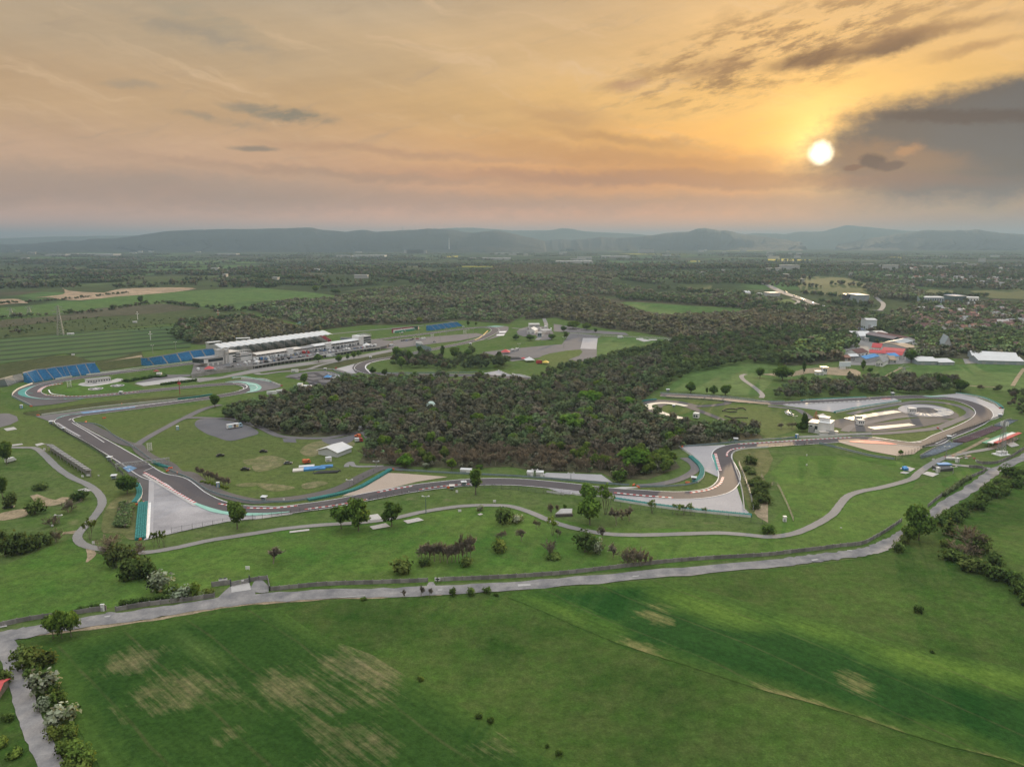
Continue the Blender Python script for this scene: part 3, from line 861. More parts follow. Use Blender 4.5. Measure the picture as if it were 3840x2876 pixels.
sheet('pasture',L((1740,720),(2400,690),(2400,800),(1900,780)),.7,g_far2)
sheet('ploughed_field',J((1000,740),(1500,705),(1560,730),(1100,770)),.8,g_earth)
sheet('pasture',J((720,730),(1100,670),(1300,690),(1000,720)),.8,g_far2)
sheet('pasture',I((1070,600),(1700,590),(2100,570),(1700,640),(2150,650),(2000,690),(1400,650)),.8,g_far2)
sheet('pasture',I((1210,470),(2212,450),(2212,480),(1260,490)),1.0,g_far1)
sheet('pasture',J((600,500),(900,480),(1270,475),(1270,485),(700,515)),1.0,g_far1)
sheet('pasture',I((0,612),(560,608),(560,625),(80,640)),.8,g_far2)
rape=grass('rape_crop',(.42,.33,.02),(.48,.38,.03),(.34,.30,.03),big=.01,mid=.03)
sheet('rape_field',L((0,442),(80,440),(400,452),(150,460),(0,455)),1.2,rape)
sheet('rape_field',J((1645,418),(1750,415),(1740,428),(1645,428)),1.2,rape)
sheet('rape_field',K((1540,460),(1640,460),(1640,466),(1540,466)),1.2,rape)
sheet('pasture',K((700,490),(1000,480),(1300,495),(1000,505)),1.0,g_far2)
sheet('meadow',D((0,640),(60,620),(600,640),(620,700),(1000,700),(980,735),(400,740),(100,740)),L_F-.02,g_far1)
# ================================================================== CIRCUIT: asphalt, run-off, kerbs, roads
m_track=asphalt('track_asphalt',(.062,.052,.055),(.085,.072,.072),.72,.3,.03)
m_grey=asphalt('worn_asphalt',(.125,.115,.115),(.17,.155,.15),.88,.14,.03)
m_dark=asphalt('dark_asphalt',(.085,.078,.078),(.12,.11,.105),.88,.14,.03)
m_brown=asphalt('old_service_asphalt',(.085,.075,.07),(.115,.10,.09),.85,.3,.04)
m_pad=asphalt('pale_runoff',(.29,.275,.28),(.37,.35,.345),.88,.14,.02,amt=.9)
m_skid=asphalt('skid_marked_runoff',(.20,.19,.195),(.36,.34,.34),.88,.14,.035,amt=1)
m_conc=asphalt('concrete_paving',(.36,.34,.32),(.45,.425,.40),.9,.12,.06)
m_path=asphalt('path_paving',(.19,.18,.17),(.25,.235,.22),.9,.12,.05)
m_road=asphalt('country_road',(.135,.13,.132),(.275,.255,.238),.9,.12,.11,amt=1)
m_gravelroad=asphalt('gravel_lot',(.105,.10,.105),(.15,.14,.14),.9,.2,.05)
m_white=plain('white_paint',(.72,.70,.67),.08,.3,.5)
m_line=plain('line_paint',(.62,.60,.58),.14,.5,.6)
m_teal=plain('teal_paint',(.055,.245,.21),.16,.12,.6)
m_mint=plain('mint_paint',(.22,.42,.34),.16,.12,.6)
m_redp=plain('red_paint',(.56,.10,.09),.14,.2,.6)
m_bluep=plain('blue_paint',(.13,.25,.40),.16,.2,.6)
m_kerb=stripes('kerb_paint',(.46,.095,.09),(.66,.64,.61),3.8)
m_kerbw=stripes('kerb_paint_pale',(.34,.32,.31),(.66,.64,.61),5.0)
m_wet=asphalt('low_grip_paint',(.70,.62,.50),(.76,.69,.57),.34,.6,.03)
TRACK=(C_((150,738))+B((1960,712),(1600,707),(1200,702),(1000,690),(900,650),(960,596),(1050,575),(1160,558),(1300,530),(1500,490),(1640,462),(1800,430),(1930,395),(2020,355),(2062,325),(2050,305),(1985,295),(1850,303),(1600,333),(1100,395))
 +A((2330,512),(1900,575),(1400,640),(1000,690),(700,728),(480,766),(370,797),(300,835),(290,862),(340,887),(480,903),(700,898),(1000,872),(1500,822),(1880,789),(2060,782),(2145,800),(2155,828),(2085,854),(1950,880),(1800,905),(1600,932),(1200,985),(800,1036),(630,1062),(556,1090),(565,1122),(680,1192),(875,1300),(1130,1450),(1340,1580))
 +E((1500,235),(1690,370),(1850,445),(2000,482),(2209,495))+F_((180,958),(400,933),(700,890),(1000,830),(1300,775),(1600,735),(1900,710),(2209,709))
 +G_((200,722),(500,752),(800,788),(1100,810),(1400,826),(1600,818),(1770,785),(1855,725),(1876,650),(1845,570),(1808,490),(1835,440),(1950,403),(2209,384))
 +D((300,1286),(700,1262),(900,1260),(1080,1286),(1250,1306),(1400,1290),(1500,1242),(1700,1162),(1830,1092),(1866,1035),(1800,975),(1620,918),(1350,896),(1100,900),(700,926),(300,945),(0,950))+C_((1700,900),(1280,878)))
txy=path_xy(TRACK,10)
structure('race_track',ribbon_mesh('race_track',txy,14.0,L_T),m_track)
structure('track_edge_line',ribbon_mesh('track_edge_line',txy,.55,L_M,off=6.7),m_line)
structure('track_edge_line',ribbon_mesh('track_edge_line',txy,.55,L_M,off=-6.7),m_line)
def kerb(pts,w=1.7,m=None,n=6,nm='kerb',lift=L_K):return ribbon(nm,pts,w*.72,lift,m or m_kerb,n)
def pad(pts,m=None,lift=L_P,n=3,nm='run_off'):return sheet(nm,pts,lift,m or m_pad,n)
pad(E((1290,225),(1340,250),(1500,340),(1700,450),(1960,525),(2209,530),(2209,566),(1960,592),(1700,645),(1240,752),(1265,690),(1285,430)),m_skid,n=0)
pad(E((1262,740),(1280,430),(1285,230),(1330,245),(1322,690),(1310,738)),m_pad,L_P+.03,0)
pad(E((1310,735),(1330,690),(1700,610),(1990,565),(2209,553),(2209,566),(1960,592),(1700,645)),m_pad,L_P+.04,0)
pad(F_((-20,990),(280,972),(380,955),(300,990),(0,1030),(-20,1030)),m_conc,n=0)
pad(E((1040,10),(1130,60),(1250,160),(1320,240),(1290,300),(1285,430),(1240,440),(1225,330),(1190,260),(1110,180),(990,70),(930,0)),m_dark,L_P-.02,2)
pad(E((1060,130),(1110,105),(1185,130),(1110,165)),m_bluep,L_M,0,'painted_patch')
pad(G_((1440,405),(1600,400),(1840,388),(1780,440),(1755,470),(1795,600),(1815,682),(1660,612),(1590,520),(1520,455)),m_pad,n=0)
pad(G_((870,812),(1400,848),(1620,836),(1800,800),(1930,722),(1965,830),(2000,930),(2062,992),(1600,952),(1200,912),(880,850)),m_pad,n=0)
pad(G_((290,757),(560,768),(700,790),(600,820),(450,812)),m_pad,n=0)
pad(G_((850,762),(950,750),(1180,752),(960,768),(900,778)),m_conc,n=0)
pad(G_((1725,475),(1750,475),(1790,605),(1765,610)),m_teal,L_M,0,'painted_patch')
pad(D((120,968),(400,950),(1100,912),(1150,936),(580,1032),(555,1026)),m_pad,n=0)
pad(D((1335,893),(1480,880),(1620,868),(1800,900),(1950,958),(2005,1000),(1880,988),(1790,955),(1640,915),(1500,900)),m_pad,n=0)
pad(D((1880,985),(2035,1000),(2012,1062),(1900,1102),(1775,1148),(1850,1090),(1895,1040)),m_conc,n=0)
pad(D((1330,890),(1480,888),(1560,894),(1400,897)),m_mint,L_M,0,'painted_patch')
pad(D((610,1287),(760,1274),(900,1272),(1110,1302),(1340,1328),(1260,1388),(1110,1404),(900,1366)),gravel,nm='gravel_trap',n=0)
pad(D((690,1283),(760,1274),(860,1270),(950,1278),(1120,1306),(1000,1304)),m_redp,L_M,2,'painted_patch')
pad(D((820,1277),(950,1268),(1000,1276),(930,1277)),m_pad,L_M+.03,0)
pad(F_((740,832),(860,775),(1140,632),(1240,634),(1655,665),(1400,705),(1050,790),(900,816)),gravel,nm='gravel_trap',n=0)
pad(B((690,652),(870,605),(960,580),(850,615),(830,645),(870,695),(760,685)),m_pad,n=0)
pad(B((850,612),(900,600),(880,640),(905,680),(860,690),(828,648)),m_track,L_T-.03,0)
pad(B((1960,690),(2090,668),(2209,712),(2209,730),(2000,700)),m_pad,n=0)
pad(C_((0,690),(180,738),(60,742),(0,725)),m_pad,n=0)
pad(A((105,893),(112,870),(160,828),(300,775),(470,748),(620,725),(640,745),(480,765),(350,797),(280,840),(290,875),(440,918),(700,922),(450,962),(275,978)),m_dark,n=0)
ribbon('painted_strip',A((620,752),(430,780),(290,810),(225,842),(225,870),(290,895),(430,912),(720,911)),[2,6,9,13,12,9,5,1.5],L_M-.02,m_teal)
ribbon('painted_strip',A((1940,770),(2060,766),(2170,785),(2205,815),(2195,840),(2120,862)),[1,4,9,12,9,1],L_M-.02,m_mint)
pad(A((1940,765),(2100,745),(2209,745))+B((60,745),(215,800),(190,818),(30,850))+A((2150,862),(2209,830),(2190,790),(2080,768)),m_grey,n=2)
pad(A((300,1062),(800,1000),(1540,920),(1640,925),(1420,957),(720,1037),(560,1066),(490,1112),(450,1118),(370,1085)),m_grey,n=0)
pad(A((1400,957),(1560,925),(1640,926),(1500,950)),m_pad,L_P+.03,0)
pad(A((690,1030),(1180,976),(1160,988),(720,1042)),m_bluep,L_M,0,'painted_patch')
pad(B((1990,290),(2060,282),(2160,285),(2180,300),(2150,350),(2080,380),(1980,405),(2060,365),(2085,325),(2060,300)),m_grey,n=2)
pad(B((1990,288),(2060,282),(2150,288),(2060,292)),m_mint,L_M,0,'painted_patch')
for q in [B((2100,330),(2165,328),(2150,342),(2095,342)),B((2085,356),(2150,354),(2135,368),(2070,368))]:pad(q,m_white,L_M,0,'painted_patch')
ribbon('painted_strip',B((2000,325),(1960,365)),2.2,L_M,plain('kerb_gold',(.62,.42,.16)))
ribbon('painted_strip',B((1950,368),(1930,385),(1890,405)),2.2,L_M,plain('kerb_gold',(.62,.42,.16)))
kerb(E((1245,170),(1330,215),(1500,325),(1690,435)),2.2)
kerb(E((1235,185),(1330,240),(1500,345),(1680,455)),2.2,m_conc,nm='apron',lift=L_M)
ribbon('painted_strip',E((1272,738),(1280,580),(1288,430)),2.0,L_M+.02,m_white)
ribbon('painted_strip',E((1680,435),(1830,492),(1950,518),(2209,530))+F_((100,985),(290,968)),[2,4,4,4,3,1],L_M,m_mint)
kerb(E((1885,438),(1985,455)),1.8);kerb(E((2130,474),(2209,477))+F_((150,937),(360,916)),1.8)
kerb(F_((420,948),(700,910),(960,862)),2.0);kerb(F_((1045,802),(1200,772),(1350,747)),1.8)
kerb(F_((1410,778),(1600,750),(1900,724)),1.8);kerb(G_((880,803),(1100,826),(1390,848)),2.0)
kerb(G_((1535,806),(1700,778),(1790,730),(1822,670)),2.2);kerb(G_((1755,465),(1775,540),(1798,615)),2.6)
kerb(G_((1855,490),(1858,460),(1900,430),(2010,412)),1.8);kerb(G_((1950,386),(2209,369))+D((300,1270),(720,1247)),1.8)
kerb(D((900,1247),(1080,1270),(1250,1291),(1330,1286)),1.8,m_kerbw);kerb(D((1440,1302),(1620,1218)),2.0,m_kerbw)
kerb(A((335,855),(345,835),(400,805),(540,780)),4.0);kerb(A((380,878),(560,891),(900,880),(1200,850)),2.0)
kerb(A((420,835),(450,870),(560,885)),1.6,m_white);kerb(A((770,1028),(1400,950),(1700,908)),1.6,m_kerbw)
kerb(B((985,690),(945,645),(965,612),(1060,585),(1160,568)),1.6,m_white);kerb(D((130,962),(700,936),(1100,912)),2.4,m_kerbw)
kerb(D((980,914),(1060,912)),2.6,m_redp,nm='painted_strip');kerb(A((490,1085),(560,1058),(700,1040)),2.0,m_teal,nm='painted_strip')
kerb(A((490,1120),(570,1170),(690,1238)),2.4,m_pad,nm='apron');kerb(A((590,1100),(620,1085),(700,1066)),1.5,m_kerbw)
kerb(A((620,1120),(760,1200),(900,1290)),.8,m_line,nm='track_edge_line')
kerb(A((2010,778),(2110,790),(2130,815),(2060,845)),1.4,m_white)
kerb(E((1240,160),(1335,120)),.6,m_line,nm='track_edge_line')
ribbon('service_road',A((700,1140),(730,1125),(760,1140),(900,1210),(1080,1295),(1180,1318),(1215,1360),(1300,1420),(1450,1480),(1530,1550))+E((1620,180),(1750,270),(1920,355),(2209,418))+F_((100,872),(400,842),(700,772),(950,645),(1090,590),(1200,592),(1290,604)),8.5,L_R,m_brown)
ribbon('service_road',A((1180,1312),(1250,1262),(1440,1155),(1600,1080),(1700,1075),(1850,1080),(2000,1085),(2209,1145))+B((60,1170),(240,1240),(600,1250),(850,1208),(920,1205),(985,1270),(1000,1340),(960,1400)),6.0,L_R,m_grey)
ribbon('service_road',A((1590,1080),(1760,1000),(1900,962)),7.0,L_R,m_grey)
ribbon('service_road',F_((780,580),(790,555),(820,540),(850,572),(980,575),(1100,572)),3.5,L_R,m_path)
ribbon('service_road',G_((1480,500),(1560,550),(1580,600),(1520,650),(1400,700),(1250,730),(1080,745)),6.0,L_R,m_grey)
ribbon('service_road',C_((1260,985),(1280,968),(1340,955),(1440,960),(1540,985),(1600,1010),(1720,1055),(1850,1105),(1920,1120)),[7,7,7,9,9,8,7,6,6],L_R,m_dark)
ribbon('service_road',C_((1490,1085),(1350,1060),(1220,1010),(1140,970),(1150,945),(1250,932),(1400,940),(1500,960),(1600,975),(1840,955),(1870,935)),[12,12,12,12,12,13,13,14,9,7,7],L_R-.03,m_dark)
ribbon('low_grip_strip',C_((1480,1085),(1360,1055),(1230,1010),(1180,985),(1190,962),(1300,948),(1420,958),(1505,975)),6.5,L_M,m_wet)
ribbon('service_road',D((380,1085),(300,1030),(240,1000),(100,985),(0,975)),6,L_R,m_grey)
ribbon('service_road',D((560,1220),(900,1215),(1200,1195),(1450,1165),(1600,1110),(1740,1050),(1740,1020),(1650,975),(1500,945),(1300,935),(1150,955),(900,1000),(700,1045)),7,L_R,m_grey)
ribbon('service_road',D((540,1150),(680,1120),(900,1080),(1120,1030),(1240,1000)),[22,24,24,24,14],L_R-.02,m_dark)
ribbon('service_road',D((660,1195),(720,1150),(900,1110),(1180,1065),(1400,1065)),7,L_R,m_grey)
ribbon('service_road',D((690,1185),(900,1165),(1200,1130),(1400,1100),(1570,1100)),[10,24,24,22,8],L_R-.01,m_dark)
ribbon('low_grip_strip',D((690,1088),(900,1052),(1120,1020)),[9,9,8],L_M,m_wet)
ribbon('low_grip_strip',D((890,1168),(1100,1148),(1245,1133)),[8,8,7],L_M,m_wet)
pad(D((1140,985),(1180,962),(1280,950),(1400,955),(1560,1000),(1650,1065),(1580,1085),(1400,1075),(1240,1045)),m_dark,L_R-.04,4,'skid_circle')
ribbon('skid_circle',D((1185,1005),(1250,978),(1380,978),(1500,1000),(1535,1030),(1470,1050),(1350,1050),(1240,1035)),12,L_M-.04,m_pad,closed=True)
ribbon('low_grip_strip',D((1475,1000),(1535,1030),(1470,1050),(1350,1048),(1280,1038)),10,L_M,m_wet)
pad(D((1500,1160),(1460,1165),(1520,1200)),m_grey,L_R,0,'service_road')
ribbon('path',A((0,1330),(200,1333),(290,1335),(380,1392))+E((430,62),(490,120),(620,210),(770,280),(865,370),(880,440),(850,500),(790,575),(690,680),(668,725),(710,785),(830,822),(960,836),(1120,852),(1260,857),(1500,820),(1800,755),(2209,690))+F_((250,1112),(600,1078),(900,1060),(1200,1020),(1400,975),(1600,940),(1800,916),(2100,912))+G_((0,922),(150,968),(300,1032),(450,1085),(650,1132),(850,1160),(1100,1167),(1500,1156),(1800,1150),(2000,1163),(2209,1182))+H_((200,1390),(400,1312),(550,1222),(625,1130),(690,1062),(800,1020),(960,990),(1150,942),(1255,905),(1290,870),(1400,790),(1520,732),(1700,690),(1900,655),(2000,625),(2140,560)),4.6,L_R,m_path,8,wob=.15)
ribbon('path',H_((1500,770),(1600,790),(1750,805),(1920,825)),5,L_R,m_path)
ribbon('path',H_((1550,730),(1750,640),(1900,560)),3,L_R-.02,soil)
ribbon('path',C_((2150,905),(2160,880),(2100,820),(1990,740),(1985,710),(2020,700)),5,L_R,m_path)
ribbon('path',D((980,740),(1060,690),(1130,655),(1160,640)),3,L_R,soil)
ribbon('path',D((2110,800),(2160,720),(2209,650)),4,L_R,soil)
ribbon('path',D((1740,800),(1900,808),(2000,812)),2.5,L_R,soil)
ribbon('road',Z((-200,1400),(0,1376),(60,1366),(150,1350),(330,1325),(500,1299),(700,1285),(900,1279),(1100,1267),(1400,1242),(1700,1214))+H_((400,1598),(700,1562),(900,1525),(1000,1490),(1080,1450),(1200,1370),(1430,1200),(1600,1092),(1800,965),(1950,852),(2209,725),(2500,590)),[8,9.5,9.5,9,9,8.5,8,8,7.5,7,7,7,7],L_R,m_road,8,wob=.8)
ribbon('lane',Z((-10,1378),(14,1400),(30,1440),(48,1500),(72,1570),(112,1657),(170,1780)),[9,7,6,6,6,6,6.5],L_R+.02,m_road,8,wob=.25)
ribbon('road_verge',Z((60,1376),(330,1338),(500,1310),(700,1293),(900,1286),(1100,1273)),2.2,L_S+.03,soil,wob=.9)
for q in [E((920,1375),(1000,1375),(1020,1400),(900,1420)),E((1880,1250),(1990,1150),(2160,1140),(2209,1250),(2209,1290),(1700,1330))]:pad(q,m_road,L_R-.02,2,'driveway')
pad(E((1995,1150),(2150,1115),(2165,1180),(1998,1205)),m_conc,L_R+.02,0,'driveway')
pad(F_((-10,1560),(60,1560),(110,1660),(-20,1660)),m_road,L_R-.02,2,'driveway')
pad(F_((1490,1575),(1530,1572),(1560,1620),(1460,1630)),m_road,L_R-.02,0,'driveway')
for q in [E((900,1412),(955,1402),(945,1416),(905,1420)),G_((50,1595),(160,1592),(160,1606),(52,1614)),G_((1040,1522),(1100,1519),(1090,1526),(1042,1530)),F_((1570,1640),(1610,1638),(1605,1648),(1568,1650)),F_((700,1708),(940,1690),(940,1694),(750,1710)),H_((370,1612),(420,1605),(440,1612),(385,1622))]:pad(q,m_conc,L_M,0,'road_patch')
for q in [F_((290,1135),(460,1115),(460,1130),(290,1150)),F_((960,1000),(1050,985),(1090,1030),(990,1040)),F_((980,1095),(1120,1065),(1160,1095),(1010,1120)),F_((1270,1045),(1400,1018),(1450,1040),(1310,1070)),H_((1135,825),(1180,800),(1272,825),(1230,850)),H_((1135,860),(1170,848),(1228,858),(1190,871)),H_((1330,870),(1370,850),(1477,870),(1420,896)),H_((1415,835),(1470,805),(1510,845)),H_((2050,610),(2120,595),(2170,625),(2100,640)),A((30,1170),(120,1155),(148,1175),(60,1190)),A((100,1308),(190,1298),(200,1308),(110,1320)),A((300,1305),(360,1293),(390,1302),(320,1322)),E((668,320),(740,302),(790,325),(700,336)),F_((1910,990),(1940,980),(1960,990),(1930,998)),H_((2180,940),(2230,935),(2230,960)),E((0,1492),(60,1485),(62,1497),(0,1508))]:pad(q,m_conc,L_R+.04,0,'concrete_slab')
pad(A((1680,1130),(1732,1086),(1900,1090),(2050,1115),(2209,1178),(2225,1215),(2140,1240),(1990,1275),(1860,1240),(1780,1212)),m_gravelroad,L_P,4,'gravel_lot')
pad(B((230,1255),(340,1255),(350,1290),(240,1285)),m_gravelroad,L_P,0,'gravel_lot')
pad(B((570,1260),(720,1250),(860,1215),(850,1260),(720,1320),(620,1300)),m_gravelroad,L_P-.02,3,'gravel_lot')
pad(A((0,1040),(80,1040),(160,1100),(0,1160),(-60,1160)),m_grey,L_P,2,'gravel_lot')
pad(G_((270,640),(300,628),(770,645),(850,700),(870,715),(780,705),(280,665)),m_pad,L_P,0,'parking_lot')
pad(A((670,790),(750,765),(950,755),(1010,735),(1070,745),(1010,768),(830,800),(780,806)),m_conc,L_P,2,'forecourt')
pad(A((1160,780),(1560,724),(1725,745),(1240,802)),m_conc,L_P+.03,0,'forecourt')
pad(A((1170,770),(1430,705),(1650,700),(1640,720),(1560,722),(1180,775)),m_grey,L_P,0,'parking_lot')
for q,rx,ry in [((826,826),58,12),((1013,798),54,11)]:
 c=G(A(q)[0]);r_=abs(G(A((q[0]+rx,q[1]))[0]).x-c.x)
 mb=MB()
 for r0,r1 in ((r_*.9,r_),(0,r_*.0)):
  if r1<=0:continue
  n=40
  mb.add([(c.x+r*math.cos(2*math.pi*k/n),c.y+r*math.sin(2*math.pi*k/n),L_M+.05) for r in (r0,r1) for k in range(n)],[(k,n+k,n+(k+1)%n,(k+1)%n) for k in range(n)])
 w_=r_*.5
 for dx in (-.55,.35):
  mb.add([(c.x+w_*dx,c.y-w_,L_M+.05),(c.x+w_*(dx+.4),c.y-w_,L_M+.05),(c.x+w_*(dx+.4),c.y+w_,L_M+.05),(c.x+w_*dx,c.y+w_,L_M+.05)],[(0,1,2,3)])
 mb.add([(c.x-w_*.15,c.y-w_*.25,L_M+.055),(c.x+w_*.35,c.y-w_*.25,L_M+.055),(c.x+w_*.35,c.y+w_*.25,L_M+.055),(c.x-w_*.15,c.y+w_*.25,L_M+.055)],[(0,1,2,3)])
 tag(mb.build('helipad_marking',m_white),kind='structure')
 pad([p for p in A((q[0]-rx-4,q[1]),(q[0],q[1]-ry-2),(q[0]+rx+4,q[1]),(q[0],q[1]+ry+2))],m_grey,L_P+.05,8,'helipad')
PZ=3.8
m_deck=asphalt('paddock_asphalt',(.135,.122,.118),(.175,.158,.15),.88,.14,.04)
deck_edge=Q1((-120,1075),(300,1000),(700,950),(1100,905),(1640,815),(2212,740))+Q2((680,795),(1290,700),(1800,640))
deck=[G(p,PZ) for p in deck_edge]+[G(p,PZ) for p in B((1130,450),(1180,410),(1000,395))+A((1900,530),(1680,575))]
mb=MB()
mb.prism([(p.x,p.y) for p in deck],-.5,PZ)
tag(mb.build('paddock_terrace',m_deck),kind='structure')
mbs=[(G(p,PZ).x,G(p,PZ).y) for p in B((1100,470),(1180,400),(1260,395),(1900,340),(1985,355),(1760,408),(1520,440),(1330,462),(1180,470))]
sheet('paddock_lot',B((1060,480),(1120,420),(1260,395),(1900,345),(1985,362),(1760,410),(1520,438),(1330,462),(1180,480)),L_P+.1,m_deck)
sheet('lower_road',A((1380,690),(1640,735),(1900,722))+B((0,650),(500,585),(900,535),(1180,480),(1250,490),(900,560),(560,605),(0,685))+A((1900,740),(1720,768),(1560,720),(1440,700)),L_P,m_path)
ribbon('service_road',B((0,690),(40,700),(200,680),(430,660),(560,620),(700,590),(780,570)),7,L_R,m_path)
ribbon('service_road',B((430,660),(640,655),(830,705)),6,L_R,m_grey)
sheet('embankment',B((40,690),(560,608),(900,558),(1170,505),(1160,545),(960,580),(700,640),(460,655),(200,678)),L_S,g_bank)
sheet('kart_track',B((250,720),(430,680),(600,670),(720,700),(760,740),(700,800),(640,845),(460,830),(480,780),(340,740)),L_P,m_gravelroad,3)
m_kart=asphalt('kart_asphalt',(.045,.042,.046),(.06,.055,.06))
for q in [B((290,725),(360,735),(420,715),(480,725),(560,715),(590,740),(520,750),(540,770),(620,780),(640,800),(560,800),(500,790),(470,770)),B((430,700),(500,690),(560,715),(640,740)),B((480,810),(560,815),(640,832)),B((380,720),(440,745),(500,760),(600,790))]:
 ribbon('kart_lane',q,5.5,L_R,m_kart)
sheet('car_park',C_((0,480),(250,455),(430,440),(500,345),(640,355),(770,375),(735,390),(730,545),(600,590),(440,570),(300,545),(0,590))+B((2150,560),(1950,510)),L_P-.03,m_gravelroad)
sheet('meadow',C_((230,560),(330,520),(590,485),(580,540),(480,580),(600,590),(480,650),(300,620)),L_P,g_in,2)
sheet('concrete_apron',C_((612,387),(740,388),(728,485),(590,480)),L_R,m_pad)
for q in [C_((1070,390),(1130,388),(1140,402),(1075,402)),C_((1090,405),(1150,396),(1200,410),(1140,420)),C_((1175,396),(1250,398),(1255,407),(1190,407)),C_((1310,405),(1370,402),(1385,410),(1330,414))]:pad(q,m_conc,L_R,0,'helipad')
sheet('car_park',C_((360,265),(480,285),(700,320),(980,340),(1010,365),(740,350),(500,340),(360,330)),L_P,m_grey)
sheet('forecourt',C_((40,330),(130,290),(250,285),(350,330),(330,400),(250,405),(200,360),(100,375)),L_P,m_grey,2)
ribbon('road',C_((215,405),(250,370),(290,310),(295,270),(280,210))+K((290,950),),7,L_R,m_path)
ribbon('road',C_((0,300),(150,315)),5,L_R,m_path)
ribbon('road',C_((500,345),(900,372),(1540,402)),4,L_R,m_path)
ribbon('road',B((660,352),(1000,320),(1450,278)),6,L_R,m_path)
ribbon('road',B((1540,225),(1720,250)),6,L_R,m_path)
ribbon('road',B((1640,468),(1980,398)),4,L_R,m_path)
ribbon('motorway',K((1990,600),(2150,650))+L((0,670),(200,755),(400,830),(560,885),(700,925),(840,955)),17,.9,m_path)
ribbon('motorway',L((0,680),(200,766),(400,842),(560,897),(700,937),(840,968)),8,.9,m_grey)
ribbon('road',L((0,868),(130,858),(240,875),(320,888),(600,880),(1000,890)),9,.85,m_path)
ribbon('road',L((330,935),(325,890),(335,860),(330,830)),12,.9,m_path)
ribbon('road',L((120,858),(250,825),(260,805),(200,785)),8,.9,m_path)
ribbon('road',L((925,765),(960,800),(995,830),(985,870),(960,890)),10,.9,m_path)
ribbon('road',Q4((1350,250),(1390,320),(1440,400),(1440,520)),8,.7,m_path)
ribbon('road',Q3((1060,120),(1300,160)),7,.7,m_grey)
ribbon('road',Q3((1280,440),(1420,470),(1560,520),(1900,545)),6,.7,m_path)
sheet('yard',D((700,330),(960,320),(1150,370),(1200,440),(1330,460),(1300,590),(1150,610),(700,620),(680,560)),.12,m_path,2)
sheet('yard',D((1680,560),(1780,545),(1800,605),(1700,610)),.14,m_path)
sheet('dirt_yard',D((-60,700),(220,680),(330,650),(600,640),(760,660),(800,700),(760,715),(480,700),(360,690),(200,720)),L_P,soil,2)
# ================================================================== VEGETATION
def leaf_mat(name,lo,hi,trans=.25,use_obj=True,tint=False):
 m,nt,o=_nt(name)
 nb=NB(nt)
 t=nb.attr('tone')
 col=nb.mix(t,lo,hi)
 if use_obj:
  oi=nb.n('ShaderNodeObjectInfo')
  col=nb.mix(1.0,col,oi.outputs['Color'],'MULTIPLY')
 if tint:
  col=nb.mix(1.0,col,nb.attr('tint','Color'),'MULTIPLY')
 d=nb.n('ShaderNodeBsdfDiffuse');nb.l(col,d.inputs[0])
 vt=nb.n('ShaderNodeVectorTransform',vector_type='NORMAL',convert_from='OBJECT',convert_to='WORLD')
 nb.l(nb.attr('lie','Vector'),vt.inputs[0])
 nm_=nb.vmath('NORMALIZE',vt.outputs[0])
 nb.l(nm_,d.inputs['Normal'])
 tr=nb.n('ShaderNodeBsdfTranslucent');nb.l(col,tr.inputs[0])
 mx=nb.n('ShaderNodeMixShader');mx.inputs[0].default_value=trans
 nb.l(d.outputs[0],mx.inputs[1]);nb.l(tr.outputs[0],mx.inputs[2])
 nb.l(mx.outputs[0],o.inputs[0])
 return m
m_leaf=leaf_mat('foliage',(.056,.100,.020),(.175,.25,.055))
m_fresh=leaf_mat('fresh_foliage',(.080,.135,.024),(.205,.275,.062))
m_bush=leaf_mat('shrub_foliage',(.050,.082,.024),(.155,.20,.062))
m_twig=leaf_mat('twigs',(.17,.145,.10),(.34,.29,.21),.15)
m_blossom=leaf_mat('blossom',(.15,.18,.09),(.60,.59,.50),.2)
m_bark=plain('bark',(.15,.13,.10),.25,2.5,.9,.1)
m_barkpale=plain('bark_pale',(.25,.215,.165),.25,2.5,.9,.1)
m_woods=leaf_mat('woodland',(1.5,1.5,1.5),(2.6,2.65,2.55),.12,False,True)
def cluster(n,blobs,size,rs,flat_=.35,aspect=1.0,fill=.45,tone_blob=.35):
 """leaf sprays spread through a few ellipsoids: returns corner points (n,4,3) and a tone per spray"""
 blobs=np.asarray(blobs,float)
 w=blobs[:,3]*blobs[:,4]*blobs[:,5]
 w=w**.75
 k=rs.choice(len(blobs),n,p=w/w.sum())
 d=rs.randn(n,3);d/=np.linalg.norm(d,axis=1)[:,None]
 r=rs.uniform(0,1,n)**fill
 c=blobs[k,:3]+d*blobs[k,3:6]*r[:,None]
 nrm=d*.75+rs.randn(n,3)*.6+np.array([0,0,.35])
 nrm/=np.linalg.norm(nrm,axis=1)[:,None]
 u=np.cross(nrm,rs.randn(n,3));u/=np.linalg.norm(u,axis=1)[:,None]+1e-9
 v=np.cross(nrm,u)
 s=size*rs.uniform(.6,1.35,n)[:,None]
 u,v=u*s*aspect,v*s/aspect
 jag=rs.uniform(.55,1.25,(n,4,1))
 q=np.stack([c-u-v*.5,c+u*.6-v,c+u+v*.6,c-u*.5+v],1)
 q=c[:,None]+(q-c[:,None])*jag
 bt=rs.uniform(-.5,.5,len(blobs))
 tone=np.clip(.5+bt[k]*tone_blob*2+rs.uniform(-.35,.35,n),0,1)
 body=c-np.array([0,0,c[:,2].min()*.5+c[:,2].mean()*.5-.3])
 body/=np.linalg.norm(body,axis=1)[:,None]+1e-9
 lie=d*.7+body*.45+nrm*.32+np.array([0,0,.25])
 lie/=np.linalg.norm(lie,axis=1)[:,None]
 return q,np.c_[tone,lie]
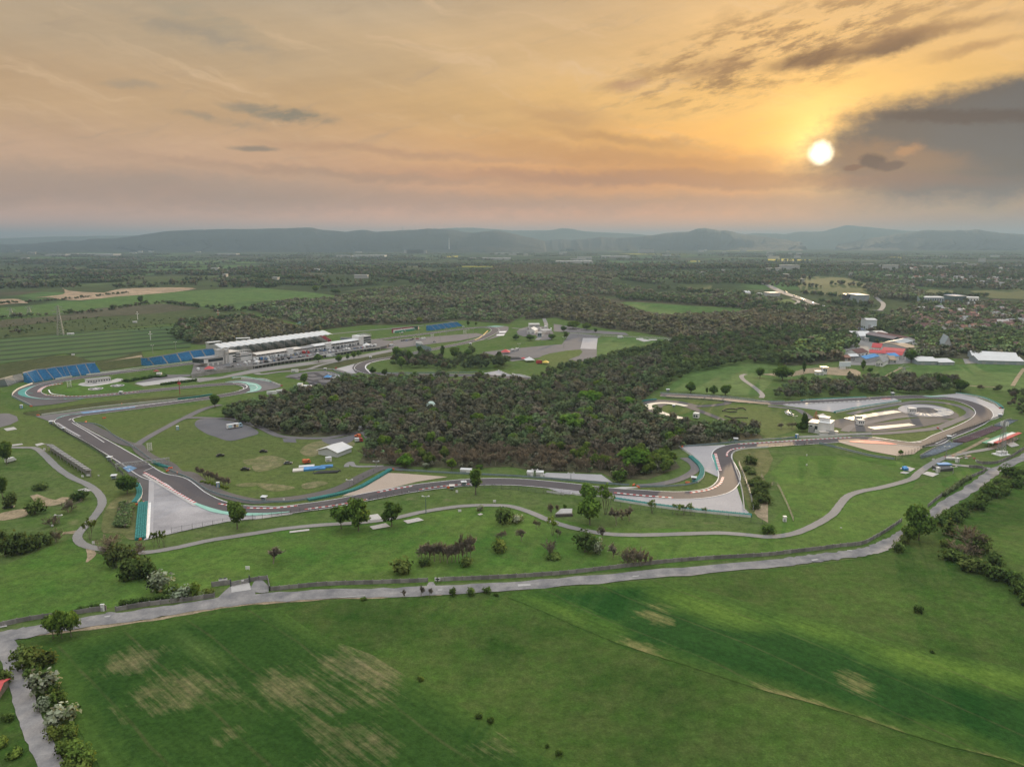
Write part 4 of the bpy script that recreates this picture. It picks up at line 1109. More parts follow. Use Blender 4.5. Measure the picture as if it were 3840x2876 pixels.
def blob_crown(rs,R_,zc,rz,nb_=9,spread=.62,sub=.5):
 """a crown outline: one body plus lobes pushed out round it"""
 b=[(0,0,zc,R_*.72,R_*.72,rz*.8)]
 for i in range(nb_):
  t=2*math.pi*i/nb_+rs.uniform(-.4,.4)
  ph=rs.uniform(-.5,.95)
  k=rs.uniform(.75,1.1)*spread
  s=rs.uniform(.75,1.2)*sub
  b.append((R_*k*math.cos(t)*math.cos(ph),R_*k*math.sin(t)*math.cos(ph),zc+rz*k*math.sin(ph)*1.25,R_*s,R_*s,rz*s*.9))
 b.append((rs.uniform(-.15,.15)*R_,rs.uniform(-.15,.15)*R_,zc+rz*.62,R_*.45,R_*.45,rz*.42))
 return b
def crown_mesh(name,q,tone):
 n=len(q)
 if np.ndim(tone)==1:
  lie=q.mean(1)-np.array([0,0,4.0])
  lie=lie/(np.linalg.norm(lie,axis=1)[:,None]+1e-9)*.6+np.random.RandomState(n).randn(n,3)*.35+np.array([0,0,.5])
  tone=np.c_[tone,lie/np.linalg.norm(lie,axis=1)[:,None]]
 return np_mesh(name,q.reshape(-1,3),np.arange(n*4).reshape(n,4),{'tone':('FLOAT','FACE',tone[:,0]),'lie':('FLOAT_VECTOR','FACE',tone[:,1:])})
def limbs(mb,rs,base,direction,length,r,depth,spread=.55,n=5,taper=.62):
 d=Vector(direction).normalized()
 a=Vector(base)
 b=a+d*length
 mb.tube(a,b,r,r*taper,n,cap=False)
 tips=[]
 if depth==0:return [(b,d)]
 for k in range(3 if depth>1 else 3):
  e=(d+Vector(rs.uniform(-1,1,3))*spread+Vector((0,0,.12))).normalized()
  st=a+(b-a)*rs.uniform(.65,1.0)
  tips+=limbs(mb,rs,st if k else b,e,length*rs.uniform(.55,.8),r*taper*.8,depth-1,spread,4 if n>4 else 3,taper)
 return tips
def leafy(seed,n=900,R_=3.9,zc=5.6,rz=4.3,trunk=2.0,lobes=9,size=.42,rtrunk=.28,spread=.62,sub=.5):
 rs=np.random.RandomState(seed)
 q,t=cluster(n,blob_crown(rs,R_,zc,rz,lobes,spread,sub),size,rs)
 mb=MB()
 limbs(mb,rs,(0,0,-.3),(rs.uniform(-.06,.06),rs.uniform(-.06,.06),1),trunk+1.2,rtrunk,2,.6,7)
 me=bpy.data.meshes.new('trunk');me.from_pydata(mb.v,[],mb.f)
 return crown_mesh('crown',q,t),me
def multi_stem(seed,n=520,stems=5,R_=3.0,size=.36):
 rs=np.random.RandomState(seed)
 mb=MB();blobs=[]
 for k in range(stems):
  t=2*math.pi*k/stems+rs.uniform(-.4,.4)
  d=Vector((math.cos(t)*.25,math.sin(t)*.25,1))
  tips=limbs(mb,rs,(math.cos(t)*.35,math.sin(t)*.35,-.2),d,4.6,.13,2,.42,5)
  for p,_ in tips[::2]:blobs.append((p.x,p.y,p.z,1.15,1.15,1.0))
 q,t=cluster(n,blobs,size,rs,fill=.6)
 me=bpy.data.meshes.new('trunk');me.from_pydata(mb.v,[],mb.f)
 return crown_mesh('crown',q,t),me
def bare(seed,n=700,stems=1,size=.5,spread=.62):
 """leafless tree: limbs leaving the trunk from low down, and a haze of fine twigs along them"""
 rs=np.random.RandomState(seed)
 mb=MB();Q=[];T=[];segs=[]
 def grow(a,d,ln,r,depth):
  d=d.normalized();b=a+d*ln
  mb.tube(a,b,r,r*.6,5 if depth>1 else 4,cap=False)
  segs.append((a,b,depth))
  if depth==0:return
  for k in range(4 if depth>1 else 3):
   e=(d*.75+Vector(rs.uniform(-1,1,3))*spread+Vector((0,0,.18)))
   grow(a.lerp(b,rs.uniform(.35,1.0) if k else 1.0),e,ln*rs.uniform(.55,.85),r*.58,depth-1)
 for k in range(stems):
  t=2*math.pi*k/max(stems,1)+rs.uniform(-.4,.4)
  o=.5 if stems>1 else 0
  grow(Vector((math.cos(t)*o,math.sin(t)*o,-.2)),Vector((math.cos(t)*o*.6+rs.uniform(-.08,.08),math.sin(t)*o*.6+rs.uniform(-.08,.08),1)),rs.uniform(3.2,4.0),.2 if stems==1 else .13,3 if stems==1 else 2)
 fine=[s_ for s_ in segs if s_[2]<=1]
 for _ in range(n):
  a,b,dp=fine[rs.randint(len(fine))]
  dd=(b-a).normalized()
  e=(dd+Vector(rs.uniform(-1,1,3))*.85+Vector((0,0,.2))).normalized()
  st=a.lerp(b,rs.uniform(.1,1.0))
  ln=size*rs.uniform(1.0,2.6)
  sd_=e.orthogonal().normalized()*.055
  Q.append([st-sd_,st+sd_,st+e*ln,st+e*ln*.55+Vector(rs.uniform(-.16,.16,3))]);T.append(rs.uniform(.1,1))
 me=bpy.data.meshes.new('trunk');me.from_pydata(mb.v,[],mb.f)
 return crown_mesh('crown',np.array([[tuple(x) for x in q] for q in Q]),np.array(T)),me
def bush(seed,n=420,R_=6.0,h=5.0,size=.62,lobes=7):
 rs=np.random.RandomState(seed)
 b=[]
 for i in range(lobes):
  t=rs.uniform(0,6.28);k=rs.uniform(.1,.62)
  s=rs.uniform(.42,.62)
  b.append((R_*k*math.cos(t),R_*k*math.sin(t),h*rs.uniform(.7,1.05),R_*s,R_*s,h*s*1.5))
 q,t=cluster(n,b,size,rs)
 q[:,:,2]=np.maximum(q[:,:,2],rs.uniform(0,.4,(n,1)))
 mb=MB()
 for k in range(4):limbs(mb,rs,(rs.uniform(-1,1),rs.uniform(-1,1),-.2),(rs.uniform(-.5,.5),rs.uniform(-.5,.5),1),3.2,.16,1,.6,4)
 me=bpy.data.meshes.new('stems');me.from_pydata(mb.v,[],mb.f)
 return crown_mesh('foliage',q,t),me
PROTO={
 'round':[leafy(1,1600),leafy(2,1600,4.2,5.5,4.3,1.8),leafy(3,1600,3.7,5.6,4.3,2.0,11)],
 'wide':[leafy(4,1900,5.0,5.4,4.3,1.6,12),leafy(5,1900,5.2,5.3,4.3,1.5,12)],
 'lobed':[leafy(6,1700,4.2,5.7,4.1,1.9,9,.40,.3,.82,.46),leafy(7,1700,4.4,5.5,4.2,1.8,10,.40,.3,.86,.44)],
 'slim':[leafy(8,1000,2.1,6.2,3.9,2.4,8,.34,.22),leafy(9,1000,2.3,6.0,4.0,2.2,9,.34,.22)],
 'poplar':[leafy(10,900,1.15,5.6,4.5,1.2,10,.34,.2)],
 'sparse':[multi_stem(11),multi_stem(12,420,4),multi_stem(13,380,3)],
 'bare':[bare(14,1300),bare(15,1300,1,.5,.75),bare(16,1200)],
 'bareclump':[bare(17,1400,5),bare(18,1400,6)],
 'bush':[bush(19),bush(20),bush(21,420,6,4.2),bush(22,420,5.4,5.6)],
}
LEAFM={'round':m_leaf,'wide':m_leaf,'lobed':m_leaf,'slim':m_leaf,'poplar':m_leaf,'sparse':m_leaf,'bare':m_twig,'bareclump':m_twig,'bush':m_bush}
_seen={}
def plant(kind,p,h,label,group=None,color=(1,1,1),wide=1.0,mat_=None,name=None,cat=None,var=None,z=None):
 """one tree or shrub at survey reading p, h metres tall"""
 k=rnd.randrange(len(PROTO[kind])) if var is None else var
 loc=p if isinstance(p,Vector) else G(p)
 is_b=kind=='bush'
 t=thing(name or ('shrub' if is_b else 'bare_tree' if kind.startswith('bare') else 'tree'),label,cat or ('shrub' if is_b else 'tree'),loc,rnd.uniform(0,6.28),group)
 s=h/10.0 if not is_b else h/9.0
 t.scale=(s*wide,s*wide,s)
 cm,tm=PROTO[kind][k]
 key=(kind,k,(mat_ or LEAFM[kind]).name)
 if key not in _seen:
  if len(cm.materials)==0:cm.materials.append(LEAFM[kind])
  if len(tm.materials)==0:tm.materials.append(m_barkpale if kind.startswith('bare') else m_bark)
  _seen[key]=1
 c=bpy.data.objects.new('foliage' if is_b else 'crown',cm);COL.objects.link(c);c.parent=t
 if mat_ is not None and mat_ is not LEAFM[kind]:
  c.material_slots[0].link='OBJECT';c.material_slots[0].material=mat_
 v=rnd.uniform(.88,1.12)
 c.color=(color[0]*v,color[1]*v,color[2]*v,1)
 b=bpy.data.objects.new('stems' if is_b else 'trunk',tm);COL.objects.link(b);b.parent=t
 return t
# ---- woods as a whole: every tree a real crown of leaf or twig sprays, merged where nobody could count them
WV,WT,WC,WN=[],[],[],[]
def wood_protos(seed,n,size,aspect=1.0):
 out=[]
 for k in range(6):
  rs=np.random.RandomState(seed+k)
  R_=rs.uniform(4.0,5.2)
  q,t=cluster(n,blob_crown(rs,R_,5.6,4.2,7,.62,.5),size,rs,aspect=aspect,fill=.4)
  out.append((q,t))
 return out
WP_NEAR,WP_MID,WP_FAR=wood_protos(100,330,.54,1.3),wood_protos(200,64,1.2,1.2),wood_protos(300,18,2.6,1.2)
PAL_BROWN=[((.072,.058,.040),.5),((.060,.052,.034),.25),((.080,.066,.050),.15),((.052,.060,.028),.1)]
PAL_MIX=[((.067,.063,.044),.36),((.058,.061,.036),.20),((.056,.074,.034),.22),((.066,.092,.042),.16),((.088,.082,.058),.06)]
PAL_GREEN=[((.046,.066,.026),.4),((.060,.085,.030),.25),((.040,.054,.024),.25),((.068,.060,.040),.1)]
PAL_DARK=[((.036,.050,.022),.5),((.046,.058,.026),.3),((.060,.052,.036),.2)]
PAL_RUST=[((.065,.059,.038),.5),((.062,.063,.033),.3),((.060,.054,.038),.2)]
def patch_noise(x,y,s,seed):
 rs=np.random.RandomState(seed)
 a=np.zeros(len(x))
 for _ in range(7):
  th,f,ph=rs.uniform(0,6.28),rs.uniform(.5,1.8)/s,rs.uniform(0,6.28)
  a+=np.sin((x*math.cos(th)+y*math.sin(th))*f+ph)
 return a/7**.5
def sow(pts,spacing,h,pal,protos,seed,jitter=.45,skip=0.0,clump=0,world=False,keep=None,hvar=.25):
 """trees over an area, on the ground, on a jittered lattice"""
 rs=np.random.RandomState(seed)
 poly=np.array(pts) if world else np.array([(G(p).x,G(p).y) for p in pts])
 lo,hi=poly.min(0),poly.max(0)
 gx,gy=np.meshgrid(np.arange(lo[0],hi[0],spacing),np.arange(lo[1],hi[1],spacing))
 gx=gx+(np.arange(gx.shape[0])%2)[:,None]*spacing/2
 g=np.c_[gx.ravel(),gy.ravel()]+rs.uniform(-jitter,jitter,(gx.size,2))*spacing
 g=g[inside(g,poly)]
 if skip:g=g[rs.uniform(0,1,len(g))>skip]
 if keep is not None:g=g[keep(g)]
 put(g,h,pal,protos,rs,seed,hvar)
 return g
def put(g,h,pal,protos,rs,seed,hvar=.25):
 m=len(g)
 if not m:return
 z=height(g[:,0],g[:,1])
 cols=np.array([c for c,_ in pal]);pw=np.array([w for _,w in pal]);pw=pw/pw.sum()
 drift=patch_noise(g[:,0],g[:,1],34,seed)*.5+rs.randn(m)*.55
 u=np.argsort(np.argsort(drift))/max(m,1)
 k=np.searchsorted(np.cumsum(pw),np.clip(u+rs.uniform(-.12,.12,m),0,.9999))
 c=cols[np.clip(k,0,len(cols)-1)]*rs.uniform(.86,1.14,(m,1))*(1+rs.uniform(-.06,.06,(m,3)))
 if protos is not WP_NEAR:c=c*1.25
 hh=h*np.clip(1+hvar*rs.randn(m),.5,1.6)
 wide=hh/10*rs.uniform(.85,1.25,m)
 rot=rs.uniform(0,6.28,m)
 pk=rs.randint(0,len(protos),m)
 for j,(q,t) in enumerate(protos):
  s=np.where(pk==j)[0]
  if not len(s):continue
  n=len(q)
  cs,sn=np.cos(rot[s])[:,None,None],np.sin(rot[s])[:,None,None]
  X,Y,Z_=q[None,:,:,0],q[None,:,:,1],q[None,:,:,2]
  w=wide[s][:,None,None]
  vx=(X*cs-Y*sn)*w+g[s,0][:,None,None]
  vy=(X*sn+Y*cs)*w+g[s,1][:,None,None]
  vz=Z_*(hh[s]/10)[:,None,None]+z[s][:,None,None]
  WV.append(np.stack([vx,vy,vz],-1).reshape(-1,3).astype(np.float32))
  WT.append(np.tile(t[:,0],len(s)).astype(np.float32))
  c1,s1=cs[:,:,0],sn[:,:,0]
  WN.append(np.stack([t[None,:,1]*c1-t[None,:,2]*s1,t[None,:,1]*s1+t[None,:,2]*c1,np.broadcast_to(t[None,:,3],(len(s),n))],-1).reshape(-1,3).astype(np.float32))
  WC.append(np.repeat(c[s],n,0).astype(np.float32))
def flush(name,label):
 global WV,WT,WC,WN
 v=np.concatenate(WV);t=np.concatenate(WT);c=np.concatenate(WC);nn_=np.concatenate(WN)
 n=len(t)
 me=np_mesh(name,v,np.arange(n*4).reshape(n,4),{'tone':('FLOAT','FACE',t),'tint':('FLOAT_COLOR','FACE',np.c_[c,np.ones(n)]),'lie':('FLOAT_VECTOR','FACE',nn_)})
 o=tag(link(name,me,m_woods),label,kind='stuff')
 print(name,'sprays',n)
 WV,WT,WC,WN=[],[],[],[]
 return o
FOREST=Z((484,897),(560,874),(690,852),(720,828),(800,824),(900,830),(1150,832),(1240,814),(1300,792),(1420,775),(1445,800),(1420,840),(1385,868),(1375,885),(1420,905),(1490,918),(1500,928),(1640,938),(1650,946),(1560,958),(1480,966),(1440,975),(1470,1010),(1400,1036),(1325,1034),(1300,1022),(1160,1018),(1100,1008),(1000,1013),(900,1008),(820,1002),(775,1000),(790,975),(795,955),(785,938),(720,942),(650,945),(560,928),(490,908))
fpoly=np.array([(G(p).x,G(p).y) for p in FOREST])
DOME=G(B((1512,1012))[0])
clear=lambda g:((np.abs(g[:,0]-DOME.x)>7)|(g[:,1]>DOME.y+5)|(g[:,1]<DOME.y-17))
sheet('forest_floor',FOREST,L_S,litter)
fg=np.empty((0,2))
rsF=np.random.RandomState(5)
lo,hi=fpoly.min(0),fpoly.max(0)
gx,gy=np.meshgrid(np.arange(lo[0],hi[0],7.6),np.arange(lo[1],hi[1],7.6))
gx=gx+(np.arange(gx.shape[0])%2)[:,None]*3.8
fg=np.c_[gx.ravel(),gy.ravel()]+rsF.uniform(-.45,.45,(gx.size,2))*7.6
fg=fg[inside(fg,fpoly)&clear(fg)]
order=np.argsort(np.hypot(fg[:,0],fg[:,1]))
N_FRONT=150
front,rest=fg[order[:N_FRONT]],fg[order[N_FRONT:]]
def front_tree(x,y):
 u=float(patch_noise(np.array([x]),np.array([y]),26,3)[0])+rnd.uniform(-.5,.5)
 loc=Vector((x,y,0))
 if u<.15:
  t=plant('bareclump' if rnd.random()<.5 else 'bare',loc,rnd.uniform(8,11),'bare brown tree at the near edge of the dense wood beyond the gravel trap','bare trees along the near edge of the dense wood',(1.0,.92,.85),1.3,name='bare_tree')
 elif u<.8:
  t=plant('round',loc,rnd.uniform(7,10),'dull olive tree at the near edge of the dense wood beyond the gravel trap','olive trees along the near edge of the dense wood',(.95,.9,.8),1.1)
 else:
  t=plant('lobed',loc,rnd.uniform(7,10),'mid green tree at the near edge of the dense wood beyond the gravel trap','green trees along the near edge of the dense wood',(1.05,1.05,.9),1.05)
for x,y in front:front_tree(float(x),float(y))
put(rest,9.2,PAL_MIX,WP_NEAR,np.random.RandomState(6),6)
sow(FOREST,8.5,4.0,PAL_MIX,WP_MID,61,keep=clear)
flush('forest','dense mixed wood of bare brown and olive green trees inside the circuit')
SECOND=Z((1190,832),(1236,812),(1290,786),(1330,768),(1420,752),(1470,738),(1560,728),(1640,712),(1760,705),(1850,722),(1840,750),(1780,778),(1690,792),(1640,786),(1580,790),(1500,806),(1460,826),(1425,846),(1400,850),(1440,806),(1425,778),(1300,796),(1240,822))
sow(SECOND,9.5,9.5,PAL_GREEN,WP_NEAR,7)
sow(Z((1135,838),(1190,838),(1240,818),(1235,808),(1180,822)),9,8,PAL_GREEN,WP_NEAR,71)
sow(B((1000,745),(1160,722),(1600,722),(2209,745),(2209,775),(1000,775)),9,6.5,PAL_MIX,WP_NEAR,72,skip=.25)
sow(B((1230,640),(1400,650),(1700,670),(2180,650),(2190,600),(2080,575),(1750,590),(1500,575),(1300,560),(1170,590)),10,9.5,PAL_DARK,WP_NEAR,73)
sow(B((1300,520),(1500,560),(1700,560),(1900,530),(1900,480),(1600,560),(1380,545)),12,9,PAL_GREEN,WP_NEAR,74,skip=.45)
sow(C_((200,745),(400,655),(620,600),(800,560),(740,620),(500,690),(300,745)),9,8,PAL_GREEN,WP_NEAR,75)
sow(D((30,870),(60,905),(250,925),(600,900),(1100,880),(1550,862),(1700,845),(1720,800),(1640,760),(1560,770),(1400,745),(1000,745),(700,780),(400,780),(150,820)),9.5,9,PAL_MIX,WP_NEAR,8)
sow(D((1700,835),(1900,850),(2050,865),(2080,880),(2209,900),(2209,860),(2000,845),(1760,820)),8,6,PAL_DARK,WP_NEAR,81)
sow(D((2080,905),(2209,890),(2300,900),(2300,1080),(2150,1080),(2100,1040),(2060,960)),9,7,PAL_DARK,WP_NEAR,82)
flush('woodland','mixed woodland strips round the far side of the circuit')
far_sheet=lambda pts:sheet('forest_floor',pts,.35,litter)
for i,(pts,pal,sp,hgt) in enumerate([
 (Z((1125,692),(1180,668),(1260,645),(1330,662),(1370,676),(1450,690),(1560,684),(1640,674),(1720,682),(1800,690),(1870,705),(1850,728),(1760,722),(1680,716),(1560,730),(1470,742),(1440,728),(1365,716),(1320,712),(1285,706),(1200,686)),PAL_RUST,10,10),
 (Z((700,712),(790,702),(880,702),(1000,692),(1100,700),(1115,690),(1180,664),(1240,645),(1170,640),(1080,650),(960,648),(860,650),(740,652),(640,655),(540,668),(600,690),(660,700),(640,712)),PAL_MIX,10,9.5),
 (Z((400,740),(430,745),(520,742),(640,728),(700,716),(640,712),(600,698),(520,690),(440,702)),PAL_RUST,9.5,9),
 (Z((720,648),(800,628),(900,622),(1010,615),(1090,598),(1180,592),(1260,600),(1340,622),(1400,632),(1450,642),(1600,640),(1690,652),(1640,662),(1500,652),(1380,640),(1250,640),(1160,648),(1020,650),(880,652)),PAL_MIX,12,10),
 (Z((990,598),(1080,578),(1160,572),(1260,578),(1340,590),(1320,606),(1230,596),(1100,602)),PAL_RUST,14,10),
 (Z((1340,640),(1500,652),(1720,664),(1870,678),(1960,700),(1990,720),(1900,728),(1860,714),(1800,690),(1700,682),(1560,666),(1400,652)),PAL_DARK,11,10),
 (K((930,800),(1300,812),(1700,845),(2080,870),(2080,850),(1700,800),(1300,770),(900,770)),PAL_DARK,11,10),
 (Z((1985,768),(2070,775),(2212,780),(2260,740),(2212,700),(2100,690),(1990,690),(1965,700),(1985,735)),PAL_MIX,13,9),
 (Z((1900,690),(1960,665),(2010,650),(2100,655),(2260,662),(2260,700),(2100,692)),PAL_MIX,15,9),
 (Z((1690,790),(1760,788),(1812,780),(1826,752),(1828,736),(1800,730),(1720,745)),PAL_GREEN,10,11),
]):
 far_sheet(pts)
 sow(pts,sp,hgt,pal,WP_MID,400+i,skip=.06 if i not in (7,8) else .38)
def hedge(pts,width,h,pal,protos,seed,sp=None,skip=.15):
 xy=np.array(path_xy(pts,10))
 L_=np.r_[0,np.cumsum(np.linalg.norm(np.diff(xy,axis=0),axis=1))]
 sp=sp or h*.7
 n=max(2,int(L_[-1]/sp*max(1,width/sp)))
 rs=np.random.RandomState(seed)
 d=rs.uniform(0,L_[-1],n)
 g=np.c_[np.interp(d,L_,xy[:,0]),np.interp(d,L_,xy[:,1])]+rs.uniform(-.5,.5,(n,2))*width
 g=g[rs.uniform(0,1,len(g))>skip]
 put(g,h,pal,protos,rs,seed,.35)
for i,(pts,w,h) in enumerate([
 (A((0,225),(200,205),(420,190)),8,7),(A((560,185),(800,170),(1000,140),(1150,115),(1400,95),(1560,110),(1760,130),(1880,130)),8,8),(A((0,95),(500,62),(900,22),(1100,0)),5,5),
 (A((100,350),(220,350)),14,9),(A((20,385),(90,380)),8,6),(A((1860,160),(2209,150)),20,9),(I((0,612),(170,605),(550,605)),16,10),(I((900,590),(1250,590)),14,11),(I((1330,585),(1660,575)),14,10),
 (I((80,665),(440,660)),24,10),(I((560,650),(1060,640)),50,9),(I((1000,695),(1380,690)),20,10),(I((1860,640),(2200,640)),50,10),(J((0,600),(500,610)),90,9),(J((0,640),(500,670)),60,8),(J((540,700),(1060,660)),20,9),(J((1050,600),(1500,640)),24,10),(J((1450,700),(2212,690)),30,9),
 (K((960,620),(1280,660)),40,10),(K((1430,720),(2060,760)),26,9),(K((1290,710),(1380,710)),18,10),(K((2080,840),(2212,850)),20,9),(L((520,830),(900,860)),40,10),(L((290,745),(600,775)),14,9),(L((1040,700),(1200,800)),120,12),(L((1260,690),(1600,695)),20,10),(L((1300,770),(1880,770)),22,10),
 (L((0,640),(260,650)),30,10),(L((780,610),(930,650)),60,10),(A((1640,420),(1640,330),(1700,260),(2209,230)),40,9),(D((1180,770),(1200,760)),5,8),
]):
 hedge(pts,w,h,PAL_DARK if i%3 else PAL_MIX,WP_MID,500+i)
for i in range(260):
 p=G(A((rnd.uniform(0,1750),rnd.uniform(215,330)))[0])
 put(np.array([[p.x,p.y]]),rnd.uniform(1.2,3.5),PAL_DARK,WP_FAR,np.random.RandomState(900+i),900+i)
flush('woodland','brown and green woods covering the low hills behind the circuit')
rsP=np.random.RandomState(77)
def belts(n,y0,y1,h,seed,lo=80,hi=420):
 rs=np.random.RandomState(seed)
 G_all=[]
 for _ in range(n):
  y=math.exp(rs.uniform(math.log(y0),math.log(y1)))
  x=rs.uniform(-.82,.82)*y
  ln=rs.uniform(lo,hi);wd=rs.uniform(12,70) if rs.uniform()<.7 else rs.uniform(90,240)
  a=rs.uniform(-.35,.35)
  m=int(max(5,ln*wd/(16*16)*.7))
  u,v=rs.uniform(-.5,.5,m)*ln,rs.uniform(-.5,.5,m)*wd
  G_all.append(np.c_[x+u*math.cos(a)-v*math.sin(a),y+u*math.sin(a)+v*math.cos(a)])
 g=np.concatenate(G_all)
 put(g,h,PAL_DARK+[((.06,.055,.036),.3)],WP_FAR,rs,seed,.35)
belts(300,3100,9000,11,21,150,700)
belts(110,2300,3300,10,22,80,260)
flush('treeline','belts of trees across the hazy plain')
# ================================================================== TREES AND SHRUBS one can tell apart
PX_H=lambda base,top:max(tall(base,top),.6)
def at(fr,kind,x,y,top,w=None,label='',group=None,color=(1,1,1),m=None,name=None,cat=None):
 """a plant whose foot is at (x, y) and whose tip reaches row TOP on survey sheet FR; w: its spread there"""
 b=fr((x,y))[0];t=fr((x,top))[0][1]
 h=PX_H(b,t)
 g=G(b)
 wide=1.0
 if w:
  l,r=fr((x-w/2,y),(x+w/2,y))
  m_=math.hypot(G(r).x-G(l).x,G(r).y-G(l).y) if abs(G(r).y-G(l).y)<3 else abs(r[0]-l[0])*g.y/F
  m_=abs(r[0]-l[0])*math.hypot(g.y,60)/F
  native={'round':8.2,'wide':10.6,'lobed':9.0,'slim':5.0,'poplar':2.9,'sparse':7.4,'bare':5.2,'bareclump':6.0,'bush':12.5}[kind]
  unit=h/9.0 if kind=='bush' else h/10.0
  wide=max(.35,m_/(native*unit))*(1.22 if kind=='bush' else 1.0)
 return plant(kind,g,h,label,group,color,wide,m,name,cat)
DK,BR,OL,YG=(.62,.72,.7),(1.25,1.25,.95),(1.0,.95,.85),(1.35,1.25,.8)
FR,BL,BU=m_fresh,m_blossom,m_bush
at(E,'wide',1100,352,185,205,'dark broad tree beside the braking zone by the gantry',color=(.5,.62,.55))
at(E,'round',2048,652,415,195,'lone full-crowned tree at the long fence below the pale triangular run-off',color=(.8,.85,.75))
at(F_,'lobed',735,1112,900,175,'dark tree with drooping crown, lowest of three by the concrete pads',color=(.8,.95,.8))
at(F_,'lobed',885,1132,840,200,'tallest tree beside the concrete pads, its crown full and slanting',color=(.85,.95,.75))
at(F_,'lobed',1172,1092,868,160,'windswept dark tree between two concrete pads above the path',color=(.72,.84,.72))
at(F_,'slim',1895,818,600,150,'upright green tree right at the trackside near the small white marshal hut',color=(.95,1.05,.8))
at(G_,'round',655,885,728,190,'bushy tree half hidden behind the round bright one by the track',color=(.8,.95,.75))
at(G_,'round',670,1078,802,212,'round bright green tree alone on the lawn above the path bend',color=(1.05,1.2,.9))
at(G_,'sparse',806,985,742,150,'thin airy tree in young leaf beside the round bright one',color=(.75,.85,.6))
for x,y,t,w,lab in [(460,548,330,150,'yellow-green outer tree of the bright clump at the road junction'),(535,548,298,130,'tall middle tree of the bright clump at the road junction'),(615,535,305,150,'leaning tree of the bright clump nearest the wall opening')]:
 at(M,'lobed',x,y,t,w,lab,color=(.85,.95,.7),m=FR)
at(H_,'wide',1300,1440,1128,280,'large dark tree where the country road bends round the wall',color=(.75,.85,.75))
at(H_,'round',1215,1470,1280,140,'smaller olive tree tucked under the large dark roadside tree',color=(.9,.95,.8))
at(H_,'bush',1170,1475,1370,100,'pale rounded shrub at the foot of the large roadside tree',color=(1.2,1.2,1))
at(H_,'bush',1120,1535,1430,120,'clipped looking round shrub at the road edge before the large tree',color=(.85,.95,.8))
at(F_,'bare',150,1412,1238,170,'lone leafless tree on the lawn inside the concrete wall')
for x,y,t in [(1430,1372,1205),(1500,1382,1185),(1590,1402,1190),(1650,1405,1185),(1720,1400,1195),(1788,1405,1100),(1850,1405,1092),(1540,1395,1200),(1690,1398,1190),(1620,1390,1195),(1750,1395,1180),(1460,1380,1215),(1820,1398,1130)]:
 at(F_,'bare',x,y,t,110,'leafless tree in the brown clump on the lawn inside the wall','leafless trees in the brown lawn clump',m=m_twig)
at(F_,'bush',1240,1492,1368,235,'broad brownish shrub standing before the brown clump of leafless trees',color=(1.25,1.15,.9))
at(F_,'bush',1450,1428,1350,120,'dark shrub with a few pale blossoms at the foot of the brown clump',color=(.7,.8,.7))
at(F_,'bush',1825,1432,1350,130,'ragged green undergrowth bush at the far end of the brown clump',color=(1.1,1.1,.9))
at(F_,'bush',2105,1305,1180,150,'yellowish shrub alone on the lawn past the brown clump',color=(1.3,1.2,.8))
at(F_,'bare',2115,1215,1100,80,'dead snag rising behind the yellowish lawn shrub')
at(F_,'bush',2115,1062,915,180,'large dark hawthorn in flower beside the path',color=(.8,.9,.75))
at(G_,'bush',45,1062,970,120,'white flowering end of the hawthorn thicket beside the path',m=BL,color=(.8,.85,.7))
at(F_,'bush',1938,958,903,68,'small white flowering bush on the path edge',m=BL,color=(.8,.85,.7))
at(G_,'sparse',350,1167,1018,95,'young yellow-green tree just inside the path curve',m=FR,color=(.95,.95,.7))
for x,y,t,w,lab in [(210,1117,1010,50,'thin leafless sapling beside the curve of the path'),(395,1192,1085,45,'bare sapling standing below the young yellow-green tree'),(80,1217,1080,100,'pair of wispy bare saplings on the slope under the path'),(335,1018,858,60,'tall bare sapling on the lawn near the stone cellar'),(385,992,880,40,'slender bare sapling next to the stone cellar'),(900,1078,888,110,'spreading leafless tree on the lawn below the tyre wall'),(1010,1043,895,110,'leafless tree over a brown fire patch below the tyre wall'),(780,1208,1060,90,'bare forked tree right at the edge of the path'),(875,1362,1205,110,'bare brown tree beside the flowering thicket and the wall')]:
 at(G_,'bare',x,y,t,w,lab)
at(G_,'bareclump',330,1335,1180,110,'bare multi-stemmed tree rising from a green ring of undergrowth')
at(G_,'bush',360,1355,1312,170,'low ring of green undergrowth round a bare tree',color=(1,1.05,.8))
at(G_,'bush',630,1315,1120,230,'big dark thicket on the slope between path and wall',color=(.7,.8,.7))
at(G_,'bush',722,1322,1188,140,'white flowering side of the big dark thicket above the wall',m=BL,color=(.7,.78,.62))
for x,w in [(985,110),(1050,120),(1110,110)]:at(G_,'bareclump',x,1432,1240,w,'bare brown thicket stem group close behind the concrete wall','bare thicket behind the wall')
at(G_,'bare',1155,1425,1310,50,'small bare tree at the thin end of the brown thicket by the wall');at(G_,'bare',1200,1425,1318,40,'last twiggy sapling of the brown thicket by the wall')
for x,y,t,w in [(1210,978,868,75),(1420,988,892,90),(1480,984,902,60),(1540,988,895,60),(1660,972,930,50)]:at(G_,'sparse',x,y,t,w,'pale young tree along the fence under the long teal tyre wall','young trees along the lower fence',m=FR,color=(.9,.9,.75))
at(G_,'bush',2205,1150,1065,130,'dark round shrub at the corner where path meets the scree slope',color=(.75,.95,.6))
for x,y,t,w in [(2055,555,478,130),(2030,618,572,105),(2065,640,605,90),(2085,735,680,130),(2140,765,690,130),(2185,745,690,110),(2110,820,740,130),(2180,830,760,120),(2140,890,800,130),(2190,900,820,110),(2110,940,860,90),(2120,700,660,90)]:
 at(G_,'bush',x,y,t,w,'dark scrub bush on the dry bank enclosed by the hairpin fence','scrub on the dry bank',color=(.85,.85,.75))
at(D,'round',1145,1392,1348,45,'little tree standing in the gravel trap beside the red apron',color=(1,1.1,.8))
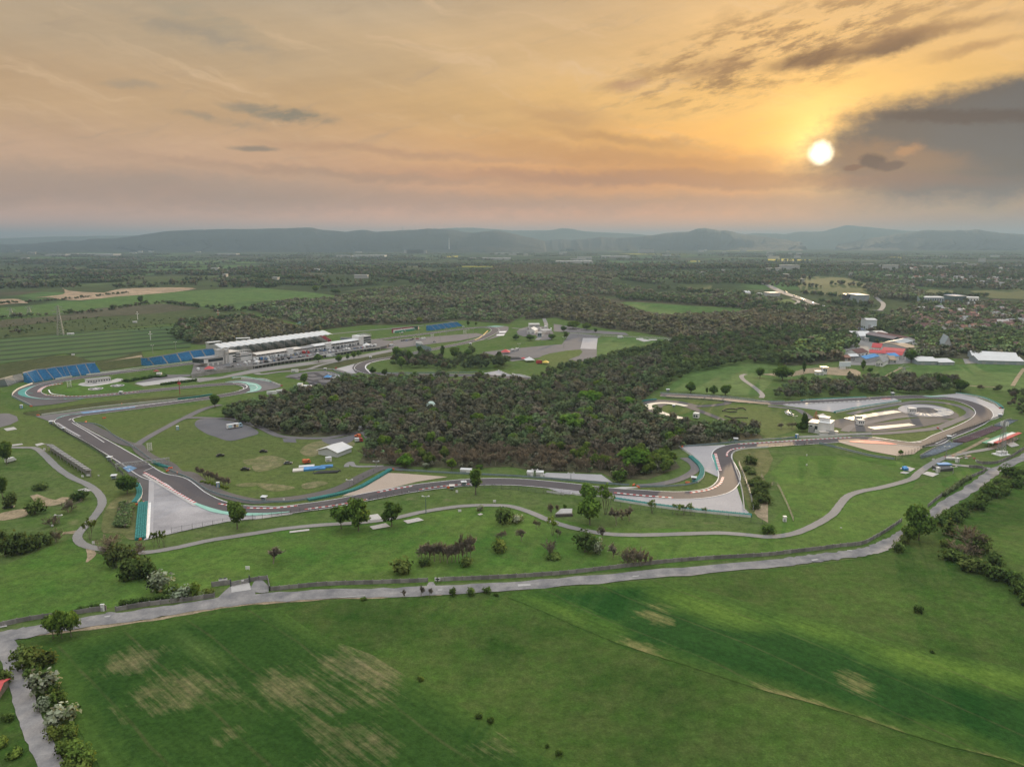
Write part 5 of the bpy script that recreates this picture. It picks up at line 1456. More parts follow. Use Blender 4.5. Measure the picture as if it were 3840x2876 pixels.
for x,y,t,w,k,c,lab in [(350,312,243,145,'bush',(.9,.95,.85),'grey-green bush alone on the slope left of the long shed'),(25,390,190,120,'round',(.6,.7,.6),'dark tree by the parked white van on the slope'),(100,470,335,120,'bush',(1,.95,.85),'brown thicket beside the dirt yard'),(300,522,385,170,'bush',(.95,1,.85),'dense shrub where the dirt track meets the yard'),(600,505,375,140,'bareclump',(1,.95,.95),'purplish bare thicket inside the path curve'),(715,402,308,140,'bush',(.55,.65,.55),'darkest shrub beside the slab in the path curve'),(640,400,330,90,'bush',(.8,.85,.75),'shrub leaning on the darkest one in the path curve'),(450,625,535,120,'bareclump',(.9,.84,.72),'dark twiggy bush on the slope below the path curve'),(780,742,572,120,'sparse',(1.1,.95,.55),'yellow-tinged thin tree overhanging the path bend'),(950,815,688,160,'bareclump',(1.1,1,.85),'brown leafless tree crowding the path junction'),(490,765,630,95,'bareclump',(.95,.9,.85),'bare grey tree above the big hedge on the slope'),(60,100,-110,140,'round',(.75,.8,.7),'brownish green tree at the left end of the path')]:
 at(E,k,x,y,t,w,lab,color=c)
for x,y,t,w in [(50,885,690,170),(150,868,680,170),(240,850,670,170),(330,820,680,150),(400,790,690,120),(10,800,660,160)]:at(E,'bush',x,y,t,w,'dark hedge bush of the big thicket on the open slope','big thicket on the open slope',color=(.8,.82,.75))
at(E,'bush',190,852,778,100,'pale flowering bush low in the big thicket on the slope',m=BL,color=(.6,.7,.55))
for x,y,t,w,k,c in [(1000,985,775,180,'bush',(1,.92,.85)),(1090,960,790,180,'bush',(.95,.9,.85)),(1150,1085,880,210,'bush',(.85,.9,.78)),(1240,1050,860,190,'bush',(.9,.9,.8)),(1065,1095,985,120,'bush',(.75,.9,.7)),(1300,1085,940,160,'bush',(.8,.88,.75)),(930,900,770,120,'bareclump',(1,.95,.85)),(1180,900,770,110,'bareclump',(1,.95,.85))]:
 at(E,k,x,y,t,w,'olive brown shrub in the thicket running down to the gate','thicket running down to the gate',color=c)
at(E,'bush',1395,1175,998,255,'large silvery flowering shrub in the thicket above the wall',m=BL,color=(.5,.56,.46))
at(E,'bush',1490,1225,1120,140,'mid green shrub against the wall below the silvery one',color=(1.1,1.2,.9))
at(E,'bush',1580,1245,1120,210,'grey-flowered shrub against the wall nearest the bright green one',m=BL,color=(.42,.5,.40))
at(E,'bush',1695,1245,1092,110,'bright yellow-green shrub leaning over the wall',m=FR,color=(.95,1,.8))
at(E,'bush',1455,1275,1205,110,'low pale shrub overhanging the wall top',color=(1.2,1.3,1.1));at(E,'bush',1805,1222,1150,100,'last green shrub of the thicket beside the gate wall',color=(1.2,1.1,.8))
for i in range(9):at(E,'bush',1060+i*42,1312-i*6,1262-i*6,70,'low ivy-green bush along the top of the wall','low bushes on the wall by the gap',color=(.8,.95,.75))
for i in range(4):at(E,'bush',690+i*52,1368-i*9,1320-i*9,70,'low green bush behind the short wall by the bright clump','low bushes behind the short wall',color=(.8,.95,.7))
for x in (1330,1372,1418):at(E,'sparse',x,812,672,60,'young tree in a row of three by the end of the tyre wall','three young trees by the tyre wall',m=FR,color=(.7,.72,.5))
at(E,'bareclump',1205,825,745,60,'thin bare tree beside the orange end of the tyre wall')
for i in range(13):
 f=i/12.0
 at(E,'bare',1712+258*f,195+105*f+rnd.uniform(-8,8),90+95*f+rnd.uniform(-6,10),46,'leafless tree in the close row beside the inner service road','row of leafless trees by the service road')
for i in range(8):at(E,'bush',1745+30*i,250+8*i,225+8*i,40,'yellow-green tuft at the foot of the leafless row','tufts under the leafless row',m=FR,color=(1,1,.6))
for fr,k,x,y,t,w,c,lab in [
 (A,'round',1857,985,870,112,(.6,.72,.6),'dark round tree at the tip of the wood beside the track'),(B,'round',540,595,518,78,(.8,.9,.8),'round tree below the garage row, nearest the pit lane entry'),(B,'round',718,603,530,70,(.8,.95,.75),'round tree beside the ramp under the paddock terrace'),(B,'slim',792,582,522,40,(.85,.95,.8),'narrow tree between two round ones under the paddock terrace'),
 (B,'round',845,568,498,55,(.85,.95,.8),'round tree of a pair below the paddock terrace'),(B,'round',885,545,490,50,(.8,.9,.75),'upper tree of the pair below the paddock terrace'),(B,'poplar',1610,562,440,42,(.6,.7,.6),'dark poplar by the sloping blue fence'),(B,'round',1710,562,470,95,(.8,.85,.7),'broad tree right of the dark poplar'),
 (B,'round',1215,565,458,100,(.8,.95,.8),'tallest tree of the clump inside the fast bend'),(B,'round',1322,595,488,75,(.75,.88,.75),'dense tree at the edge of the clump inside the fast bend'),(B,'round',1255,650,545,90,(.95,1.05,.85),'lighter tree low in the clump inside the fast bend'),(B,'bush',1185,610,560,60,(1.1,1.2,1.2),'grey-green bush at the foot of the clump inside the fast bend'),(B,'slim',1420,560,455,70,(.7,.8,.7),'dark tree beside the sloping blue fence'),
 (B,'slim',2105,590,500,55,(.8,.8,.65),'tall tree by the dark tarpaulin on the gravel car park'),(B,'round',1830,545,480,70,(.75,.85,.7),'small tree on the bank above the far wood'),(B,'round',418,785,690,82,(.85,.95,.75),'round tree standing in the kart track'),
 (B,'round',1010,700,632,62,(.6,.7,.6),'dark tree on the inside verge of the chicane'),(B,'round',1112,715,650,66,(.7,.75,.65),'brownish tree on the verge past the chicane'),(B,'round',1365,730,675,55,(.65,.75,.65),'dark tree in the gap between the two back straights'),(B,'round',1510,735,690,42,(.6,.7,.6),'small dark tree along the back straight'),(B,'round',1600,735,692,40,(.65,.75,.65),'smallest dark tree along the back straight'),(B,'round',1930,730,665,78,(.7,.78,.65),'tree beside the pale run-off of the back straight'),
 (C_,'round',443,335,280,62,(.6,.72,.6),'dark tree on the corner of the far car park'),(C_,'wide',528,308,235,112,(.8,.82,.65),'wide double-crowned tree behind the far car park'),(C_,'round',645,318,250,82,(.85,.82,.6),'olive tree behind the far car park'),(C_,'round',720,340,300,42,(.6,.7,.6),'small dark tree on the kerb of the far car park'),
 (C_,'round',35,405,352,62,(.55,.65,.55),'dark tree left of the white gatehouse tent'),(C_,'round',155,408,358,90,(.6,.7,.6),'dark clump of foliage before the white gatehouse tent'),(C_,'round',342,402,350,82,(.55,.65,.55),'dark tree right of the entrance canopy'),(C_,'slim',465,400,330,55,(.8,.8,.65),'thin brown tree between gatehouse and gravel car park'),
 (C_,'round',1540,862,765,112,(.62,.74,.62),'round dark tree in the meadow above the back straight'),(C_,'slim',1680,872,815,34,(.6,.72,.6),'narrow tree of the meadow trio above the back straight'),(C_,'round',1735,882,790,80,(.62,.74,.62),'middle tree of the meadow trio above the back straight'),(C_,'round',1842,885,790,112,(.65,.76,.62),'widest tree of the meadow trio above the back straight'),(C_,'round',2140,735,640,95,(.7,.82,.65),'dark tree beside the bend of the meadow track'),
 (D,'wide',125,755,622,175,(.65,.76,.62),'broad tree on the meadow before the drive-in screen'),(D,'poplar',308,695,578,38,(.6,.68,.6),'single dark poplar on the dirt yard'),(D,'bush',305,755,695,75,(.9,.95,.85),'bush under the single dark poplar'),(D,'round',700,725,668,35,(.6,.7,.6),'small dark tree in front of the drive-in screen'),(D,'round',880,690,638,62,(.65,.8,.6),'round bush at the corner of the workshops'),(D,'poplar',820,665,572,46,(.75,.85,.7),'conical tree right of the drive-in screen'),(D,'round',1235,600,490,110,(.6,.74,.6),'big round tree between blue roofs and long white shed'),
 (D,'round',312,1190,1032,72,(.42,.5,.45),'dark upright tree against the white control house'),(D,'round',292,1195,1105,105,(.5,.6,.5),'dark round tree against the white control house'),(D,'bare',115,1175,1108,70,(1,1,1),'small bare tree on the lawn beside the white control house'),(D,'bare',205,1168,1092,65,(1,1,1),'bare shrub tree behind the dark trees of the control house'),
 (C_,'round',1855,1170,1088,72,(.6,.7,.6),'left tree of the pair at the end of the inner loop road'),(C_,'round',1945,1175,1092,92,(.7,.78,.65),'right tree of the pair at the end of the inner loop road'),(D,'poplar',1465,800,690,42,(.55,.65,.55),'dark poplar over the wood behind the far bend'),(D,'wide',1520,830,708,100,(.5,.6,.5),'big dark tree in the wood behind the far bend'),(D,'wide',1660,850,742,140,(.5,.6,.5),'widest dark tree at the end of the wood behind the far bend'),
 (I,'round',1215,825,758,58,(.5,.6,.55),'lone tree in the long green pasture far behind the stands'),(J,'wide',690,748,698,85,(.6,.7,.6),'twin-crowned tree at the edge of the far green pasture'),(J,'round',515,728,668,75,(.8,.8,.6),'olive tree at the corner of the far green pasture'),
 (J,'round',1410,1003,942,62,(1.3,1.15,.8),'pale yellowish tree above the flag-coloured stand'),(J,'round',1832,1022,972,35,(.5,.6,.5),'small dark tree behind the far blue stand'),(J,'round',1900,1015,985,32,(1.1,1.05,.7),'small light tree behind the far blue stand')]:
 at(fr,k,x,y,t,w,lab,color=c)
for fr,k,x,y,t,w,c,m_,lab in [
 (C_,'lobed',1045,1530,1325,275,(.62,.85,.55),FR,'huge bright green tree towering over the near corner of the wood'),(C_,'lobed',510,1190,1035,215,(.75,.95,.7),FR,'broad fresh green tree in the middle of the dense wood'),(C_,'lobed',90,1190,1045,175,(.6,.8,.6),FR,'fresh green tree right of the pale dome in the wood'),(C_,'lobed',680,970,835,210,(.62,.85,.5),FR,'large green tree on the far edge of the dense wood'),(C_,'lobed',985,1000,888,155,(.6,.85,.5),FR,'green tree on the far edge of the wood near the painted loop'),
 (C_,'round',1370,1325,1222,95,(.9,.95,.6),FR,'light green tree at the wood corner nearest the chicane run-off'),(C_,'round',780,850,728,165,(.8,.85,.5),FR,'yellow-green tree in the woodland strip behind the wood'),(B,'lobed',680,985,878,100,(.85,.95,.6),FR,'bright green tree in the near end of the wood'),(B,'round',1290,1510,1388,155,(.65,.9,.5),FR,'round vivid shrub-like tree behind the gravel trap'),(B,'slim',1690,1532,1425,95,(1,1.05,.7),FR,'upright light green tree in the hedge behind the gravel trap'),
 (B,'round',1468,1515,1462,75,(.55,.6,.5),BL,'pale flowering bush in the hedge behind the gravel trap'),(B,'lobed',960,1115,1045,105,(.52,.56,.48),BL,'white flowering tree by the forest junction'),(B,'bare',2150,1230,1092,125,(2.0,2.1,1.9),m_twig,'whitish bare tree standing out in the dense wood'),(C_,'bush',920,1628,1518,160,(.95,1.15,.7),BU,'bright round bush at the near corner of the wood'),(B,'round',1930,1515,1478,90,(.5,.6,.5),None,'dark round tree behind the slender trackside tree'),(B,'round',690,1150,1075,150,(.6,.85,.45),FR,'green tree in the lower near side of the wood'),(B,'round',310,1080,1000,130,(.65,.8,.5),FR,'green tree near the tip of the wood')]:
 at(fr,k,x,y,t,w,lab,color=c,m=m_)
rsG=np.random.RandomState(31)
pool=rest[rsG.permutation(len(rest))[:70]]
for x,y in pool:
 v=rnd.random()
 if v<.6:plant('round',Vector((x,y,0)),rnd.uniform(9.5,11.5),'grey-green tree standing above its bare neighbours in the dense wood','taller grey-green trees of the dense wood',(.95,1.05,.85),1.1)
 elif v<.8:plant('lobed',Vector((x,y,0)),rnd.uniform(9,11),'leafy yellow-green tree scattered in the dense wood','yellow-green trees scattered in the dense wood',(.7,.8,.5),1.1,FR)
 else:plant('bare',Vector((x,y,0)),rnd.uniform(10,12),'taller bare brown tree scattered in the dense wood','taller bare trees of the dense wood',(1.0,.95,.9),1.3)
for x,y,t,w in [(1500,1290,1200,150),(1570,1255,1160,150),(1650,1225,1130,150),(1720,1190,1100,150),(1800,1170,1080,150),(1860,1120,1030,140),(1900,1060,960,140),(1970,1075,980,150),(2050,1040,950,150),(2110,985,890,150),(2170,940,860,140),(2080,905,790,180),(2180,880,800,150),(1910,985,925,90),(2000,960,890,130)]:
 at(H_,'bush',x,y,t,w,'dark green bush in the long hedge beside the country road','long hedge beside the country road',color=(.72,.85,.65))
for x,y,t,w,k,c in [(1110,120,60,120,'bush',(.5,.62,.5)),(1180,100,45,110,'bush',(.7,.8,.65)),(1150,185,85,110,'bush',(1,1,.8)),(1290,265,100,180,'bareclump',(.85,.78,.66)),(1180,340,265,160,'bush',(.95,1,.8)),(1370,300,190,150,'bush',(.9,.88,.8)),(1250,310,210,150,'bareclump',(.95,.86,.74)),(1300,410,305,160,'bush',(1,.95,.85)),(1420,450,345,160,'bush',(.85,.95,.75)),(1520,475,375,150,'bush',(.75,.92,.7)),(1580,510,420,120,'bush',(.8,.9,.7)),(1610,560,470,120,'bush',(.85,.95,.7)),(1640,620,540,110,'bush',(.9,1,.7)),(1440,380,290,140,'bush',(.8,.85,.75)),(1130,260,200,80,'bush',(1.1,1.15,.85))]:
 at(P,k,x,y,t,w,'tangled shrub in the thick hedge between the two meadows','thick hedge between the two meadows',color=c)
for x,y,t,w,k,c,m_,lab in [
 (180,700,590,150,'bush',(1.1,1.15,1),BU,'pale grey-green shrub at the top of the lane hedge'),(270,800,620,280,'bush',(1.05,.98,.75),BU,'large mixed brown and green shrub at the top of the lane hedge'),(400,780,650,170,'bush',(1.15,1.0,.7),BU,'brownish shrub on the field side of the lane hedge'),(270,880,770,150,'bush',(1.0,1.15,.9),BU,'green shrub just above the white one in the lane hedge'),
 (365,1025,828,275,'bush',(.85,.88,.80),BL,'round white flowering shrub, uppermost of the flowering ones along the lane'),(470,1020,930,120,'bush',(1.1,1.15,.8),BU,'green shrub on the field side of the round white one'),(400,1165,1050,160,'bush',(.6,.68,.54),BL,'small half-flowering shrub between the two big white ones'),(500,1120,1000,160,'bush',(1.15,1.2,.8),BU,'yellow-green shrub between the flowering ones along the lane'),(515,1290,1095,290,'bush',(.72,.78,.66),BL,'widest white flowering shrub, lower one along the lane'),
 (480,1400,1285,170,'bush',(1.3,1.2,.8),BU,'yellowish shrub below the widest flowering one'),(600,1400,1290,160,'bush',(1.15,1.2,.8),BU,'light shrub on the field side below the flowering ones'),(570,1540,1420,190,'bush',(1.05,1.1,.75),BU,'bushy green shrub in the lower lane hedge'),(700,1560,1410,220,'bush',(1.1,1.25,.8),BU,'big leafy shrub in the lower lane hedge beside the crop'),(770,1640,1500,180,'bush',(1.1,1.25,.8),BU,'lowest leafy shrub beside the crop at the frame edge'),(600,1690,1560,170,'bush',(1.15,1.2,.85),BU,'flower-specked shrub lowest in the lane hedge'),(700,1740,1590,220,'bush',(1.1,1.15,.8),BU,'shrub at the very bottom of the lane hedge'),
 (45,935,790,150,'bush',(1.1,1.1,.75),BU,'olive shrub across the lane beside the red shed'),(20,1480,1380,130,'bush',(1.25,1.3,.8),BU,'bright weedy bush on the verge across the lane'),(140,1560,1480,150,'bush',(1.3,1.35,.8),BU,'second weedy bush on the verge across the lane'),(60,1260,1180,120,'bush',(.9,1,.7),BU,'dark weedy bush below the red shed')]:
 at(M,k,x,y,t,w,lab,color=c,m=m_)
for fr,x,y,t,w,c,lab in [
 (N,1695,182,110,85,(.8,.9,.65),'leaning dark bush, first of the row on the field side of the road'),(N,1855,170,93,90,(1,1.15,.8),'round green bush, second of the row on the field side of the road'),(N,1985,160,98,85,(.8,.95,.7),'dark bush, third of the row on the field side of the road'),(N,2070,182,148,48,(.7,.85,.6),'smallest bush ending the row on the field side of the road'),(N,925,218,185,60,(1.2,1.3,.8),'low weedy tuft on the road edge'),
 (N,1418,910,862,70,(1,1.05,.6),'dark bush on the boundary at the dry patch of the crop'),(N,1928,1245,1185,75,(.8,.9,.6),'upper bush of a pair on the crop boundary'),(N,2020,1280,1225,75,(.8,.9,.6),'lower bush of a pair on the crop boundary'),(O,305,1495,1438,40,(.6,.75,.55),'narrow dark bush on the crop boundary near the frame edge'),(O,400,1555,1495,75,(.75,.9,.6),'dark bush lowest on the crop boundary'),(P,955,675,622,68,(.6,.72,.55),'lone dark bush in the meadow beyond the wheat'),(P,1045,930,905,38,(.6,.75,.55),'tiny bush on the edge of the wheat')]:
 at(fr,'bush',x,y,t,w,lab,color=c)
for x,t in [(1285,110),(1425,60),(1500,95)]:at(N,'bare',x,188,t,60,'wispy bare sapling on the road edge','wispy saplings on the road edge')
for i in range(10):at(H_,'bush',1515+24*i,1062-16*i,1012-16*i,55,'flowering hedge bush behind the wall near the far gate','flowering hedge behind the wall',m=BL,color=(.42,.5,.32))
ga,gb=E((1000,640),(1105,645));gc,gd=E((1150,450),(1050,445))
pa,pb,pc,pd=G(ga),G(gb),G(gc),G(gd)
gr=[]
for i in range(6):
 for j in range(44):
  f,h_=i/5,j/43
  q=(pa.lerp(pb,f)).lerp(pd.lerp(pc,f),h_)
  gr.append((q.x,q.y))
put(np.array(gr),2.3,PAL_GREEN,WP_MID,np.random.RandomState(4),4,.15)
flush('planted_rows','six close rows of young shrubs planted on the dry verge')
def scatter(fr,x0,x1,y0,y1,n,h,pal,seed):
 rs=np.random.RandomState(seed)
 g=np.array([tuple(G(fr((rs.uniform(x0,x1),rs.uniform(y0,y1)))[0]))[:2] for _ in range(n)])
 put(g,h,pal,WP_MID,rs,seed,.3)
scatter(Q4,-50,2500,300,1060,800,7,PAL_GREEN,41)
scatter(Q4,-50,2500,280,700,220,6,PAL_RUST,42)
scatter(Q3,0,300,440,580,24,9,PAL_GREEN,43)
scatter(Q3,560,1000,440,500,10,6,PAL_GREEN,49)
scatter(Q4,300,2500,1060,1290,420,9,PAL_GREEN,44)
scatter(L,950,2300,480,690,900,10,PAL_DARK,45)
scatter(L,0,1000,480,600,600,10,PAL_DARK,46)
scatter(K,1400,2212,540,660,600,9,PAL_DARK,47)
scatter(Q3,1250,2212,590,740,160,7,PAL_MIX,48)
flush('woodland','garden and street trees filling the spread-out village')
# ================================================================== BUILT THINGS
m_wall=plain('white_render',(.68,.67,.65),.06,.3,.7)
m_wallg=plain('grey_render',(.40,.40,.39),.08,.3,.75)
m_conc2=plain('cast_concrete',(.30,.285,.265),.14,.25,.85,streak=(1,1,.4))
m_panelw=plain('weathered_concrete',(.205,.19,.18),.22,.35,.9,streak=(1,1,.3))
m_glass=plain('dark_glass',(.030,.040,.045),.1,.5,.12,.6)
m_dkmetal=plain('dark_steel',(.06,.062,.065),.1,.8,.5,.5)
m_steel=plain('galvanised_steel',(.34,.345,.345),.1,.8,.45,.5,.4)
m_roofw=plain('white_membrane',(.56,.555,.54),.06,.12,.6)
m_roofc=plain('cream_roofing',(.56,.51,.45),.07,.2,.6)
m_roofg=plain('grey_roofing',(.26,.255,.25),.12,.2,.7)
m_door=plain('grey_door',(.34,.34,.34),.1,.5,.6)
m_tyre=plain('teal_tyres',(.035,.195,.175),.25,1.2,.8)
m_belt=plain('white_belt',(.60,.59,.56),.12,.4,.6)
m_rail=plain('blue_grey_rail',(.20,.255,.27),.12,.5,.5)
m_railw=plain('white_wall_paint',(.60,.59,.56),.1,.4,.6)
m_fence=plain('fence_wire',(.085,.088,.085),.1,.8,.6)
m_orange=plain('orange_barrier',(.58,.14,.05),.1,.6,.55)
m_red=plain('red_sheet',(.42,.055,.055),.14,.3,.6)
m_rdk=plain('dark_red_tiles',(.125,.06,.052),.2,.3,.8)
m_org=plain('orange_tiles',(.26,.135,.095),.2,.3,.8)
m_brn=plain('brown_tiles',(.15,.10,.085),.2,.3,.85)
m_blue=plain('blue_sheet',(.06,.22,.46),.14,.3,.55)
m_tan=plain('tan_roofing',(.36,.27,.19),.12,.2,.8)
m_blk=plain('black_rubber',(.022,.022,.022),.15,.8,.8)
m_wood=plain('weathered_timber',(.22,.17,.13),.2,.6,.85)
m_seatg=plain('grey_benches',(.235,.235,.215),.16,.18,.75)
m_seatk=plain('green_grey_benches',(.095,.115,.10),.18,.18,.75)
m_seatr=plain('maroon_seats',(.26,.035,.05),.15,.4,.6)
m_seatp=plain('plum_seats',(.13,.075,.085),.2,.4,.7)
m_seatb=plain('slate_seats',(.16,.185,.215),.25,.5,.7)
def seat_mat(name,a,b,c):
 m,nt,o=_nt(name)
 nb=NB(nt);v=nb.pos()
 col=nb.mix(nb.remap(nb.noise(v,.35,4,.7),.42,.58),a,b)
 col=nb.mix(nb.remap(nb.noise(v,.9,3,.7),.56,.64),col,c)
 finish(nb,o,col,.6,.3)
 return m
m_seatblue=seat_mat('blue_seats',(.022,.14,.28),(.035,.19,.36),(.014,.055,.11))
def base_frame(p0,p1,z=None):
 a,b=G(p0,z),G(p1,z)
 d=b-a
 return a,math.atan2(d.y,d.x),math.hypot(d.x,d.y)
def up_h(base,top_v,z0=0.0):
 """height of the row top_v above a point standing at level z0"""
 g=G(base,z0) if z0 else G(base)
 d=ray((base[0],top_v))
 return CAM_H+g.y/d[1]*d[2]-g.z
# ---------------- walls, fences, barriers
def line_thing(name,label,cat,pts,n=4):
 xy=path_xy(pts,n) if n>1 else [tuple(G(p))[:2] for p in pts]
 return thing(name,label,cat,(0,0,0)),xy
def resample(xy,step):
 a=np.array(xy)
 L_=np.r_[0,np.cumsum(np.linalg.norm(np.diff(a,axis=0),axis=1))]
 k=max(2,int(L_[-1]/step)+1)
 d=np.linspace(0,L_[-1],k)
 return np.c_[np.interp(d,L_,a[:,0]),np.interp(d,L_,a[:,1])]
def conc_wall(label,pts,h=2.0,m=None):
 t,xy=line_thing('boundary_wall',label,'wall',pts,3)
 xy=resample(xy,max(4.0,sum(math.dist(p,q) for p,q in zip(xy,xy[1:]))/98))
 rs=np.random.RandomState(len(pts)*7+int(pts[0][0])%50)
 mb=MB()
 for i in range(len(xy)-1):
  mb2=rs.uniform(-.10,.10)
  sweep(mb,xy[i:i+2],[(-.1,-.3),(.1,-.3),(.1,h+mb2),(-.1,h+mb2)],mi=int(rs.randint(0,3)))
 mb.build('panels',[m or m_panelw,plain('weathered_concrete_pale',(.25,.235,.22),.2,.35,.9),plain('weathered_concrete_dark',(.165,.155,.148),.2,.35,.9)],t)
 for i,(x,y) in enumerate(xy):
  if i>=99:break
  mb=MB();mb.box(x-.2,x+.2,y-.2,y+.2,hz(x,y)-.3,hz(x,y)+h+.22);mb.build('post',m_panelw,t)
 return t
conc_wall('low concrete panel wall at the road end, left of the bright tree clump',E((-200,1545),(0,1497),(200,1452),(350,1428),(480,1408)))
conc_wall('short concrete panel wall between bright tree clump and driveway gap',E((640,1392),(760,1372),(915,1352)))
conc_wall('concrete panel wall below the ivy bushes, up to the gate',E((1000,1362),(1260,1318),(1560,1282),(1850,1242)))
conc_wall('bluish panel wall just left of the gate',E((1830,1152),(1990,1132)),2.3,plain('bluish_panels',(.13,.155,.175),.2,.4,.85))
conc_wall('concrete wall corner returning from the gate to the road',F_((-55,1568),(0,1560),(95,1546),(108,1600),(122,1646)))
conc_wall('long panelled concrete wall between the gate corner and the pedestrian gap',F_((122,1646),(600,1602),(1000,1588),(1480,1570)))
conc_wall('longest panelled concrete wall along the lawn, from the signs to the roadside trees',F_((1550,1566),(2209,1536))+G_((500,1500),(1000,1442),(1500,1390),(2209,1346))+H_((200,1552),(400,1530),(620,1500),(820,1478),(920,1425),(1000,1382),(1150,1280)))
conc_wall('concrete wall climbing along the country road behind the flowering hedge',H_((1380,1155),(1500,1060),(1740,908),(1880,835),(1840,820),(1735,815)))
conc_wall('distant concrete wall beside the road past the far gate',H_((1800,770),(1850,785),(1990,775),(2209,655)))
def tyres(label,pts,rows=2,h=1.3,belt=True,m=None):
 t,xy=line_thing('tyre_wall',label,'tyre barrier',pts,5)
 mb=MB()
 for r in range(rows):
  q=resample(offset(xy,.55+r*1.05),1.15)
  for i,(x,y) in enumerate(q):
   hh=h*(1+(.08 if (i+r)%2 else 0))
   n=6
   mb.add([(x+.56*math.cos(k*math.pi/3),y+.56*math.sin(k*math.pi/3),z) for z in (0,hh) for k in range(n)],[tuple(range(n,2*n))]+[(k,(k+1)%n,n+(k+1)%n,n+k) for k in range(n)])
 tag(mb.build('tyres',m or m_tyre,t),kind='stuff')
 if belt:
  mb=MB();sweep(mb,xy,[(-.12,0),(.0,0),(.0,h*.95),(-.12,h*.95)]);mb.build('belt',m_belt,t)
 return t
tyres('teal tyre wall with white front, six rows deep, beside the pale triangular run-off',E((1262,735),(1270,580),(1280,430)),5)
tyres('curved teal tyre wall beside the dark broad tree',E((1185,430),(1222,380),(1228,320),(1205,268)),3)
tyres('long teal tyre wall behind the triangular gravel trap',F_((1140,606),(1000,690),(860,766),(700,812),(450,862)),3,belt=False)
tyres('teal tyre wall curving round the outside of the chicane lawn',G_((1600,715),(1648,675),(1662,620),(1640,570),(1560,495)),3)
tyres('teal tyre wall under the broad run-off of the hairpin exit',G_((880,868),(1200,918),(1600,968),(2060,1012)),3)
tyres('teal tyre wall along the far straight under the wood',D((300,934),(500,922),(850,906)),3)
tyres('teal tyre wall closing the long grey run-off of the far straight',D((585,1034),(800,992),(1000,960),(1150,938)),2)
tyres('teal tyre wall round the outside of the final far bend',D((1620,869),(1800,896),(1950,952),(2000,992)),3)
tyres('teal tyre wall on the bank between the two opposite straights',A((1540,918),(1700,900),(1835,878)),2,belt=False)
tyres('short teal tyre wall by the foot of the gantry',E((1305,85),(1380,115),(1450,132)),2,belt=False)
tyres('teal tyre wall at the left end of the painted loop',C_((1115,945),(1160,932),(1250,922)),2,belt=False)
tyres('mint tyre wall on the outside of the first tight loop',A((2010,735),(2080,728),(2209,748))+B((120,770),),2,m=m_mint)
def rail(label,pts,m=None,h=1.0,name='guard_rail',post=8.0,white=False):
 t,xy=line_thing(name,label,'barrier',pts,5)
 mb=MB()
 for z0,z1 in ((.25,.62),(.70,h+.05)):sweep(mb,xy,[(-.06,z0),(.06,z0),(.06,z1),(-.06,z1)])
 mb.build('rail',m or m_rail,t)
 mb=MB()
 for x,y in resample(offset(xy,.16),post):mb.box(x-.08,x+.08,y-.08,y+.08,-.2,h+.1)
 mb.build('rail_posts',m_steel,t)
 return t
def solid(label,pts,m,h=1.0,w=.5):
 t,xy=line_thing('barrier_wall',label,'barrier',pts,5)
 mb=MB();sweep(mb,xy,[(-w/2,-.1),(w/2,-.1),(w*.3,h),(-w*.3,h)]);mb.build('barrier_body',m,t)
 mb=MB();sweep(mb,xy,[(-w*.34,h),(w*.34,h),(w*.34,h+.07),(-w*.34,h+.07)]);mb.build('coping',m_conc2,t)
 return t
rail('guard rail along the inner service road from gantry to gravel trap',E((1460,152),(1640,225),(1800,328),(2000,388),(2209,428))+F_((100,886),(300,882),(450,860)),h=1.3)
rail('guard rail from the far junction down to the gantry',A((640,1120),(820,1130),(1000,1240),(1180,1345),(1310,1440),(1450,1500)))
rail('guard rail from the tyre wall end to the parking pad behind the gravel trap',F_((1195,608),(1700,637),(2209,662))+G_((200,676),(500,702),(800,728),(1010,742)),h=1.4)
rail('guard rail round the service loop inside the chicane',G_((1090,752),(1300,752),(1500,738),(1600,716)),h=1.3)
rail('guard rail enclosing the right-hand gravel trap',H_((440,612),(600,650),(760,690),(900,722),(1090,748)),h=1.8)
rail('guard rail along the wood from the chicane to the control house straight',G_((1480,408),(1800,382),(2209,346))+D((100,1262),(240,1250)),h=1.5)
rail('guard rail along the bank above the opposite straight',A((360,1052),(800,992),(1300,940),(1540,917)),m_railw,1.2)
rail('guard rail on the far side of the braking zone, below the junction',A((440,1130),(560,1200),(700,1272),(860,1370),(960,1460),(1060,1560)),m_fence,1.3)
rail('guard rail on the outside of the back straight under the meadow',C_((1280,862),(1600,880),(1900,900),(2209,935))+D((140,935),),h=1.2)
rail('guard rail across the lower edge of the back straight',C_((1330,905),(1600,918),(1900,942),(2209,962)),m_fence,1.0)
rail('guard rail outside the right-hand sweep towards the stands',H_((1330,640),(1480,590),(1640,510),(1800,455),(2000,375)),m_fence,1.3)
rail('guard rail under the pit straight stands',A((620,715),(1000,672),(1400,622),(1700,590)),m_railw,1.2)
rail('guard rail round the outside of the chicane behind the kart track',B((655,655),(700,685),(790,712),(870,718)),h=1.3)
rail('guard rail along the far straight behind the dark trees',B((1040,690),(1400,690),(1740,688),(1960,684)),h=1.2)
solid('white wall curving along the chicane run-off',G_((1438,408),(1490,440),(1560,490),(1630,560),(1662,612)),m_railw,1.2,.8)
solid('white wall beside the straight under the control house',D((268,1247),(500,1238),(700,1226),(890,1217)),m_railw,1.6,.8)
solid('white wall inside the hairpin, below the dry bank',G_((2209,408),(2000,425),(1915,452),(1900,500),(1925,590),(1960,690),(1988,800),(2005,960)),m_railw,1.0,.7)
solid('white wall round the first tight loop',A((105,890),(112,865),(165,824),(280,780)),m_railw,1.3,.9)
solid('grey wall at the escape road of the first tight loop',A((108,893),(190,935),(270,975)),m_rail,1.6,.7)
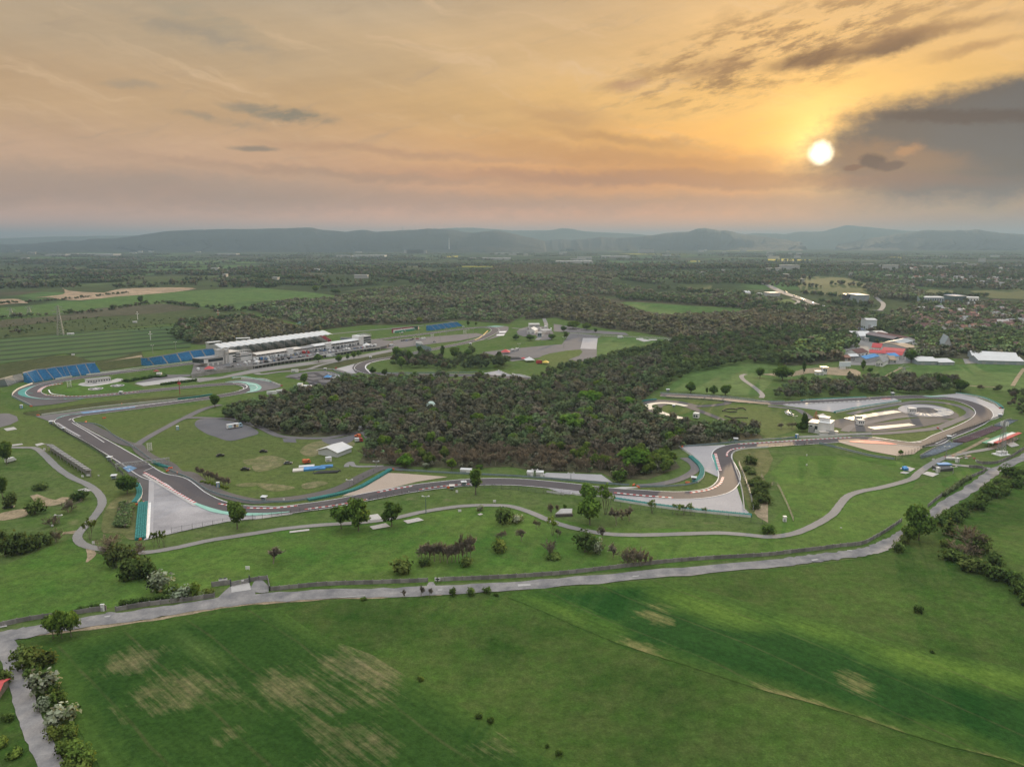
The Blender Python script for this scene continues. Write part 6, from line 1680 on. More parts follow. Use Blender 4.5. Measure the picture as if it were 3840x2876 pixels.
solid('white wall beyond the first tight loop run-off',A((2080,738),(2209,742))+B((60,742),(140,770),(220,800)),m_railw,1.3,.8)
solid('white pit wall stretch near the stands',A((480,742),(640,716),(900,690),(1200,662)),m_railw,1.2,.8)
solid('white wall edging the far right run-off',D((2036,1000),(2012,1062),(1900,1104),(1775,1150)),m_railw,.9,.6)
solid('white wall along the outer hairpin run-off',G_((300,795),(380,806),(450,816)),m_railw,1.0,.6)
solid('low white wall by the crossing of the hairpin run-off',G_((515,808),(560,820),(720,830),(880,852)),m_railw,1.0,.5)
solid('pale wall along the pad behind the far straight',B((2090,668),(2209,710))+C_((60,705),(185,738)),m_railw,1.2,.7)
for i,(p,lab) in enumerate([(E((1185,445))[0],'orange barrier block at the lower end of the curved tyre wall'),(E((1220,742))[0],'orange barrier block ending the deep tyre wall'),(E((1245,430))[0],'orange barrier block topping the deep tyre wall'),(E((1470,132))[0],'orange barrier block at the upper side of the gantry crossing'),(E((1450,155))[0],'orange barrier block at the lower side of the gantry crossing'),(E((1530,175))[0],'orange barrier block on the inner service road'),(F_((1192,604))[0],'orange barrier block behind the gravel trap tip'),(G_((1050,738))[0],'orange barrier block left at the loop road crossing'),(G_((1088,755))[0],'orange barrier block right at the loop road crossing'),(G_((1515,718))[0],'orange barrier block by the chicane marshal hut'),(G_((1470,408))[0],'red-orange barrier block at the top of the chicane run-off'),(A((1050,960))[0],'orange barrier pair on the opposite straight'),(A((330,1056))[0],'orange barrier at the end of the opposite straight'),(A((900,1080))[0],'orange barrier on the inner grass of the junction bend'),(A((740,1115))[0],'orange barrier at the start of the inner service road'),(A((268,978))[0],'orange barrier closing the escape road'),(B((690,648))[0],'red barrier behind the kart track run-off'),(B((1745,686))[0],'orange barrier on the far straight'),(B((220,800))[0],'red barrier at the end of the white loop wall'),(D((2002,995))[0],'red barrier at the end of the far tyre wall'),(D((1465,1168))[0],'red barrier at the inner loop junction'),(F_((1665,762))[0],'orange barrier near the white marshal hut')]):
 t=thing('safety_barrier',lab,'barrier',G(p),.3+i)
 mb=MB();mb.box(-1.4,1.4,-.4,.4,0,.9);mb.box(-1.3,1.3,-.25,.25,.9,1.15);mb.build('barrier_block',m_orange if 'red ' not in lab else m_red,t)
 mb=MB();pass
 for x in (-1.2,1.2):
  mb=MB();mb.box(x-.2,x+.2,-.62,.62,-.1,.25);mb.build('foot',m_dkmetal,t)
def catch_fence(label,pts,h=3.2,post=5.0,wires=7,m=None):
 t,xy=line_thing('catch_fence',label,'fence',pts,4)
 q=resample(xy,max(post,sum(math.dist(p,r_) for p,r_ in zip(xy,xy[1:]))/98))
 for x,y in q:
  mb=MB();mb.tube((x,y,-.2),(x,y,h),.09,n=4);mb.tube((x,y,h),(x,y+.5,h+.5),.07,n=4);mb.build('post',m_fence,t)
 mb=MB()
 for k in range(wires):
  z=.3+(h-.4)*k/(wires-1)
  sweep(mb,q,[(-.025,z),(.025,z),(.025,z+.07),(-.025,z+.07)])
 mb.build('mesh_screen',m or m_fence,t)
 return t
catch_fence('wire debris fence along the park side of the front straight',E((1480,690),(1960,612),(2209,575))+F_((250,995),(500,960),(700,922),(1000,868),(1300,812),(1600,760),(1800,745)))
catch_fence('wire fence on posts below the trackside tree',F_((1820,755),(2000,762),(2209,775))+G_((200,800),(500,830)),2.6)
catch_fence('wire park fence on the lawn under the long tyre wall',G_((850,905),(1200,960),(1500,995),(1800,1015),(2160,1070)),2.2,6,3)
catch_fence('wire fence beside the hairpin white wall',G_((1955,560),(2010,700),(2060,850),(2082,968)),3.4,5,8,m_steel)
catch_fence('fence round the corner of the scree slope',G_((2150,660),(2180,720),(2209,760))+H_((60,960),(140,1090),(220,1280)),2.4)
catch_fence('wire fence on the far side of the braking zone',A((460,1140),(700,1285),(900,1410),(980,1500),(1075,1590)),3.0)
catch_fence('wire debris fence in front of the slate seats',H_((1100,752),(1280,680),(1440,610),(1650,520),(1900,420)),3.2)
catch_fence('dark fence along the track below the control house',D((0,1325),(180,1318),(380,1312)),2.4)
catch_fence('long fence between far car park and brown wood',C_((500,352),(740,372),(1000,378),(1540,404)),2.6,8,5,m_railw)
catch_fence('low fence along the inner meadow below the containers',F_((840,730),(950,660),(1060,600)),2.0,6,3)
# ---------------- stands
def tier(mb,b0,b1,t1,t0,n,mi=0):
 """stepped seating between a front edge b0-b1 and a back edge t0-t1"""
 b0,b1,t1,t0=map(Vector,(b0,b1,t1,t0))
 for k in range(n):
  l0,r0=b0.lerp(t0,k/n),b1.lerp(t1,k/n)
  l1,r1=b0.lerp(t0,(k+1)/n),b1.lerp(t1,(k+1)/n)
  z=l1.z;zr=r1.z
  vs=[(l0.x,l0.y,0),(r0.x,r0.y,0),(r1.x,r1.y,0),(l1.x,l1.y,0),(l0.x,l0.y,z),(r0.x,r0.y,zr),(r1.x,r1.y,zr),(l1.x,l1.y,z)]
  mb.add(vs,[(4,5,6,7),(0,1,5,4),(1,2,6,5),(2,3,7,6),(3,0,4,7)],mi)
def stand(label,fr,bots,tops,h,mats,n=14,z0=1.0,gap=.055,aisle=None,nm='seat_block'):
 o=G(fr(bots[0])[0])
 t=thing('grandstand',label,'grandstand',(o.x,o.y,o.z))
 B_=[G(fr(p)[0],z0+o.z)-o for p in bots]
 T_=[G(fr(p)[0],h+o.z)-o for p in tops]
 for i in range(len(bots)-1):
  b0,b1=B_[i].lerp(B_[i+1],gap),B_[i].lerp(B_[i+1],1-gap)
  t0,t1=T_[i].lerp(T_[i+1],gap),T_[i].lerp(T_[i+1],1-gap)
  mb=MB();tier(mb,b0,b1,t1,t0,n)
  mb.build(nm,mats[i%len(mats)],t)
 for i in range(1,len(bots)-1):
  b0,b1=B_[i-1].lerp(B_[i],1-gap),B_[i].lerp(B_[i+1],gap)
  t0,t1=T_[i-1].lerp(T_[i],1-gap),T_[i].lerp(T_[i+1],gap)
  lo=Vector((0,0,-.35))
  mb=MB();tier(mb,b0+lo*.5,b1+lo*.5,t1+lo,t0+lo,n);mb.build('aisle_steps',aisle or m_conc2,t)
 mb=MB()
 for i in range(len(T_)-1):
  a,b=T_[i],T_[i+1]
  d=(b-a).normalized();nn=Vector((-d.y,d.x,0))*.15
  mb.add([(a.x,a.y,h),(b.x,b.y,h),(b.x+nn.x,b.y+nn.y,h),(a.x+nn.x,a.y+nn.y,h),(a.x,a.y,h+1.1),(b.x,b.y,h+1.1),(b.x+nn.x,b.y+nn.y,h+1.1),(a.x+nn.x,a.y+nn.y,h+1.1)],[(4,5,6,7),(0,1,5,4),(2,3,7,6)])
 mb.build('back_rail',m_steel,t)
 return t
stand('blue-seated stand of nine blocks outside the first tight loop',A,[(250,768),(290,765),(372,750),(462,735),(545,722),(575,716),(612,712),(697,705),(778,692),(872,682)],[(196,690),(228,682),(315,662),(395,655),(478,640),(535,636),(570,630),(655,620),(735,608),(822,602)],10,[m_seatblue])
stand('blue-seated stand of six blocks left of the white roofed grandstand',A,[(1265,620),(1322,613),(1445,601),(1562,584),(1675,569),(1780,550),(1885,538)],[(1212,560),(1275,560),(1400,541),(1525,521),(1635,501),(1740,488),(1838,478)],9,[m_seatblue])
stand('blue-seated stand at the far end of the pit straight',B,[(1505,319),(1550,313),(1597,306),(1645,300),(1690,294),(1740,287),(1785,280)],[(1466,282),(1510,276),(1556,270),(1602,264),(1648,258),(1694,253),(1738,248)],8,[m_seatblue])
stand('small grey bench stand at the left of the first tight loop',A,[(0,803),(70,795),(135,770),(228,748)],[(-30,752),(40,735),(110,716),(192,700)],6,[m_seatk,m_seatg,m_seatg],10)
o_=stand('uncovered stand with seats in red, white and green bands',B,[(1205,338),(1290,327),(1375,315),(1412,305)],[(1166,312),(1252,301),(1338,291),(1402,285)],6,[plain('green_seats',(.05,.22,.14),.12,.5,.6)],12,.8)
for fa,fb,mt in ((.34,.68,m_belt),(.68,1.0,m_seatr)):
 bl=[(1205,338),(1290,327),(1375,315),(1412,305)];tl=[(1166,312),(1252,301),(1338,291),(1402,285)]
 oo=o_.location
 for i in range(3):
  f=lambda k,u:(G(B(bl[k])[0],.8+oo.z).lerp(G(B(tl[k])[0],6+oo.z),u)-oo)+Vector((0,0,.45))
  l0,r0,l1,r1=f(i,fa),f(i+1,fa),f(i,fb),f(i+1,fb)
  a0,a1=l0.lerp(r0,.05),l0.lerp(r0,.95);c0,c1=l1.lerp(r1,.05),l1.lerp(r1,.95)
  mb=MB();tier(mb,a0,a1,c1,c0,5);mb.build('seat_band',mt,o_)
stand('sloping slate-grey seat rows on the bank by the right-hand sweep',H_,[(1440,702),(1560,655),(1690,600)],[(1310,716),(1440,645),(1580,590)],2.2,[m_seatb],6,.4)
stand('plum-coloured seat rows, middle part of the bank by the right-hand sweep',H_,[(1700,595),(1830,548),(1960,495),(2040,462)],[(1590,585),(1720,540),(1850,490),(1940,455)],2.4,[m_seatp],6,.4)
stand('grey seat rows highest on the bank by the right-hand sweep',H_,[(2045,460),(2140,408),(2160,402)],[(1950,452),(2060,405),(2100,398)],2.4,[m_seatb],6,.4)
b=[(1905,592),(1985,590),(2150,512)]
t=thing('grandstand','narrow stand on steel legs with white, green and red seats facing away','grandstand',G(H_((1950,600))[0]))
o=t.location
p0,p1=G(H_((1925,592))[0],5.0)-o,G(H_((2135,505))[0],5.0)-o
e=(p1-p0).normalized();nn=Vector((-e.y,e.x,0))
for k,(mt,w0,w1,zz) in enumerate([(m_red,-4.5,-1.5,5.2),(m_belt,-1.5,2.5,4.4),(plain('green_seats',(.05,.22,.14),.12,.5,.6),2.5,6,3.6)]):
 mb=MB();q=[p0+nn*w0,p1+nn*w0,p1+nn*w1,p0+nn*w1]
 mb.prism([(v.x,v.y) for v in q],zz-.5,zz);mb.build('seat_band',mt,t)
for k in range(7):
 q=p0.lerp(p1,(k+.3)/6.6)
 for w in (-4,2):
  mb=MB();mb.tube((q.x+nn.x*w,q.y+nn.y*w,-.2),(q.x+nn.x*w,q.y+nn.y*w,4.9 if w<0 else 4),.18,n=4);mb.build('leg',m_steel,t)
ra,rb,rc,rd=[G(p,5.0) for p in A((385,1295),(455,1302),(790,1522),(742,1524))]
t=thing('open_stand','long empty stand with weathered grey deck on the left slope','grandstand',(ra.x,ra.y,0))
o=t.location.copy();o.z=0
mb=MB()
vs=[(p.x-o.x,p.y-o.y) for p in (ra,rd,rc,rb)]
mb.prism(vs,[4.2,4.2,5.2,5.2] if False else 4.5,5.0);mb.build('deck',plain('weathered_deck',(.27,.25,.235),.16,.4,.85),t)
for k in range(16):
 mb=MB()
 a,b=ra.lerp(rd,(k+.5)/16)-o,rb.lerp(rc,(k+.5)/16)-o
 dr=(rd-ra).normalized()*.35
 mb.prism([(a.x,a.y),(a.x+dr.x,a.y+dr.y),(b.x+dr.x,b.y+dr.y),(b.x,b.y)],5.0,5.25)
 mb.build('rib',m_seatk,t)
for k in range(12):
 for s in (.12,.88):
  a=(ra.lerp(rd,(k+.5)/12)).lerp(rb.lerp(rc,(k+.5)/12),s)-o
  mb=MB();mb.tube((a.x,a.y,-.3),(a.x,a.y,4.6),.22,n=4);mb.build('leg',m_conc2,t)
mb=MB();a,b=ra.lerp(rb,.85)-o,rd.lerp(rc,.85)-o
a2,b2=ra.lerp(rb,.7)-o,rd.lerp(rc,.7)-o
mb.prism([(a.x,a.y),(b.x,b.y),(b2.x,b2.y),(a2.x,a2.y)],0,4.5);mb.build('under_store',m_conc2,t)
# ---------------- main grandstand with the scalloped white roof
f0,f1=G(Q2((-1050,776))[0],2.2),G(Q2((860,506))[0],2.2)
a,rz=Vector((f0.x,f0.y,0)),math.atan2(f1.y-f0.y,f1.x-f0.x)
Lg=math.hypot(f1.x-f0.x,f1.y-f0.y)
gs=thing('main_grandstand','long grandstand with scalloped white membrane roof above the pits','grandstand',a,rz)
NB_=18
for i in range(NB_):
 x0,x1=Lg*i/NB_+.5,Lg*(i+1)/NB_-.5
 mb=MB();tier(mb,(x0,0,2.2),(x1,0,2.2),(x1,27,13),(x0,27,13),18)
 o=mb.build('seat_block',m_seatr if i==NB_-1 else m_seatk if i%2 else m_seatg,gs)
 if i==NB_-1:o['label']='maroon end block of seats'
 mb=MB();tier(mb,(x1,0,2.0),(x1+1,0,2.0),(x1+1,27,12.6),(x1,27,12.6),18);mb.build('aisle_steps',m_conc2,gs)
inv=Matrix.Translation(a)@Matrix.Rotation(rz,4,'Z');inv=inv.inverted()
rf0,rf1=inv@G(Q1((480,566))[0],15.0),inv@G(Q2((892,391))[0],15.0)
rb0,rb1=inv@G(Q1((330,480))[0],17.5),inv@G(Q2((720,318))[0],17.5)
print('grandstand',Lg,'roof',rf0,rf1,rb0,rb1)
BAYS,SEG,ROWS=19,8,5
vs,fs=[],[]
nx=BAYS*SEG
for side in (0,1):
 for r in range(ROWS+1):
  for i in range(nx+1):
   u,v=i/nx,r/ROWS
   p=rf0.lerp(rf1,u).lerp(rb0.lerp(rb1,u),v)
   z=p.z+1.0*math.sin(math.pi*((u*BAYS)%1.0 if i<nx else 0))*(1.0-.15*v)-side*.3
   vs.append((p.x,p.y,z))
W_=nx+1
S_=(ROWS+1)*W_
for r in range(ROWS):
 for i in range(nx):
  q=(r*W_+i,r*W_+i+1,(r+1)*W_+i+1,(r+1)*W_+i)
  fs.append(q);fs.append(tuple(S_+x for x in q[::-1]))
for i in range(nx):
 fs.append((i,S_+i,S_+i+1,i+1));k=ROWS*W_
 fs.append((k+i+1,S_+k+i+1,S_+k+i,k+i))
for r in range(ROWS):
 fs.append(((r+1)*W_,S_+(r+1)*W_,S_+r*W_,r*W_));k=nx
 fs.append((r*W_+k,S_+r*W_+k,S_+(r+1)*W_+k,(r+1)*W_+k))
mb=MB();mb.add(vs,fs);mb.build('roof',m_roofw,gs,smooth=True)
for k in range(BAYS+1):
 u=k/BAYS
 p,q=rf0.lerp(rf1,u),rb0.lerp(rb1,u)
 mb=MB();c=p.lerp(q,.72)
 mb.tube((c.x,c.y,0),(c.x,c.y,c.z-.3),.35,n=6);mb.tube((c.x,c.y,c.z-3),tuple(p.lerp(q,.2)-Vector((0,0,.5))),.2,n=4)
 mb.build('roof_column',m_steel,gs)
mb=MB();mb.box(0,Lg,27.2,33,0,12.2);mb.build('rear_building',m_wallg,gs)
for xq in [(220,485,480,425),(770,400,1035,360)]:
 pl,pr=Q1((xq[0],xq[1]))[0],Q1((xq[2],xq[3]+30))[0]
 la,rzz,L2=base_frame(pl,pr,8.0)
 t=thing('flat_roofed_pavilion','long white flat-roofed pavilion behind the roof edge, '+('nearest the blue stand' if xq[0]<500 else 'midway along the grandstand'),'building',(la.x,la.y,0),rzz)
 mb=MB();mb.box(0,L2,0,7,0,10);mb.build('wall',m_wallg,t)
 mb=MB();mb.box(-.6,L2+.6,-.8,7.8,10.0,10.6);mb.build('roof',m_roofw,t)
 mb=MB();mb.box(1,L2-1,-.06,0.0,7.6,9.2);mb.build('window',m_glass,t)
# ---------------- pit building
pa_,prz,PL=base_frame(Q1((1180,792))[0],Q2((1412,594))[0],PZ)
pit=thing('pit_building','long white pit building with garage doors and pale roofs','building',pa_,prz)
mb=MB();mb.box(0,PL,0,15,-PZ,4.2);mb.build('wall',m_wall,pit)
mb=MB();mb.box(0,PL,1.5,15,4.2,6.6);mb.build('upper_wall',plain('tan_fascia',(.30,.25,.21),.1,.3,.7),pit)
for u0,u1,mt,dz in [(-.005,.40,m_roofc,0),(.405,.52,m_roofg,-.5),(.525,.715,m_roofw,.3),(.72,1.0,m_roofw,.3)]:
 mb=MB()
 x0,x1=PL*u0,PL*u1
 pr_=[(-.6,6.6+dz),(2.5,7.6+dz),(8,8.3+dz),(13,7.6+dz),(16,6.6+dz)]
 pts_=pr_+[(y,z-.45) for y,z in pr_[::-1]]
 n=len(pts_)
 mb.add([(x0,y,z) for y,z in pts_]+[(x1,y,z) for y,z in pts_],[tuple(range(n))[::-1],tuple(range(n,2*n))]+[(k,(k+1)%n,n+(k+1)%n,n+k) for k in range(n)])
 mb.build('roof',mt,pit)
nd=34
for k in range(nd):
 x=PL*(k+.5)/nd
 mb=MB();mb.box(x-1.9,x+1.9,-.05,.02,.05,3.2);mb.build('garage_door',m_door if k%3 else m_dkmetal,pit)
for k in range(24):
 x=PL*(k+.5)/24
 mb=MB();mb.box(x-2.6,x+2.6,1.44,1.52,4.7,5.9);mb.build('window',m_glass,pit)
for q in (Q1((1790,690))[0],Q2((765,685))[0]):
 c=Matrix.Rotation(-prz,4,'Z')@(G(q,PZ)-pa_)
 mb=MB();mb.box(c.x-4.2,c.x+4.2,-2.4,1.4,0,8.8);mb.build('stair_tower',m_wall,pit)
 mb=MB();mb.box(c.x-4.4,c.x+4.4,-2.6,1.6,8.8,9.1);mb.build('tower_roof',m_roofw,pit)
la,rzz,L2=base_frame(Q1((205,915))[0],Q1((520,868))[0],PZ)
rc=thing('race_control','white race control block with dark glazed storey and round tower','building',la,prz)
loc=lambda q,z=PZ:Matrix.Rotation(-prz,4,'Z')@(G(q,z)-la)
x1=L2
mb=MB();mb.box(0,x1,0,16,-PZ,3.8);mb.build('lower_wall',m_wall,rc)
mb=MB();mb.prism([(-1,-.4),(x1,-.4),(x1,16),(-9,16),(-7,5)],3.8,9.2);mb.build('upper_wall',m_wall,rc)
mb=MB();mb.box(1,x1-.5,-.55,-.35,4.7,8.2);mb.build('window',m_glass,rc)
mb=MB();mb.prism([(-1.1,-.2),(-7.2,5),(-9.2,16),(-9.0,16.2),(-1,-.35)],4.2,8.8);mb.build('window',m_glass,rc)
mb=MB();mb.prism([(-1.6,-.9),(x1+.3,-.9),(x1+.3,16.4),(-9.6,16.4),(-7.6,4.8)],9.2,9.7);mb.build('roof',m_roofg,rc)
for k in range(3):
 x=x1*(k+.6)/3.2
 mb=MB();mb.box(x-2.2,x+2.2,-.06,.02,.1,2.9);mb.build('garage_door',m_door,rc)
tx=loc(Q1((500,872))[0]).x
mb=MB();mb.tube((tx,5,-PZ),(tx,5,17.5),5.2,n=20);mb.tube((tx+8,4,-PZ),(tx+8,4,16.6),4.2,n=20);mb.build('round_tower',plain('pale_concrete',(.46,.45,.43),.06,.3,.75),rc)
mb=MB()
for cx,cy,r_,z in ((tx,5,5.5,17.5),(tx+8,4,4.4,16.6)):
 for k in range(20):
  t0,t1=2*math.pi*k/20,2*math.pi*(k+1)/20
  for zz in (z+.2,z+1.1):mb.tube((cx+r_*math.cos(t0),cy+r_*math.sin(t0),zz),(cx+r_*math.cos(t1),cy+r_*math.sin(t1),zz),.12,n=4,cap=False)
mb.build('tower_railing',m_steel,rc)
bx0,bx1=loc(Q1((612,866))[0]).x,loc(Q1((915,832))[0]).x
mb=MB();mb.box(bx0,bx1,.3,18,-PZ,12.6);mb.build('main_wall',m_wall,rc)
mb=MB();mb.box(bx0-.8,bx1+.8,-.8,18.6,12.6,13.2);mb.build('main_roof',m_roofc,rc)
for z0,z1,xa in ((10.2,11.6,bx0+.6),(6.8,8.2,(bx0+bx1)/2),(3.4,4.8,(bx0+bx1)/2),(.3,2.4,(bx0+bx1)/2)):
 mb=MB();mb.box(xa,bx1-5,.22,.34,z0,z1);mb.build('window',m_glass,rc)
mb=MB();mb.tube((bx1-2.6,-1.0,-PZ),(bx1-2.6,-1.0,12.0),2.9,n=16);mb.build('stair_drum',m_wallg,rc)
for z in (3,6.2,9.4):
 mb=MB();mb.tube((bx1-2.6,-1.0,z),(bx1-2.6,-1.0,z+.9),3.0,n=16);mb.build('drum_opening',m_dkmetal,rc)
tx1=loc(Q1((1170,795))[0]).x
mb=MB();mb.box(bx1,tx1+.5,.5,15.5,-PZ,8.4);mb.build('link_wall',m_wall,rc)
mb=MB();mb.box(bx1+.3,tx1+.7,.2,15.8,8.4,8.8);mb.build('link_roof',m_roofg,rc)
mb=MB();mb.box(bx1+1,tx1-1,.42,.56,5.4,6.6);mb.build('window',m_glass,rc)
mb=MB()
for k in range(7):
 x=bx1+(tx1-bx1)*k/6
 mb.tube((x,2,12.3),(x,14,12.3),.16,n=4);mb.tube((x,2,8.8),(x,2,12.3),.14,n=4);mb.tube((x,14,8.8),(x,14,12.3),.14,n=4)
for y in (2,8,14):mb.tube((bx1,y,12.3),(tx1,y,12.3),.16,n=4)
mb.build('roof_trellis',m_railw,rc)
la,rzz,L2=base_frame(Q2((1414,596))[0],Q2((1655,562))[0],PZ)
et=thing('timing_tower','square white tower with trellis roof at the far end of the pits','building',la,prz)
mb=MB();mb.box(0,8,0,15,-PZ,12.5);mb.build('wall',m_wall,et)
mb=MB();mb.box(8,L2,.5,14.5,-PZ,10.6);mb.build('office_wall',m_wallg,et)
for z0,z1 in ((7.6,9.4),(4.2,6.0),(.4,2.6)):
 mb=MB();mb.box(9,L2-.5,.38,.54,z0,z1);mb.build('window',m_glass,et)
mb=MB();mb.box(7.6,L2+.6,-.2,15,10.6,11.0);mb.build('roof',m_roofw,et)
mb=MB()
for k in range(6):
 x=8+(L2-8)*k/5
 mb.tube((x,0,13.6),(x,14,13.6),.18,n=4);mb.tube((x,0,11),(x,0,13.6),.16,n=4);mb.tube((x,14,11),(x,14,13.6),.16,n=4)
for y in (0,5,10,14):mb.tube((8,y,13.6),(L2,y,13.6),.18,n=4)
mb.build('roof_trellis',m_steel,et)
la,rzz,L2=base_frame(Q2((1035,500))[0],Q2((1310,500))[0],5.0)
t=thing('footbridge','enclosed blue-grey footbridge over the straight behind the pits','bridge',(la.x,la.y,0),rzz)
mb=MB();mb.box(0,L2,0,4,5,8);mb.build('span',m_rail,t)
for x in (1,L2/2,L2-1):
 mb=MB();mb.box(x-.5,x+.5,1,3,-.2,5);mb.build('leg',m_conc2,t)
mb=MB();mb.box(-.3,L2+.3,-.3,4.3,8,8.4);mb.build('roof',m_roofg,t)
gp=[G(p,0.0) for p in Q1((1090,985),(1640,885),(2212,800))+Q2((700,855),(1290,752),(1790,672))]
gp=[(G(p,PZ).x,G(p,PZ).y) for p in Q1((1100,905),(1640,815),(2212,740))+Q2((680,795),(1290,700),(1800,640))]
t=thing('garage_row','row of open concrete garages under the edge of the paddock','building',(gp[0][0],gp[0][1],0))
o=Vector((gp[0][0],gp[0][1],0))
lp=[(x-o.x,y-o.y) for x,y in gp]
mb=MB();sweep(mb,lp,[(-2.8,3.35),(.6,3.35),(.6,3.9),(-2.8,3.9)],base=0);mb.build('slab',m_conc2,t)
mb=MB();sweep(mb,lp,[(-.25,-.2),(-.05,-.2),(-.05,3.3),(-.25,3.3)],base=0);mb.build('back_wall',plain('shade_painted_block',(.09,.088,.085),.25,.5,.9),t)  # shade inside the open garages is put into the back wall's colour
pil=resample(offset(lp,-2.6),5.6)
for x,y in pil:
 mb=MB();mb.box(x-.3,x+.3,y-.3,y+.3,-.2,3.4);mb.build('pillar',m_conc2,t)
mb=MB()
for k in range(3):sweep(mb,offset(lp,-2.7),[(-.05,4.2+.4*k),(.05,4.2+.4*k),(.05,4.3+.4*k),(-.05,4.3+.4*k)],base=0)
mb.build('railing',m_steel,t)
rw=[(G(p,PZ).x,G(p,PZ).y) for p in Q1((-120,1078),(300,1003),(700,952),(1095,906))]
t=thing('retaining_wall','grey retaining wall with fence at the near corner of the paddock','wall',(rw[0][0],rw[0][1],0))
lp=[(x-rw[0][0],y-rw[0][1]) for x,y in rw]
mb=MB();sweep(mb,lp,[(-.6,-.2),(-.1,-.2),(-.1,3.9),(-.6,3.9)],base=0);mb.build('wall_face',m_conc2,t)
mb=MB()
for k in range(4):sweep(mb,lp,[(-.35,4.2+.5*k),(-.25,4.2+.5*k),(-.25,4.3+.5*k),(-.35,4.3+.5*k)],base=0)
for x,y in resample(lp,4):mb.tube((x,y,3.9),(x,y,6),.08,n=4)
mb.build('fence',m_steel,t)
# ---------------- gantry over the track
ga,gb=G(E((1000,150))[0]),G(E((1465,95))[0])
gz_=up_h(E((1465,95))[0],E((1465,38))[0][1])
t=thing('gantry','silver lattice gantry bridging the track at the braking zone','gantry',ga,math.atan2(gb.y-ga.y,gb.x-ga.x))
Lg_=(gb-ga).length
def truss(mb,L_,z,w,h,n,r=.12):
 for y in (-w/2,w/2):
  for zz in (z,z+h):mb.tube((0,y,zz),(L_,y,zz),r,n=4)
 for k in range(n+1):
  x=L_*k/n
  for y in (-w/2,w/2):mb.tube((x,y,z),(x,y,z+h),r*.8,n=4)
  mb.tube((x,-w/2,z),(x,w/2,z),r*.8,n=4);mb.tube((x,-w/2,z+h),(x,w/2,z+h),r*.8,n=4)
  if k<n:
   x2=L_*(k+1)/n
   for y in (-w/2,w/2):mb.tube((x,y,z if k%2 else z+h),(x2,y,z+h if k%2 else z),r*.8,n=4)
   mb.tube((x,-w/2,z+h),(x2,w/2,z+h),r*.7,n=4)
mb=MB();truss(mb,Lg_,gz_-2.0,2.0,2.0,22,.15);mb.build('truss',m_steel,t)
for x in (.6,Lg_-.6):
 for y in (-1,1):
  mb=MB();mb.tube((x,y,-.2),(x,y,gz_-1.9),.22,n=6);mb.tube((x,y,1),(x,-y,gz_-2.2),.1,n=4);mb.build('leg',m_steel,t)
for fr,bx,by,tv,w,lab in [(A,1293,1362,1292,2.8,'open scaffold frame standing on the inner grass above the gantry'),(A,600,810,752,3.4,'low lattice frame inside the first tight loop'),(B,1522,382,350,4.5,'scaffold camera frame beside the far parking lot'),(B,1802,350,318,4.5,'scaffold camera frame inside the far hairpin')]:
 b_=fr((bx,by))[0];g=G(b_);h=up_h(b_,fr((bx,tv))[0][1])
 t=thing('scaffold_tower',lab,'scaffold',g,.4)
 mb=MB()
 for x in (-w,w):
  for y in (-1.2,1.2):
   mb=MB();mb.tube((x/2,y,-.2),(x/2,y,h),.14,n=4);mb.build('upright',m_railw,t)
 mb=MB()
 for k in range(1,5):
  z=h*k/4.2
  for y in (-1.2,1.2):mb.tube((-w/2,y,z),(w/2,y,z),.11,n=4)
  for x in (-w/2,w/2):mb.tube((x,-1.2,z),(x,1.2,z),.11,n=4)
  mb.tube((-w/2,-1.2,z-h/4.2),(w/2,-1.2,z),.09,n=4)
 mb.build('braces',m_railw,t)
# ---------------- marshal huts
def hut(p,label,s=1.0,roof=None):
 t=thing('marshal_hut',label,'hut',G(p),rnd.uniform(-.3,.3))
 for x in (-1.2,1.2):
  for y in (-.9,.9):
   mb=MB();mb.tube((x*s,y*s,-.2),(x*s,y*s,1.5*s),.1*s,n=4);mb.build('leg',m_steel,t)
 mb=MB();mb.box(-1.4*s,1.4*s,-1.1*s,1.1*s,1.0*s,1.2*s);mb.box(-1.4*s,1.4*s,.9*s,1.1*s,1.2*s,3.0*s);mb.box(-1.4*s,-1.3*s,-1.1*s,.9*s,1.2*s,3.0*s);mb.box(1.3*s,1.4*s,-1.1*s,.9*s,1.2*s,3.0*s);mb.box(-1.3*s,1.3*s,-1.1*s,-1.0*s,1.2*s,2.0*s);mb.build('cabin',m_rail,t)
 mb=MB();v=[(-1.9,-1.6),(1.9,-1.6),(1.9,1.5),(-1.9,1.5)]
 mb.prism([(x*s,y*s) for x,y in v],[3.0*s]*4,[3.15*s,3.15*s,3.5*s,3.5*s]);mb.build('roof',roof or m_roofw,t)
